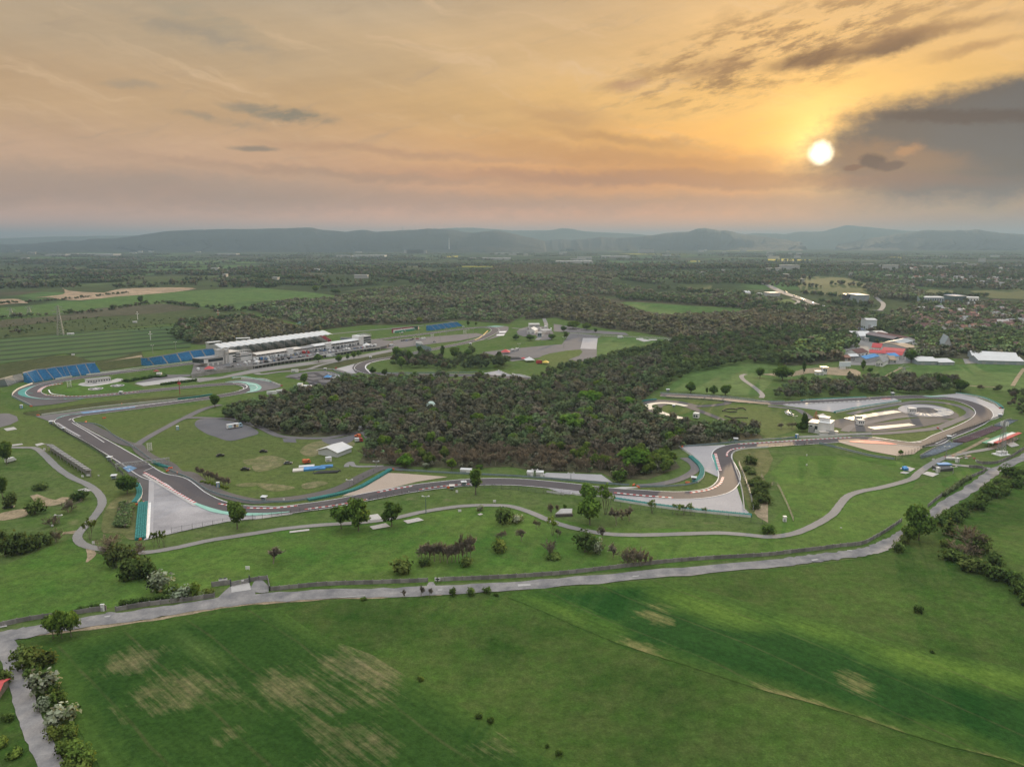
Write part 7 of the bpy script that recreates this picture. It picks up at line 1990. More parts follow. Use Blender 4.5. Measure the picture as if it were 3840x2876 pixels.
for p,lab in [(F_((1793,742))[0],'white-roofed marshal hut left of the slender trackside tree'),(F_((70,872))[0],'white-roofed marshal hut on the inner bend near the leafless row'),(G_((1568,702))[0],'white-roofed marshal hut inside the chicane lawn'),(G_((1930,362))[0],'white-roofed marshal hut by the wood above the chicane'),(A((948,1445))[0],'marshal hut on the fence line above the gantry'),(A((445,1132))[0],'marshal hut at the outside of the junction bend'),(H_((1562,572))[0],'marshal hut beside the right-hand sweep'),(A((1045,872))[0],'white marshal hut on the grass below the helipads'),(B((990,565))[0],'white marshal hut outside the fast bend under the paddock'),(B((1790,302))[0],'white marshal hut at the far hairpin entry'),(B((1262,352))[0],'white marshal hut on the verge before the flag-coloured stand'),(B((597,668))[0],'white marshal hut behind the kart track run-off'),(D((1075,882))[0],'grey marshal hut along the wood of the far straight'),(C_((1345,852))[0],'yellow-lit marshal hut at the edge of the strip wood'),(B((1852,448))[0],'white marshal hut outside the far hairpin exit'),(F_((1690,775))[0],'tan-roofed shelter beside the front straight fence'),(E((985,225))[0],'white flat-roofed shelter beside the dark broad tree'),(C_((1395,985))[0],'tiny white cabin on the grass inside the painted loop'),(D((2002,1072))[0],'marshal hut at the far right run-off'),(A((550,1185))[0],'small white marking post hut on the junction bend')]:
 hut(p,lab,.75 if 'tiny' in lab or 'post hut' in lab else .92,m_roofc if 'tan' in lab else None)
# ---------------- simple buildings
def hall(label,p0,p1,depth,h,rise=0.0,roof=None,wall=None,name='hall',kind='gable',cat='building',win=0,doors=0,over=.5,z=None,flip=False):
 """building whose front foot runs from p0 to p1; roof: gable along the front, crosswise, shed or flat"""
 a,rz,L_=base_frame(p0,p1,z)
 t=thing(name,label,cat,a,rz)
 mb=MB();mb.box(0,L_,0,depth,-.4,h);
 D_=depth
 roofm,wallm=roof or m_roofg,wall or m_wall
 if kind=='cross':mb.add([(0,0,h),(L_,0,h),(L_/2,0,h+rise),(0,D_,h),(L_,D_,h),(L_/2,D_,h+rise)],[(0,1,2),(4,3,5),(1,4,5,2),(3,0,2,5)])
 if kind=='gable':mb.add([(0,0,h),(0,D_,h),(0,D_/2,h+rise),(L_,0,h),(L_,D_,h),(L_,D_/2,h+rise)],[(1,0,2),(3,4,5),(0,3,5,2),(4,1,2,5)])
 mb.build('wall',wallm,t)
 mb=MB();o_,th=over,.25
 if kind=='gable':
  pr_=[(-o_,h-.05),(D_/2,h+rise+.05),(D_+o_,h-.05)]
  ring=[(y,z_+th) for y,z_ in pr_]+[(y,z_) for y,z_ in pr_[::-1]]
  n=6
  mb.add([(-o_,y,z_) for y,z_ in ring]+[(L_+o_,y,z_) for y,z_ in ring],[(0,1,4,5),(1,2,3,4),(6,11,10,7),(7,10,9,8)]+[(k,n+k,n+(k+1)%n,(k+1)%n) for k in range(n)])
 elif kind=='cross':
  pr_=[(-o_,h-.05),(L_/2,h+rise+.05),(L_+o_,h-.05)]
  ring=[(x,z_+th) for x,z_ in pr_]+[(x,z_) for x,z_ in pr_[::-1]]
  n=6
  mb.add([(x,-o_,z_) for x,z_ in ring]+[(x,D_+o_,z_) for x,z_ in ring],[(0,5,4,1),(1,4,3,2),(6,7,10,11),(7,8,9,10)]+[(k,(k+1)%n,n+(k+1)%n,n+k) for k in range(n)])
 elif kind=='shed':
  mb.prism([(-o_,-o_),(L_+o_,-o_),(L_+o_,D_+o_),(-o_,D_+o_)],[h+.02]*2+[h+.02]*2,[h+th,h+th,h+th+rise,h+th+rise])
 else:
  mb.box(-o_,L_+o_,-o_,D_+o_,h+.01,h+th+.1)
 mb.build('roof',roofm,t)
 for k in range(win):
  x=L_*(k+.5)/win
  mb=MB();w_=min(1.1,L_/win*.3);mb.box(x-w_,x+w_,-.05,.03,h*.4,h*.75);mb.build('window',m_glass,t)
 for k in range(doors):
  x=L_*(k+.5)/doors if doors>1 else L_*.3
  mb=MB();w_=min(2.0,L_/doors*.3);mb.box(x-w_,x+w_,-.07,.03,0,h*.62);mb.build('door',m_door,t)
 return t
t=hall('low white office beside the helipads with a row of small windows',A((755,785))[0],A((958,762))[0],9,4.2,0,m_roofg,m_wall,'office','flat',win=9,doors=1)
t=hall('white cubic control house with roof turret beside the straight',D((345,1198))[0],D((432,1210))[0],12,8,0,m_roofc,m_wall,'control_house','flat',win=2,doors=1)
a,rz,L_=base_frame(D((345,1198))[0],D((432,1210))[0])
q=Matrix.Rotation(-rz,4,'Z')@(G(D((532,1226))[0])-a)
mb=MB();mb.box(L_,q.x,-1.5,13,-.4,9.4);mb.build('tall_wing',m_wall,t)
mb=MB();mb.box(L_-.2,q.x+.2,-1.7,13.2,9.4,9.7);mb.build('wing_roof',m_roofw,t)
mb=MB();mb.box(L_-1,L_+6,4,10,9.7,12.4);mb.build('turret',m_wall,t)
mb=MB();mb.box(L_-1.4,L_+6.4,3.6,10.4,12.4,12.7);mb.build('turret_roof',m_roofw,t)
mb=MB();mb.box(L_+6,L_+13,-1.6,-1.48,.2,4.2);mb.build('garage_door',m_wallg,t)
for x in (1.8,3.2,4.6):
 mb=MB();mb.box(x-.35,x+.35,-.06,.03,.8,3.4);mb.build('window',m_glass,t)
for p0,p1,lab,h in [(D((450,1228))[0],D((520,1230))[0],'white container standing before the control house',2.8),(D((545,1222))[0],D((600,1224))[0],'low tan-roofed hut right of the control house',2.6)]:
 hall(lab,p0,p1,3,h,0,m_roofc if 'tan' in lab else m_roofw,m_wall,'cabin','flat')
hall('large white marquee tent on the infield by the wood',F_((704,496))[0],F_((824,448))[0],17,3.4,2.8,m_roofw,plain('tent_side',(.50,.51,.51),.05,.3,.6),'marquee','gable','tent',doors=0,over=.8)
hall('white container beside the marquee tent',F_((607,536))[0],F_((655,530))[0],3,2.7,0,m_roofw,m_wall,'container','flat','container',doors=1,over=.1)
for p0,p1,lab,d in [(B((100,876))[0],B((178,868))[0],'long white container at the outer rim of the first loop',3),(B((182,862))[0],B((240,856))[0],'second white container at the outer rim of the first loop',3),(B((355,806))[0],B((395,806))[0],'small white container near the kart track tree',5),(B((395,822))[0],B((462,824))[0],'white office container beside the kart track',6),(B((502,838))[0],B((536,838))[0],'square white cabin below the kart track',4),(G_((128,658))[0],G_((182,660))[0],'white cabin left on the parking pad behind the straight',4),(G_((206,660))[0],G_((270,662))[0],'white cabin right on the parking pad behind the straight',4),(F_((1760,622))[0],F_((1855,626))[0],'low pale shelter in the hedge behind the straight',4),(B((305,682))[0],B((365,680))[0],'white banner-sided trailer on the bank below the lower road',2.5),(A((1350,712))[0],A((1395,710))[0],'white box cabin by the hedge left of the paddock',4),(A((582,362))[0],A((642,358))[0],'white flat shed at the foot of the power pylon',5),(A((1150,258))[0],A((1185,256))[0],'small pale hut under the white mast on the scrubland',6),(E((870,1362))[0],E((900,1360))[0],'white sign cabin atop the short wall',.5),(H_((45,1280))[0] if False else H_((135,1282))[0],H_((160,1282))[0],'small white cabinet at the foot of the scree fence',1.6),(B((880,1185))[0],B((1000,1180))[0],'pale hut hidden at the edge of the wood near the junction',5)]:
 hall(lab,p0,p1,d,1.5 if 'low pale' in lab else 2.7,0,m_roofw,m_wall,'cabin','flat','cabin',doors=1,over=.12)
hall('red-roofed shed across the lane at the frame edge',M((-180,1112))[0],M((-16,1087))[0],9,2.6,1.6,plain('shed_red',(.48,.075,.075),.12,.4,.6),m_wood,'shed','gable','shed',doors=1)
t=thing('stone_cellar','low stone cellar with sunken entrance and small tree behind','cellar',G(G_((450,995))[0]),.1)
mb=MB();mb.prism([(-5.2,-1),(4,-1.4),(5.2,3.5),(-1,4.6)],-.2,[1.6,1.8,2.6,2.4]);mb.build('stone_slab',m_conc,t)
mb=MB();mb.box(-5,4.5,-2.2,-1.4,-.3,1.4);mb.build('front_wall',plain('dark_stone',(.10,.085,.075),.3,.8,.95),t)
at(G_,'round',455,948,898,42,'small dark tree behind the stone cellar',color=(.6,.75,.5))
hall('white dome-roofed reception tent at the main entrance',C_((128,348))[0],C_((195,350))[0],24,5,4,m_roofw,m_wall,'reception_tent','cross','tent',doors=2)
hall('white entrance office behind the reception tent',C_((150,308))[0],C_((238,306))[0],14,8,0,m_roofw,m_wall,'office','flat',win=8)
hall('small blue and white kiosk at the entrance gate',C_((222,380))[0],C_((255,380))[0],8,7,0,m_roofw,m_rail,'kiosk','flat',win=2)
la,rzz,L2=base_frame(C_((242,352))[0],C_((342,352))[0])
t=thing('entrance_canopy','flat white canopy on pylons over the entrance road','canopy',la,rzz)
mb=MB();mb.box(0,L2,0,10,6,6.8);mb.build('roof',m_roofw,t)
for x in (1,L2-1):
 mb=MB();mb.box(x-.8,x+.8,2,8,-.2,9.5);mb.build('pylon',m_wall,t)
t=thing('drive_in_screen','big pale blue drive-in cinema screen on the dirt yard','screen',*(lambda f:(f[0],f[1]))(base_frame(D((613,655))[0],D((712,655))[0])))
L2=base_frame(D((613,655))[0],D((712,655))[0])[2];hs=up_h(D((613,655))[0],D((613,590))[0][1])
mb=MB();mb.prism([(0,0),(L2,0),(L2,.8),(0,.8)],hs*.35,hs);mb.build('screen_face',plain('screen_white',(.56,.64,.68),.03,.1,.6),t)
mb=MB()
for k in range(6):
 x=L2*(k+.5)/6;mb.tube((x,1.1,-.2),(x,1.1,hs*.95),.35,n=4);mb.tube((x,6,-.2),(x,1.1,hs*.7),.3,n=4)
mb.build('frame',m_steel,t)
mb=MB();mb.box(1,L2*.55,-.5,2.5,0,hs*.26);mb.build('base_house',m_wall,t)
hall('drive-in projection kiosk with dark roof on the dirt yard',D((472,700))[0],D((508,700))[0],6,8,0,m_dkmetal,m_wall,'kiosk','flat',win=2,over=1.5)
hall('long white counter shed beside the projection kiosk',D((412,706))[0],D((480,708))[0],8,4,0,m_roofw,m_wall,'shed','flat',doors=2)
IND=[
 ('tall pale silo hall with blue base at the back of the works',Q3,(460,240),(660,245),30,20,1.5,m_roofw,plain('pale_cladding',(.50,.54,.55),.05,.2,.6),'gable',0,1),
 ('white gabled annex before the tall silo hall',Q3,(552,255),(690,262),16,8,3,m_roofw,m_wall,'cross',0,1),
 ('low white flat roof right of the tall silo hall',Q3,(655,222),(742,222),14,7,0,m_roofw,m_wall,'flat',0,1),
 ('dark blue-grey shed left of the tall silo hall',Q3,(240,268),(420,270),26,6,2,plain('slate_blue',(.10,.13,.19),.12,.2,.7),m_wallg,'gable',0,2),
 ('rear one of the twin long white warehouses',Q3,(180,345),(560,350),26,6,2.5,m_roofw,plain('pale_cladding',(.50,.54,.55),.05,.2,.6),'gable',0,3),
 ('front one of the twin long white warehouses',Q3,(330,395),(632,405),24,6,2.5,m_roofw,plain('pale_cladding',(.50,.54,.55),.05,.2,.6),'gable',0,2),
 ('cream canopy roof between warehouses and works trees',Q3,(440,425),(520,428),10,5,0,m_roofc,m_wallg,'flat',0,0),
 ('beige hipped hall behind the green tree of the works',Q3,(700,365),(880,360),30,8,2,m_roofc,m_wallg,'gable',0,1),
 ('broad grey-brown hall with dark green front',Q3,(990,515),(1135,510),60,10,3,plain('faded_brown_roof',(.20,.16,.16),.1,.15,.8),plain('dark_green_front',(.035,.07,.06),.1,.3,.7),'cross',0,1),
 ('white-fronted hall with dark red roof and arched window',Q3,(1140,512),(1420,500),60,9,4,m_rdk,m_wall,'cross',7,1),
 ('grey arched hall with pale striped roof beside the works road',Q3,(1140,600),(1370,540),22,9,3,plain('pale_grey_roof',(.36,.38,.38),.08,.2,.6),m_wallg,'gable',5,1),
 ('flat white canopy beside the grey arched hall',Q3,(960,605),(1100,610),12,6,0,m_roofw,m_wallg,'flat',0,0),
 ('wide tan-roofed hall behind the big round tree',Q3,(1250,665),(1500,655),52,8,2,m_tan,m_wallg,'gable',0,2),
 ('small white hall right of the tan roof',Q3,(1635,605),(1735,605),14,7,1,m_roofw,m_wallg,'gable',0,1),
 ('red-roofed house with two storeys at the centre of the works',Q3,(565,672),(745,685),16,9,5,m_red,m_wall,'gable',4,1),
 ('long bright red roof, upper of the two behind the blue sheds',Q3,(770,700),(1195,735),18,7,3,plain('coral_roof',(.46,.10,.09),.1,.2,.6),m_wallg,'gable',0,3),
 ('red roof left of the two long ones',Q3,(520,735),(840,755),16,6,3,m_red,m_wall,'gable',3,1),
 ('long red roof, lower of the two behind the blue sheds',Q3,(850,765),(1165,790),16,6,3,m_red,m_wallg,'gable',0,2),
 ('dark red roofed house at the left of the works',Q3,(290,755),(500,720),18,6,4,m_rdk,m_wall,'gable',3,1),
 ('long blue-roofed shed slanting before the red roofs',Q3,(450,850),(720,790),14,5,2.5,m_blue,m_wallg,'gable',0,2),
 ('blue-roofed shed with white gable at the right of the works',Q3,(950,815),(1110,805),16,6,3,m_blue,m_wall,'gable',0,1),
 ('white gabled stable with dark doors and grey roof',Q3,(650,912),(790,925),34,5,4,m_roofg,m_wall,'cross',3,1),
 ('small house with tan pyramid roof',Q3,(930,868),(1055,868),14,5,4,m_tan,m_wallg,'gable',2,1),
 ('white-trimmed cottage roof left of the blue shed',Q3,(140,800),(310,795),10,5,2.5,m_roofw,m_wood,'gable',2,1),
 ('pink-roofed cottage behind the drive-in screen',Q3,(40,815),(150,812),10,4.5,2.5,m_org,m_wood,'gable',2,1),
 ('long white-roofed warehouse along the meadow',Q3,(1480,885),(1885,890),34,4.5,3,m_roofw,plain('blue_grey_cladding',(.26,.30,.32),.06,.2,.6),'gable',0,2),
 ('lower extension of the long warehouse along the meadow',Q3,(1890,895),(2205,890),30,3.5,2.5,m_roofw,plain('blue_grey_cladding',(.26,.30,.32),.06,.2,.6),'gable',0,3),
 ('huge white double-roofed warehouse at the frame edge',Q4,(1285,1475),(2170,1500),30,4.5,3.5,m_roofw,plain('blue_grey_cladding',(.26,.30,.32),.06,.2,.6),'gable',0,4),
 ('rear nave of the huge white warehouse',Q4,(1160,1395),(2050,1440),34,5.5,4,m_roofw,plain('blue_grey_cladding',(.26,.30,.32),.06,.2,.6),'gable',0,2),
 ('steep grey pyramid-like salt barn among the trees',Q4,(560,1245),(800,1255),34,1.5,20,plain('blue_grey_roof',(.26,.31,.33),.06,.2,.6),m_wallg,'cross',0,0),
 ('maroon-roofed villa under the white water ball',Q4,(1920,1235),(2110,1240),22,7,5,m_rdk,m_wall,'gable',4,1),
 ('pale office block behind the village trees',Q4,(240,290),(615,300),46,13,1.5,m_roofw,plain('pale_blue_cladding',(.34,.39,.43),.05,.2,.6),'gable',8,2),
 ('glazed office block with cream roof behind the village',Q4,(830,290),(1045,290),40,16,0,m_roofc,plain('glass_front',(.12,.17,.18),.1,.3,.3),'flat',9,1),
 ('blue flat hall behind the glazed office block',Q4,(770,215),(1000,218),40,9,0,plain('mid_blue',(.08,.16,.32),.1,.2,.6),m_wallg,'flat',0,1),
 ('white stepped hall right of the glazed office block',Q4,(1060,300),(1290,310),40,14,1,m_roofw,m_wall,'gable',4,1),
 ('white row of greenhouses before the stepped hall',Q4,(1110,345),(1270,345),20,5,0,m_roofw,m_wallg,'flat',0,1),
 ('dark warehouse by the motorway junction',L,(685,805),(765,808),60,14,0,m_dkmetal,plain('charcoal_cladding',(.04,.05,.06),.1,.2,.6),'flat',0,2),
 ('white-topped grey warehouse by the motorway junction',L,(766,820),(870,822),60,18,0,m_roofw,plain('blue_grey_cladding',(.26,.30,.32),.06,.2,.6),'flat',0,2),
 ('white roofed service station hall beside the motorway',L,(15,765),(105,765),30,9,0,m_roofw,m_wallg,'flat',0,2),
 ('sunlit white workshop left of the motorway',K,(2020,760),(2062,760),26,8,4,m_roofw,m_wall,'gable',0,1),
 ('white workshop nearest the motorway verge',K,(2135,775),(2165,775),20,8,3,m_roofw,m_wall,'gable',0,1),
 ('white hangar on the scrub beyond the terraces',I,(1870,975),(1900,975),12,4,1,m_roofw,m_wall,'gable',0,1),
 ('second white hangar on the scrub beyond the terraces',I,(1922,972),(1950,972),12,4,1,m_roofw,m_wall,'gable',0,1),
 ('white hut at the terrace edge beyond the stands',I,(1635,985),(1655,985),8,4,0,m_roofw,m_wall,'flat',0,1)]
for lab,fr,p0,p1,dep,h,rise,rf,wl,k,w,d in IND:
 hall(lab,fr(p0)[0],fr(p1)[0],dep,h,rise,rf,wl,'warehouse' if 'warehouse' in lab or 'hall' in lab else 'house' if 'house' in lab or 'cottage' in lab or 'villa' in lab else 'workshop',k,'building',w,d)
g=G(Q4((2108,1235))[0]);t=thing('water_tower','white ball-shaped water tower beside the maroon villa','water tower',g)
hb_=max(up_h(Q4((2108,1235))[0],Q4((2108,1158))[0][1]),8)
mb=MB();mb.dome((0,0,hb_),3,3,16,8,full=True);mb.build('tank',m_roofw,t,smooth=True)
mb=MB();mb.tube((0,0,-.3),(0,0,hb_-2.6),.7,n=8);mb.build('shaft',m_wallg,t)
t=thing('radar_dome','pale green radar dome rising out of the dense wood','dome',DOME)
hd=up_h(B((1512,1012))[0],B((1512,930))[0][1])-3.0
mb=MB();mb.tube((0,0,-.2),(0,0,hd-3.5),3.0,n=12);mb.build('tower',m_wallg,t)
mb=MB();mb.dome((0,0,hd-2.2),4.6,5.2,18,8,full=True);mb.build('dome_shell',plain('pale_green_shell',(.40,.50,.44),.04,.3,.5),t,smooth=True)
def house_proto(roofm,wallm,L_=12,D_=9,h=3.6,rise=3.4):
 t=empty('village_house',(0,0,0))
 mb=MB();mb.box(-L_/2,L_/2,-D_/2,D_/2,-.4,h)
 mb.add([(-L_/2,-D_/2,h),(-L_/2,D_/2,h),(-L_/2,0,h+rise),(L_/2,-D_/2,h),(L_/2,D_/2,h),(L_/2,0,h+rise)],[(1,0,2),(3,4,5)])
 mb.build('wall',wallm,t)
 mb=MB();pr_=[(-D_/2-.6,h-.3),(0,h+rise),(D_/2+.6,h-.3)]
 ring=[(y,z+.3) for y,z in pr_]+[(y,z) for y,z in pr_[::-1]];n=6
 mb.add([(-L_/2-.5,y,z) for y,z in ring]+[(L_/2+.5,y,z) for y,z in ring],[(0,1,4,5),(1,2,3,4),(6,11,10,7),(7,10,9,8)]+[(k,n+k,n+(k+1)%n,(k+1)%n) for k in range(n)])
 mb.build('roof',roofm,t)
 mb=MB();mb.box(-1.6,-.9,-.4,.4,h+rise*.5,h+rise+1.0);mb.build('chimney',m_brn,t)
 return t
HP=[(m_rdk,m_wall,'dark red tiled'),(m_org,m_wall,'orange tiled'),(m_brn,m_wallg,'brown tiled'),(m_roofg,m_wall,'grey roofed'),(plain('pale_tiles',(.44,.40,.37),.1,.3,.7),m_wall,'pale roofed'),(plain('pink_tiles',(.26,.165,.14),.15,.3,.8),m_wall,'pinkish tiled')]
protos=[house_proto(a,b) for a,b,_ in HP]
used=[False]*len(HP)
rsH=np.random.RandomState(17)
def place_house(p,k,near,s):
 g=G(p)
 lab=HP[k][2]+' house among the trees of the '+near
 o=protos[k] if not used[k] else tree_copy(protos[k],g)
 used[k]=True
 o.location=g;o.rotation_euler=(0,0,rsH.uniform(-.5,.5)+(1.57 if rsH.rand()<.4 else 0));o.scale=(s*rsH.uniform(.9,1.4),s,s)
 tag(o,lab,'house',HP[k][2]+' houses of the '+near)
W6=[.26,.22,.2,.12,.12,.08]
for i in range(95):
 place_house(Q4((rsH.uniform(60,2250),rsH.uniform(400,830)))[0],rsH.choice(6,p=W6),'near village',rsH.uniform(1.0,1.35))
for i in range(70):
 place_house(L((rsH.uniform(1150,2330),rsH.uniform(520,680)))[0],rsH.choice(6,p=W6),'distant suburb',rsH.uniform(1.2,1.6))
for i in range(12):
 place_house(L((rsH.uniform(1900,2300),rsH.uniform(800,960)))[0],rsH.choice(6,p=W6),'near village',1.2)
rsB=np.random.RandomState(23)
m_hazy=plain('dull_roof',(.40,.40,.38),.1,.05,.95,.05)
def plain_hall(p,w,d,h,roofm,wallm,lab,grp,rz=0):
 t=thing('distant_hall',lab,'building',G(p),rz,grp)
 mb=MB();mb.box(-w/2,w/2,0,d,-1,h);mb.build('wall',wallm,t)
 mb=MB();mb.box(-w/2-1,w/2+1,-1,d+1,h,h+1);mb.build('roof',roofm,t)
for fr,x0,x1,y in [(I,388,565,415),(I,570,660,408),(I,680,980,412),(I,180,240,444),(I,1860,2040,408),(J,690,830,426),(J,840,1110,424),(J,1840,1900,446),(J,1950,2200,448),(J,2060,2200,404),(K,0,60,400),(K,385,700,478),(K,510,640,456),(K,640,700,464),(K,570,690,438),(K,780,1020,432),(K,100,140,410),(K,410,440,402),(K,1340,1365,382),(L,0,70,392),(L,180,210,402),(L,250,295,402),(L,715,800,350),(L,975,1020,514),(L,1180,1270,508),(L,1340,1420,520),(L,1490,1560,524),(L,0,115,548),(L,1040,1065,606),(L,1115,1130,612),(L,140,185,600),(I,60,150,355),(I,190,260,345),(J,490,545,552),(J,140,185,632),(I,1825,1880,540),(I,1925,1950,600),(J,850,960,610),(L,300,310,648),(L,720,730,586),(K,1640,1660,582),(K,1820,1840,560)]:
 p=fr(((x0+x1)/2,y))[0];g=G(p)
 w=abs(G(fr((x1,y))[0]).x-G(fr((x0,y))[0]).x)
 plain_hall(p,w,max(25,min(w*.5,160)),9+g.y*.0009,m_hazy,m_wallg,'long pale industrial hall out on the hazy plain','pale halls on the hazy plain')
for i in range(60):
 fr,yy=[(I,(325,400)),(J,(315,400)),(K,(330,420)),(L,(420,540))][i%4]
 p=fr((rsB.uniform(0,2212),rsB.uniform(*yy)))[0]
 plain_hall(p,rsB.uniform(30,90),30,rsB.uniform(10,26),m_hazy,m_wallg,'small blurred city block on the hazy plain','city blocks on the hazy plain',rsB.uniform(-.3,.3))
for k in range(9):plain_hall(K((1100+k*14.5,390))[0],26,30,48,m_roofg,m_wallg,'one of a row of tower blocks far out on the plain','row of tower blocks on the plain')
for k in range(8):plain_hall(J((1300+k*22,392))[0],60,30,38,m_roofg,m_wallg,'one of a row of slab flats far out on the plain','row of slab flats on the plain')
# ---------------- masts and towers
def mast(p,top_v,label,m=None,heads=2,r=.16,name='light_mast',cat='lamp post'):
 h=up_h(p,top_v);t=thing(name,label,cat,G(p))
 mb=MB();mb.tube((0,0,-.2),(0,0,h),r*1.6,r,6);mb.build('pole',m or m_steel,t)
 mb=MB();mb.box(-1.8,1.8,-.12,.12,h-.1,h+.1)
 for x in np.linspace(-1.7,1.7,max(heads,2)):mb.box(x-.45,x+.45,-.5,.3,h+.02,h+.5)
 mb.build('lamp_head',m_roofw,t)
for fr,x,y,tv,lab in [(F_,1467,982,832,'green lamp mast with twin heads beside the path above the pads'),(B,1248,402,340,'lamp mast left of the far parking lot cars'),(B,1408,395,300,'lamp mast behind the far parking lot cars'),(B,1588,425,340,'lamp mast at the near edge of the far parking lot'),(B,1642,365,302,'lamp mast on the verge before the far blue stand'),(B,1830,395,320,'lamp mast in the right half of the far parking lot'),(B,1875,355,302,'lamp mast inside the far hairpin'),(B,1368,450,380,'lamp mast by the lone van of the far parking lot'),(C_,60,495,435,'lamp mast by the two trailers on the gravel car park'),(C_,448,470,380,'lamp mast at the bend of the gravel car park'),(C_,575,380,318,'lamp mast along the far car park edge'),(B,228,365,322,'floodlight mast behind the right half of the scalloped roof'),(A,1916,440,382,'floodlight mast behind the left end of the scalloped roof'),(A,1320,520,450,'thin lamp mast at the foot of the terraces'),(A,1518,490,420,'thin lamp mast above the six-block blue stand'),(F_,808,752,690,'thin lamp post on the inner grass beside the tyre wall'),(H_,1532,748,632,'lamp mast where the park path meets the dirt road'),(H_,1596,862,808,'thin lamp post beside the blue tarpaulin'),(G_,508,690,632,'thin post on the parking pad behind the straight'),(G_,197,650,602,'thin post beside the white cabins on the parking pad'),(F_,1038,585,530,'thin post at the end of the little service road'),(E,512,600,535,'lamp post with double arm on the left slope'),(D,232,1085,1060,'slim pink-tinted post beside the white control house car park')]:
 mast(fr((x,y))[0],fr((x,tv))[0][1],lab,plain('green_pole',(.10,.15,.13),.1,.6,.6) if 'green' in lab else None)
t_=A((1553,872))[0];h=up_h(t_,A((1553,742))[0][1])
t=thing('flag_mast','tall red and white signal mast on the grass inside the first loop','mast',G(t_))
mb=MB();mb.tube((0,0,-.2),(0,0,h),.4,.25,6);mb.build('pole',m_seatr,t)
mb=MB();mb.box(-1.5,1.5,-.3,.3,h-5,h-3.4);mb.tube((-1.2,0,h-2.6),(1.2,0,h-2.6),.2,n=4);mb.build('crossarm',m_red,t)
def lattice(p,top_v,w,label,arms=(),m=None,cat='tower',name='lattice_tower',n=9,r=.14):
 h=up_h(p,top_v);t=thing(name,label,cat,G(p),.35)
 f=lambda k,s:(w/2*(1-.82*k/n))*s
 for sx_ in (-1,1):
  for sy in (-1,1):
   mb=MB();mb.tube((f(0,sx_),f(0,sy),-.2),(f(n,sx_),f(n,sy),h),r*1.4,r,4);mb.build('leg',m or m_steel,t)
 mb=MB()
 for k in range(n):
  z0,z1=h*k/n,h*(k+1)/n
  for a_,b_ in (((-1,-1),(1,-1)),((1,-1),(1,1)),((1,1),(-1,1)),((-1,1),(-1,-1))):
   mb.tube((f(k,a_[0]),f(k,a_[1]),z0),(f(k+1,b_[0]),f(k+1,b_[1]),z1),r*.7,n=4,cap=False)
   mb.tube((f(k+1,a_[0]),f(k+1,a_[1]),z1),(f(k+1,b_[0]),f(k+1,b_[1]),z1),r*.6,n=4,cap=False)
 mb.build('bracing',m or m_steel,t)
 for z,aw in arms:
  mb=MB();mb.tube((-aw,0,h*z),(aw,0,h*z),r*1.5,r,4);mb.tube((-aw,0,h*z),(0,0,h*z+3),r,n=4);mb.tube((aw,0,h*z),(0,0,h*z+3),r,n=4);mb.build('cross_arm',m or m_steel,t)
 return t,h
lattice(A((525,365))[0],A((515,105))[0][1],9,'tall grey power pylon standing before the terraces',[(.72,8),(.84,10),(.94,6)],None,'pylon','power_pylon',11,.25)
lattice(A((255,185))[0],A((255,115))[0][1],9,'far grey power pylon on the green pasture',[(.8,9),(.92,6)],None,'pylon','power_pylon',8,.22)
lattice(A((100,205))[0],A((100,130))[0][1],9,'faint power pylon at the left of the green pasture',[(.8,9),(.92,6)],None,'pylon','power_pylon',8,.2)
lattice(D((1168,705))[0],D((1168,635))[0][1],6,'power pylon with wide crossarm on the meadow below the works',[(.95,9)],None,'pylon','power_pylon',7,.2)
t,h=lattice(H_((2010,700))[0],H_((2015,412))[0][1],4.5,'telecom mast with antenna cluster beside the right-hand stands',[],None,'mast','telecom_mast',12,.13)
mb=MB()
for k in range(6):
 c_,s_=math.cos(k*1.047)*2.2,math.sin(k*1.047)*2.2
 mb.box(c_-.3,c_+.3,s_-.2,s_+.2,h-3.2,h-.4)
mb.build('antenna_panels',m_wall,t)
mb=MB();mb.box(-5,5,-3.5,3.5,-.2,.5);mb.box(-4,-1,-2,1,.5,2.8);mb.box(1,4,-2,1.5,.5,2.4);mb.build('equipment_base',m_wall,t)
lattice(D((410,1092))[0],D((400,1018))[0][1],3.5,'red lattice frame tower behind the white control house',[],m_red,'tower','lattice_tower',5,.07)
for fr,x,y,tv,lab in [(I,1190,965,900,'slim white mast over the pale hut on the scrubland'),(I,1888,968,885,'orange and white mast between white hangars'),(A,1300,405,335,'white wind-measuring post on the terraces')]:
 p=fr((x,y))[0];h=up_h(p,fr((x,tv))[0][1])
 t=thing('signal_mast',lab,'mast',G(p))
 mb=MB();mb.tube((0,0,-.2),(0,0,h),.6,.35,6);mb.build('pole',m_orange if 'orange' in lab else m_wall,t)
 mb=MB();mb.box(-3,3,-.4,.4,h*.75,h*.8);mb.box(-.8,.8,-.8,.8,h,h+1);mb.build('crossarm',m_wall,t)
for fr,x,y,tv,dist,lab in [(J,1266,188,165,13000,'television tower on the crest of the long hill'),(J,1668,300,266,10500,'pale chimney stack in front of the hills'),(I,1662,190,176,13000,'lookout tower on the flat hill crest')]:
 d=ray(fr((x,y))[0]);tt_=dist/d[1];base_=Vector((d[0]*tt_,dist,CAM_H+d[2]*tt_-30))
 d2=ray(fr((x,tv))[0]);top_=CAM_H+d2[2]*dist/d2[1]
 t=thing('far_tower',lab,'tower',base_)
 mb=MB();mb.tube((0,0,-60),(0,0,top_-base_.z),12,7,8);mb.build('shaft',m_wallg,t)
 mb=MB();mb.tube((0,0,top_-base_.z),(0,0,top_-base_.z+12),3,1,6);mb.build('spire',m_steel,t)
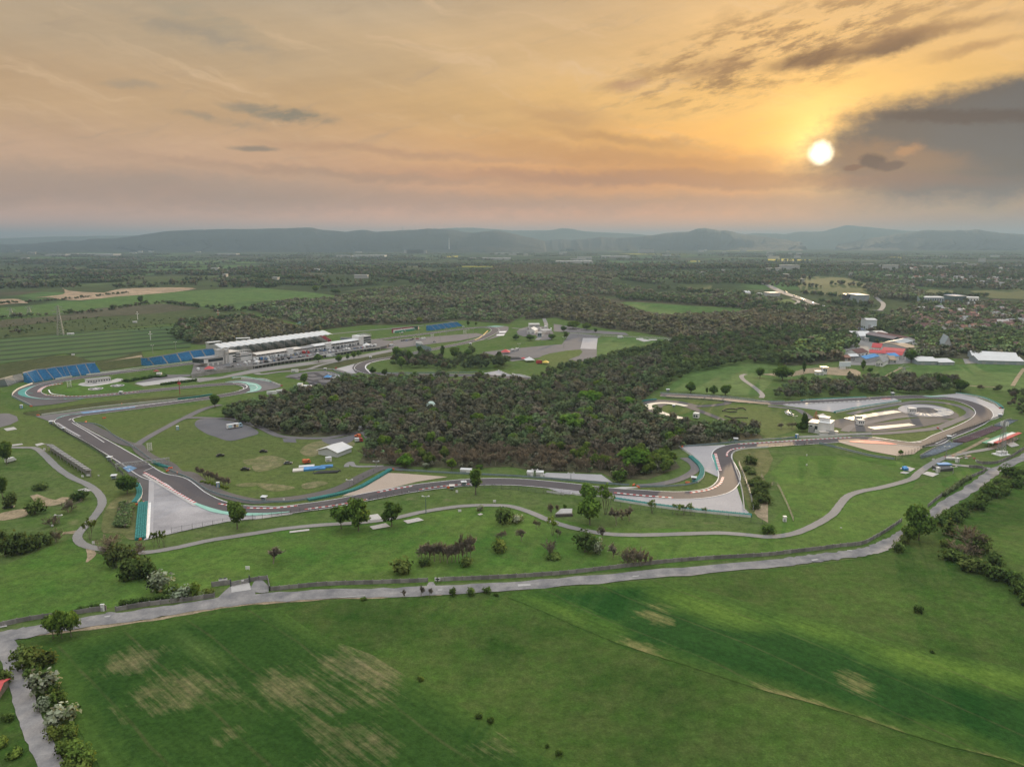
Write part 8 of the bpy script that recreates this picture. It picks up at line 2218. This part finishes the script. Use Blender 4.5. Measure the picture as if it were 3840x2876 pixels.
# ---------------- vehicles
def paint_mat():
 m,nt,o=_nt('vehicle_paint')
 nb=NB(nt);oi=nb.n('ShaderNodeObjectInfo')
 finish(nb,o,oi.outputs['Color'],.3,.5)
 return m
m_paint=paint_mat()
def car_proto(name='car',L_=4.4,W__=1.8,h=1.45,van=False):
 t=empty(name,(0,0,0))
 x,w=L_/2,W__/2
 mb=MB()
 if not van:
  prof=[(-x,.35),(-x,.78),(-x*.55,.92),(x*.5,.92),(x*.95,.75),(x,.4)]
  top=None
 else:
  prof=[(-x,.4),(-x,h),(x*.62,h),(x*.8,h*.62),(x,h*.52),(x,.4)]
 n=len(prof)
 mb.add([(px_,-w,z) for px_,z in prof]+[(px_,w,z) for px_,z in prof],[tuple(range(n)),tuple(range(n,2*n))[::-1]]+[(k,n+k,n+(k+1)%n,(k+1)%n) for k in range(n)])
 mb.build('body',m_paint,t)
 mb=MB()
 if not van:
  mb.prism([(-x*.75,-w*.9),(x*.42,-w*.9),(x*.42,w*.9),(-x*.75,w*.9)],.92,.93)
  pr_=[(-x*.72,.9),(-x*.5,h),(x*.08,h),(x*.46,.9)]
  mb.add([(a_,-w*.82,z) for a_,z in pr_]+[(a_,w*.82,z) for a_,z in pr_],[(0,1,2,3)[::-1],(4,5,6,7),(0,4,5,1),(2,6,7,3),(3,7,4,0)])
 else:
  mb.prism([(x*.635,-w*.85),(x*.82,-w*.85),(x*.82,w*.85),(x*.635,w*.85)],h*.6,[h*.97,h*.64,h*.64,h*.97])
 mb.build('glazing',m_glass,t)
 mb=MB()
 if not van:mb.add([(-x*.5,-w*.8,h+.02),(x*.08,-w*.8,h+.02),(x*.08,w*.8,h+.02),(-x*.5,w*.8,h+.02)],[(0,1,2,3)])
 else:mb.box(-x*.98,x*.6,-w*.96,w*.96,h+.01,h+.06)
 mb.build('roof',m_paint,t)
 for sx_ in (-.62,.62):
  for sy in (-1,1):
   mb=MB();mb.tube((x*sx_,sy*(w-.2),.33),(x*sx_,sy*(w+.02),.33),.33,n=8);mb.build('wheel',m_blk,t)
 return t
CARC={'white':(.68,.68,.67),'silver':(.36,.37,.38),'black':(.018,.018,.02),'grey':(.12,.125,.13),'red':(.45,.03,.03),'blue':(.03,.14,.34),'yellow':(.55,.42,.12)}
CARP,VANP=car_proto(),car_proto('van',6.2,2.1,2.5,True)
first={'car':True,'van':True}
def vehicle(kind,colour,p,z,rz,place,own=None,s=1.15):
 pr=CARP if kind=='car' else VANP
 o=pr if first[kind] else tree_copy(pr,(0,0,0))
 first[kind]=False
 g=G(p,z) if z else G(p)
 if not z:g.z+=.3
 o.location=g;o.rotation_euler=(0,0,rz);o.scale=(s,s,s)
 tag(o,own or f'{colour} {kind} {place}',kind,None if own else f'{colour} {kind}s {place}')
 if own and 'group' in o:del o['group']
 for c in o.children:
  if c.name.split('.')[0] in ('body','roof'):c.color=(*CARC[colour],1)
 return o
PADK=[('van','white',1130,808),('van','white',1190,788),('van','white',1280,765),('van','white',1395,768),('car','grey',1500,738),('car','white',1520,750),('car','white',1590,722),('car','white',1610,742),('car','white',1650,718),('van','white',1850,692),('car','yellow',1890,692),('van','white',1965,668),('car','white',1985,690),('car','grey',2060,648),('car','black',2120,630),('car','silver',2100,655),('van','red',2190,658),
  ('van','white',20,995),('car','white',350,978),('car','silver',420,962),('van','white',950,868),('van','white',1030,852),('car','white',985,885),('car','red',1325,832),('car','blue',1375,805),('van','white',1430,825),('car','black',1520,802),('car','black',1660,788),('car','silver',1720,802),('car','grey',1750,772),('car','blue',1850,748),('car','white',800,892),('car','silver',860,905),('car','grey',700,925)]
for k,c,x,y in PADK:vehicle(k,c,Q1((x,y))[0],PZ,2.1+rnd.uniform(-.2,.2),'parked in front of the near half of the pit building')
PADK2=[('car','silver',270,757),('car','black',330,748),('car','red',400,762),('car','white',450,738),('car','grey',500,715),('car','white',540,718),('car','white',590,724),('car','blue',640,714),('car','blue',700,718),('car','blue',735,712),('van','white',190,772),('car','yellow',100,798),('van','white',50,798),('car','white',240,822),('car','silver',330,822),('car','silver',400,815),('car','white',455,800),('car','black',540,792),('car','black',760,752),('van','white',820,745),('van','white',890,730),('car','black',955,738),('car','white',1040,718),('car','black',1105,708),('van','white',1150,692),('car','white',1210,688),('car','grey',1340,668),('car','grey',1380,670),('car','blue',1440,660),('van','white',1500,655),('van','white',1640,628),('car','black',1690,628),('van','white',1720,622),('car','silver',1590,640)]
for k,c,x,y in PADK2:vehicle(k,c,Q2((x,y))[0],PZ,2.1+rnd.uniform(-.2,.2),'parked in front of the far half of the pit building')
rsC=np.random.RandomState(9)
e0,e1,h0,h1=Q1((1100,880))[0],Q2((1500,650))[0],Q1((1250,790))[0],Q2((1300,625))[0]
for i in range(64):
 u,far_=(i//2+rsC.uniform(.1,.9))/32,i%2
 a_,b_=(e0,e1) if not far_ else (h0,h1)
 c=['white','white','white','silver','silver','grey','black','black','blue','red'][rsC.randint(10)]
 vehicle('van' if rsC.rand()<.28 else 'car',c,(a_[0]+(b_[0]-a_[0])*u,a_[1]+(b_[1]-a_[1])*u+rsC.uniform(-1.2,1.2)),PZ,2.1+rsC.uniform(-.25,.25),'parked in front of the far half of the pit building' if u>.5 else 'parked in front of the near half of the pit building')
for k,c,x,y in [('car','white',1830,672),('car','black',1885,652),('car','black',1940,640),('car','grey',1990,630),('van','white',2040,618),('car','black',1915,632),('car','white',2080,622)]:vehicle(k,c,Q2((x,y))[0],0,.5,'in the line below the end of the paddock')
for k,c,x,y in [('van','white',815,842),('van','silver',892,832),('van','black',1585,722),('van','black',1648,706)]:vehicle(k,c,Q2((x,y))[0],0,.35,'on the lower road under the garages',s=1.3)
for k,c,x,y in [('car','black',1262,414),('car','black',1280,410),('car','blue',1300,412),('car','silver',1325,405),('car','black',1355,400),('car','red',1392,398),('car','white',1408,396),('car','white',1425,402),('van','white',1448,398),('car','grey',1340,408)]:vehicle(k,c,B((x,y))[0],0,.3,'parked on the far parking lot')
vehicle('van','white',B((1412,444))[0],0,.25,'','long white van alone on the near edge of the far parking lot',1.6)
vehicle('car','silver',B((1540,425))[0],0,.2,'','lone silver car in the middle of the far parking lot',1.3)
for i in range(9):vehicle('car','white' if i%3 else 'silver',B((605+i*21,698+i*4.4))[0],0,2.0,'in the row beside the kart track')
for i in range(4):vehicle('car',['white','silver'][i%2],B((735+i*20,735+(i%2)*3))[0],0,2.0,'behind the white tents by the kart track')
for x,y in [(172,1032),(178,1045),(195,1055)]:vehicle('car','white',D((x,y))[0],0,.1,'on the small lot left of the control house',s=1.3)
for lab,fr,x,y,k,c,rz_,s in [('white van parked on the left slope beside the dark tree',E,92,75,'van','white',1.2,1.1),('dark car crossing the infield below the gravel lot',F_,65,452,'car','black',.1,1.3),('dark car parked near the orange truck on the infield',F_,278,554,'car','grey',.1,1.3),('dark car on the infield bare patch beside the leafless row',E,2118,148,'car','black',.1,1.4),('black and white car on the inner grass above the row of leafless trees',A,1902,1408,'car','black',.5,1.3),('white van beside the reception tent entrance',C_,292,300,'van','white',1.2,1.5),('white van on the far car park fence line',C_,935,388,'van','white',.4,1.5),('small dark car by the dirt yard on the left slope',E,75,475,'car','black',.3,1.3)]:
 vehicle(k,c,fr((x,y))[0],0,rz_,'',lab,s)
for i in range(9):vehicle('car',['white','silver','red'][i%3],L(((150,735),(230,768),(290,795),(310,805),(392,836),(455,850),(475,855),(715,920),(760,938))[i])[0],0,-.9,'driving on the motorway',s=2.0).location.z+=.9
def truck(label,p0,p1,cab,body,h=3.6,w=2.6,box=True,z=0,mark=None):
 a,rz,L_=base_frame(p0,p1)
 t=thing('truck',label,'truck',a,rz)
 mb=MB();mb.box(0,L_-2.9,0,w,.9,h) if box else mb.box(0,L_-2.9,0,w,.9,1.7);mb.build('trailer' if box else 'flatbed',body,t)
 mb=MB();pr_=[(L_-2.6,.6),(L_-2.6,h*.92),(L_-.5,h*.92),(L_,h*.5),(L_,.6)]
 mb.add([(x,.05,z_) for x,z_ in pr_]+[(x,w-.05,z_) for x,z_ in pr_],[tuple(range(5)),tuple(range(5,10))[::-1]]+[(k,5+k,5+(k+1)%5,(k+1)%5) for k in range(5)]);mb.build('cab',cab,t)
 mb=MB();mb.box(L_-2.2,L_-.9,-.02,.04,h*.55,h*.82);mb.build('window',m_glass,t)
 for x in (1.4,2.8,L_*.5,L_-1.4):
  for y in (.15,w-.15):
   mb=MB();mb.tube((x,y-.2,.5),(x,y+.2,.5),.5,n=8);mb.build('wheel',m_blk,t)
 if mark:
  for x0,x1,z0,z1,mt in mark:
   mb=MB();mb.box(L_*x0,L_*x1,-.03,.0,z0,z1);mb.build('side_graphic',mt,t)
 return t
truck('white articulated truck with coloured side graphic on the gravel lot',A((1963,1176))[0],A((2095,1156))[0],plain('pale_blue_cab',(.35,.48,.55),.05,.5,.4),m_wall,4.0,mark=[(.42,.56,1.2,3.6,m_brn),(.08,.30,1.4,3.2,plain('pale_blue_mark',(.40,.58,.66),.1,.5,.5)),(.58,.70,1.2,2.6,plain('yellow_mark',(.60,.44,.10),.1,.5,.5))])
truck('orange tanker truck beside the blue stage covers',F_((412,556))[0],F_((474,545))[0],m_orange,m_orange,3.0)
truck('orange recovery truck at the forest junction',F_((848,322))[0],F_((888,330))[0],m_orange,m_orange,3.2,box=False)
truck('red and white truck at the forest junction',F_((855,368))[0],F_((925,362))[0],m_red,m_roofw,3.2)
truck('red box truck on the gravel car park edge',C_((216,612))[0],C_((262,608))[0],m_red,m_red,4.5)
truck('white trailer truck, lower of two by the gravel car park mast',Q5((1155,362))[0],Q5((1190,360))[0],m_wall,m_wall,3.6)
truck('white trailer truck, upper of two by the gravel car park mast',Q5((1200,355))[0],Q5((1232,353))[0],m_wall,m_wall,3.6)
truck('white transporter parked at the end of the paddock',Q2((1820,640))[0],Q2((1900,628))[0],m_wall,m_wall,3.4)
for x,y,x2,lab in [(760,1112,812,'upper white trailer of the pair at the middle of the training ground'),(777,1145,832,'lower white trailer of the pair at the middle of the training ground'),(1218,1042,1278,'white trailer beside the circular skid pad')]:
 a,rz,L_=base_frame(D((x,y))[0],D((x2,y))[0])
 t=thing('caravan',lab,'trailer',a,rz)
 mb=MB();mb.prism([(0,0),(L_,0),(L_,4),(0,4)],.8,4.6);mb.build('body',m_wall,t)
 mb=MB();mb.prism([(-.2,-.2),(L_+.2,-.2),(L_+.2,4.2),(-.2,4.2)],4.6,5.2);mb.build('roof',m_roofw,t)
 for k in range(3):
  mb=MB();mb.box(L_*(.12+.3*k),L_*(.28+.3*k),-.05,.02,2.2,3.8);mb.build('window',m_glass,t)
 for xx in (L_*.3,L_*.7):
  mb=MB();mb.tube((xx,.1,.5),(xx,.5,.5),.5,n=8);mb.build('wheel',m_blk,t)
a,rz,L_=base_frame(C_((1560,1080))[0],C_((1604,1086))[0])
t=thing('caravan','white trailer with dark windows at the end of the painted loop','trailer',a,rz)
mb=MB();mb.box(0,L_,0,4,.8,5.0);mb.build('body',m_wall,t)
for k in range(2):
 mb=MB();mb.box(L_*(.1+.45*k),L_*(.45+.45*k),-.05,.02,1.6,3.4);mb.build('window',m_glass,t)
def pavilion(p,label,w,m,h=2.6,z=0):
 t=thing('pavilion_tent',label,'tent',G(p,z) if z else G(p),rnd.uniform(-.3,.3))
 mb=MB();mb.add([(-w,-w,h),(w,-w,h),(w,w,h),(-w,w,h),(0,0,h+w*.6)],[(0,1,4),(1,2,4),(2,3,4),(3,0,4),(3,2,1,0)]);mb.build('canopy',m,t)
 mb=MB();pass
 for x,y in ((-1,-1),(1,-1),(1,1),(-1,1)):
  mb=MB();mb.tube((x*w*.93,y*w*.93,-.1),(x*w*.93,y*w*.93,h),.1,n=4);mb.build('pole',m_steel,t)
for p,lab,w,m,z in [(B((720,762))[0],'larger white tent by the kart track',5,m_roofw,0),(B((690,748))[0],'smaller white tent by the kart track',3,m_roofw,0),(B((620,740))[0],'blue bouncy tent beside the kart track',4,m_blue,0),(Q1((235,1000))[0],'red and white tent at the near corner of the paddock',5,m_red,PZ),(Q1((630,935))[0],'dark awning tent on the near part of the paddock',5,m_dkmetal,PZ),(Q1((1180,862))[0],'white tent between cars on the paddock edge',3,m_roofw,PZ),(Q2((1550,632))[0],'white hospitality tent near the far end of the paddock',5,m_roofw,PZ),(D((470,1085))[0],'sunlit cream canopy behind the white control house',4,m_roofc,0),(A((1350,690))[0],'dark red stall beside the hedge left of the paddock',3,m_seatr,0),(C_((150,590))[0],'blue and white fair tent on the gravel car park edge',6,m_roofw,0),(C_((290,612))[0],'yellow and blue fair ride on the gravel car park edge',4,plain('ride_yellow',(.55,.40,.05),.1,.5,.5),0),(C_((100,580))[0],'red fair stall on the gravel car park edge',3,m_red,0),(Q5((1095,385))[0],'flat red tent at the edge of the gravel car park',6,m_red,0)]:pavilion(p,lab,w,m,z=z)
t=thing('stage_cover','pile of blue and white tarpaulins laid over staging on the infield','tarpaulin',G(F_((450,600))[0]),.28)
for x0,x1,y0,y1,h,m in [(-3,11,-3.5,2.5,1.3,m_blue),(-10,-2,-4,2,1.0,m_roofc),(-6,4,2.5,6.5,1.5,m_roofw),(8,16,0,4.5,1.1,m_blue)]:
 mb=MB();mb.prism([(x0,y0),(x1,y0+.6),(x1+.4,y1),(x0+.3,y1-.4)],0,[h,h*.8,h,h*1.1]);mb.build('cover',m,t)
t=thing('trampoline_frame','dark tubular frame with mat lying on the infield grass','frame',G(F_((612,625))[0]),.1)
mb=MB()
for k in range(10):mb.tube((9*math.cos(math.pi*k/10),0,4.4*math.sin(math.pi*k/10)),(9*math.cos(math.pi*(k+1)/10),0,4.4*math.sin(math.pi*(k+1)/10)),.16,n=4)
mb.tube((-9,-2,.5),(9,2,.6),.2,n=4);mb.build('hoop',m_dkmetal,t)
mb=MB();mb.prism([(-8,-3),(7,-2),(8,3),(-6,2.4)],.1,[.5,.9,.6,.5]);mb.build('mat',m_blk,t)
t=thing('tarpaulin_heap','black tarpaulin spread over stores on the gravel car park','tarpaulin',G(Q5((1140,440))[0]),.1)
mb=MB();mb.prism([(-14,-8),(16,-2),(12,6),(-12,9)],0,[1.5,.6,1.8,2.2]);mb.build('cover',m_blk,t)
mb=MB();mb.box(-16,-12,-3,3,0,1.6);mb.build('stacked_crates',m_wood,t)
t=thing('tarpaulin_heap','blue tarpaulin over a dark shed beside the park path','tarpaulin',G(H_((1520,835))[0]),.1)
mb=MB();mb.prism([(-5,-3),(5,-2),(5,5),(-6,4)],0,[1.6,2,2.6,2.2]);mb.build('shed_body',m_dkmetal,t)
mb=MB();mb.prism([(-2,3),(7,2),(7,7),(-1,7)],2.7,[3,3.2,3.2,3]);mb.build('cover',m_blue,t)
t=thing('tarpaulin_heap','small blue covered cart on the concrete slabs','cart',G(H_((1182,836))[0]),.1)
mb=MB();mb.prism([(-1.6,-1.4),(1.6,-1.4),(1.4,1.4),(-1.4,1.4)],.5,[1.6,1.8,2.6,2.4]);mb.build('cover',m_blue,t)
mb=MB();pass
for x,y in ((-1.2,-1.2),(1.2,-1.2),(1.2,1.2),(-1.2,1.2)):
 mb=MB();mb.tube((x,y-.1,.4),(x,y+.1,.4),.4,n=8);mb.build('wheel',m_blk,t)
t=thing('scrap_heap','heap of timber and bulky rubbish beside the park path','heap',G(H_((1650,728))[0]),.05)
for k in range(14):
 mb=MB();x,y,s=rnd.uniform(-9,9),rnd.uniform(-3,3),rnd.uniform(.6,1.6)
 mb.prism([(x-s,y-s*.5),(x+s*1.3,y-s*.4),(x+s,y+s*.6),(x-s*.8,y+s*.5)],0,[s*.4,s*.8,s,s*.6]);mb.build('debris',[m_wood,m_conc,m_tan,m_seatr][k%4],t)
for i,x in enumerate((1558,1598)):
 p=H_((x,744))[0];t=thing('skip','white skip container beside the rubbish heap, '+('nearest the lamp mast' if i==0 else 'nearest the heap'),'skip',G(p),-.2)
 mb=MB();mb.prism([(-2,-1),(2,-1),(2,1),(-2,1)],0,1.3);mb.build('bin',m_wallg,t)
 mb=MB();mb.box(-2.1,2.1,-1.1,1.1,1.3,1.5);mb.build('lid',m_roofw,t)
for fr,x,y,c,lab in [(E,1882,292,m_blue,'blue portable toilet beside the leafless row'),(A,1533,1178,plain('cyan_plastic',(.08,.35,.45),.05,.5,.5),'cyan portable toilet on the inner grass left of the gravel lot'),(A,185,992,m_blue,'blue portable toilet by the escape road of the first loop'),(D,248,1250,m_blue,'blue cabin at the end of the white wall under the control house'),(H_,1465,852,m_wall,'white portable toilet by the blue tarpaulin'),(H_,1632,768,m_wall,'white portable toilet by the rubbish heap')]:
 t=thing('portable_toilet',lab,'toilet',G(fr((x,y))[0]),.3)
 mb=MB();mb.box(-.9,.9,-.9,.9,0,3.0);mb.build('cabin',c,t)
 mb=MB();mb.prism([(-1,-1),(1,-1),(1,1),(-1,1)],3.0,3.3);mb.build('roof',m_wall,t)
 mb=MB();mb.box(-.6,.6,-.95,-.88,.2,2.7);mb.build('door',m_wallg,t)
def sign(p,top_v,w,label,m=None):
 h=up_h(p,top_v);t=thing('sign_board',label,'sign',G(p),rnd.uniform(-.1,.1))
 mb=MB();mb.box(-w/2,w/2,-.08,.08,h*.35,h);mb.build('board',m or m_wall,t)
 mb=MB();pass
 for x in (-w*.35,w*.35):
  mb=MB();mb.tube((x,.16,-.2),(x,.16,h*.9),.08,n=4);mb.build('post',m_steel,t)
 return t
for fr,x,y,tv,w,lab in [(F_,2058,890,862,1.6,'white notice board standing beside the path summit'),(F_,1758,972,945,1.8,'white sign with dark centre below the path'),(F_,1733,808,778,1.4,'white framed sign by the dark shrub on the fence'),(E,2138,1012,972,2.0,'tall white notice board on the lawn above the gate'),(E,713,212,188,1.4,'white board beside the path under the long stand'),(E,763,204,180,2.2,'white plastic chair-like board under the long stand'),(E,852,200,185,.8,'little white post sign under the long stand'),(E,808,790,758,1.4,'white notice board at the path junction'),(E,452,634,615,1.2,'small white sign on the slope below the path curve'),(A,385,1360,1335,1.4,'white notice board at the upper end of the long stand'),(A,632,542,522,4,'white marker board on the earth bank above the loop stand'),(H_,1424,752,735,1.6,'white board at the start of the dirt road'),(H_,1800,762,745,1.6,'white sign at the wall corner by the far gate'),(H_,333,802,782,.8,'pale marker post on the right-hand lawn'),(H_,333,718,698,.8,'second pale marker post higher on the right-hand lawn'),(F_,1320,800,785,.8,'small white post on the front straight fence'),(F_,240,870,848,1.0,'small pale board by the inner guard rail'),(H_,705,1535,1524,2.4,'white slab dumped on the verge below the wall'),(H_,630,1338,1328,1.0,'tiny white marker on the lawn near the wall')]:
 sign(fr((x,y))[0],fr((x,tv))[0][1],w,lab)
ga_,grz,gl=base_frame(E((1996,1150))[0],E((2150,1118))[0])
t=thing('entrance_gate','double concrete-coloured gate with small white notice at the driveway','gate',ga_,grz)
for k in range(2):
 mb=MB();mb.box(gl*.5*k+.1,gl*.5*(k+1)-.1,-.1,.1,.2,2.4);o=mb.build('gate_leaf',plain('gate_grey',(.25,.24,.23),.15,.5,.7),t)
 mb2=MB();x0,x1=gl*.5*k+.1,gl*.5*(k+1)-.1
 for a_,b_ in (((x0,-.14,.3),(x1,-.14,2.3)),((x0,-.14,2.3),(x1,-.14,.3))):mb2.tube(a_,b_,.06,n=4)
 mb2.build('brace',m_steel,o)
for x in (-.2,gl+.2):
 mb=MB();mb.box(x-.25,x+.25,-.25,.25,-.2,3.6);mb.build('gate_post',m_dkmetal,t)
mb=MB();mb.box(gl*.58,gl*.72,-.2,-.12,1.5,2.2);mb.build('notice',m_wall,t)
t=thing('sign_board','wide white board with two dark panels beside the gate','sign',*(lambda f:(f[0],f[1]))(base_frame(E((1890,1142))[0],E((1965,1130))[0])))
L2=base_frame(E((1890,1142))[0],E((1965,1130))[0])[2]
mb=MB();mb.box(0,L2,-.1,.1,1.4,3.0);mb.build('board',m_wall,t)
for k in range(2):
 mb=MB();mb.box(L2*(.08+.5*k),L2*(.42+.5*k),-.05,.2,3.0,3.5);mb.build('lamp_housing',m_dkmetal,t)
for x in (.3,L2-.3):
 mb=MB();mb.tube((x,.1,-.2),(x,.1,1.5),.1,n=4);mb.build('post',m_steel,t)
for i,x in enumerate((1557,1577)):
 p=F_((x,1572))[0];t=thing('sign_board',('left' if i==0 else 'right')+' white wall sign of the pair beside the pedestrian gap','sign',G(p))
 mb=MB();mb.box(-.75,.75,-.25,-.15,.9,2.4);mb.build('board',m_wall,t)
 mb=MB();mb.box(-.4,.4,-.28,-.24,1.3,1.9);mb.build('pictogram',m_glass,t)
 mb=MB();mb.tube((0,-.1,-.2),(0,-.1,1.2),.06,n=4);mb.build('post',m_steel,t)
for pts,lab in [(C_((1822,1020),(1850,1005),(1900,1000),(1940,1008),(1950,998),(1990,995),(2010,1008)),'upper dark tyre snake on the lawn beside the inner loop'),(C_((1835,1022),(1880,1028),(1940,1025)),'short dark tyre snake on the lawn beside the inner loop'),(C_((1835,1062),(1870,1072),(1900,1082),(1960,1078),(2030,1080)),'lower dark tyre snake on the lawn beside the inner loop')]:
 tyres(lab,pts,1,.9,False,m_blk)
xy=None
t=thing('clipped_hedge','clipped green hedge round the parking beside the helipads','hedge',(0,0,0))
q=resample(path_xy(A((1070,760),(1110,765),(1180,748),(1290,735),(1300,722),(1380,728),(1425,722)),4),2.0)
rs_=np.random.RandomState(3);qq,tt2=cluster(1500,[(x,y,1.5,2.4,2.4,1.6) for x,y in q],.7,rs_)
me=crown_mesh('leaves',qq,tt2);o=link('leaves',me,m_bush,t);o.color=(.8,1,.8,1)
t=thing('clipped_hedge','dark hedge along the light strip inside the first loop','hedge',(0,0,0))
q=resample(path_xy(A((1400,792),(1560,772),(1690,756)),4),2.0)
qq,tt2=cluster(1000,[(x,y,1.2,2.2,2.2,1.3) for x,y in q],.7,rs_)
me=crown_mesh('leaves',qq,tt2);o=link('leaves',me,m_bush,t);o.color=(.7,.8,.7,1)
a,rz,L_=base_frame(B((1380,462))[0],B((1512,500))[0])
t=thing('sheet_fence','blue-grey corrugated fence on the bank at the pit exit','fence',a,rz)
for k in range(8):
 mb=MB();mb.box(L_*k/8+.05,L_*(k+1)/8-.05,-.1,.1,-.2,5.5);mb.build('panel',m_rail,t)
t=thing('net_screen','green netting screen on the wooded slope behind the scalloped roof','netting',G(B((460,340))[0]),.1)
pp=[G(B(q)[0])-t.location for q in ((370,335),(365,300),(440,265),(500,270),(560,300),(570,320))]
mb=MB();mb.prism([(p.x,p.y) for p in pp],.5,[2,3,5,5,4,3]);mb.build('net',plain('green_net',(.055,.11,.09),.15,.1,.9),t)
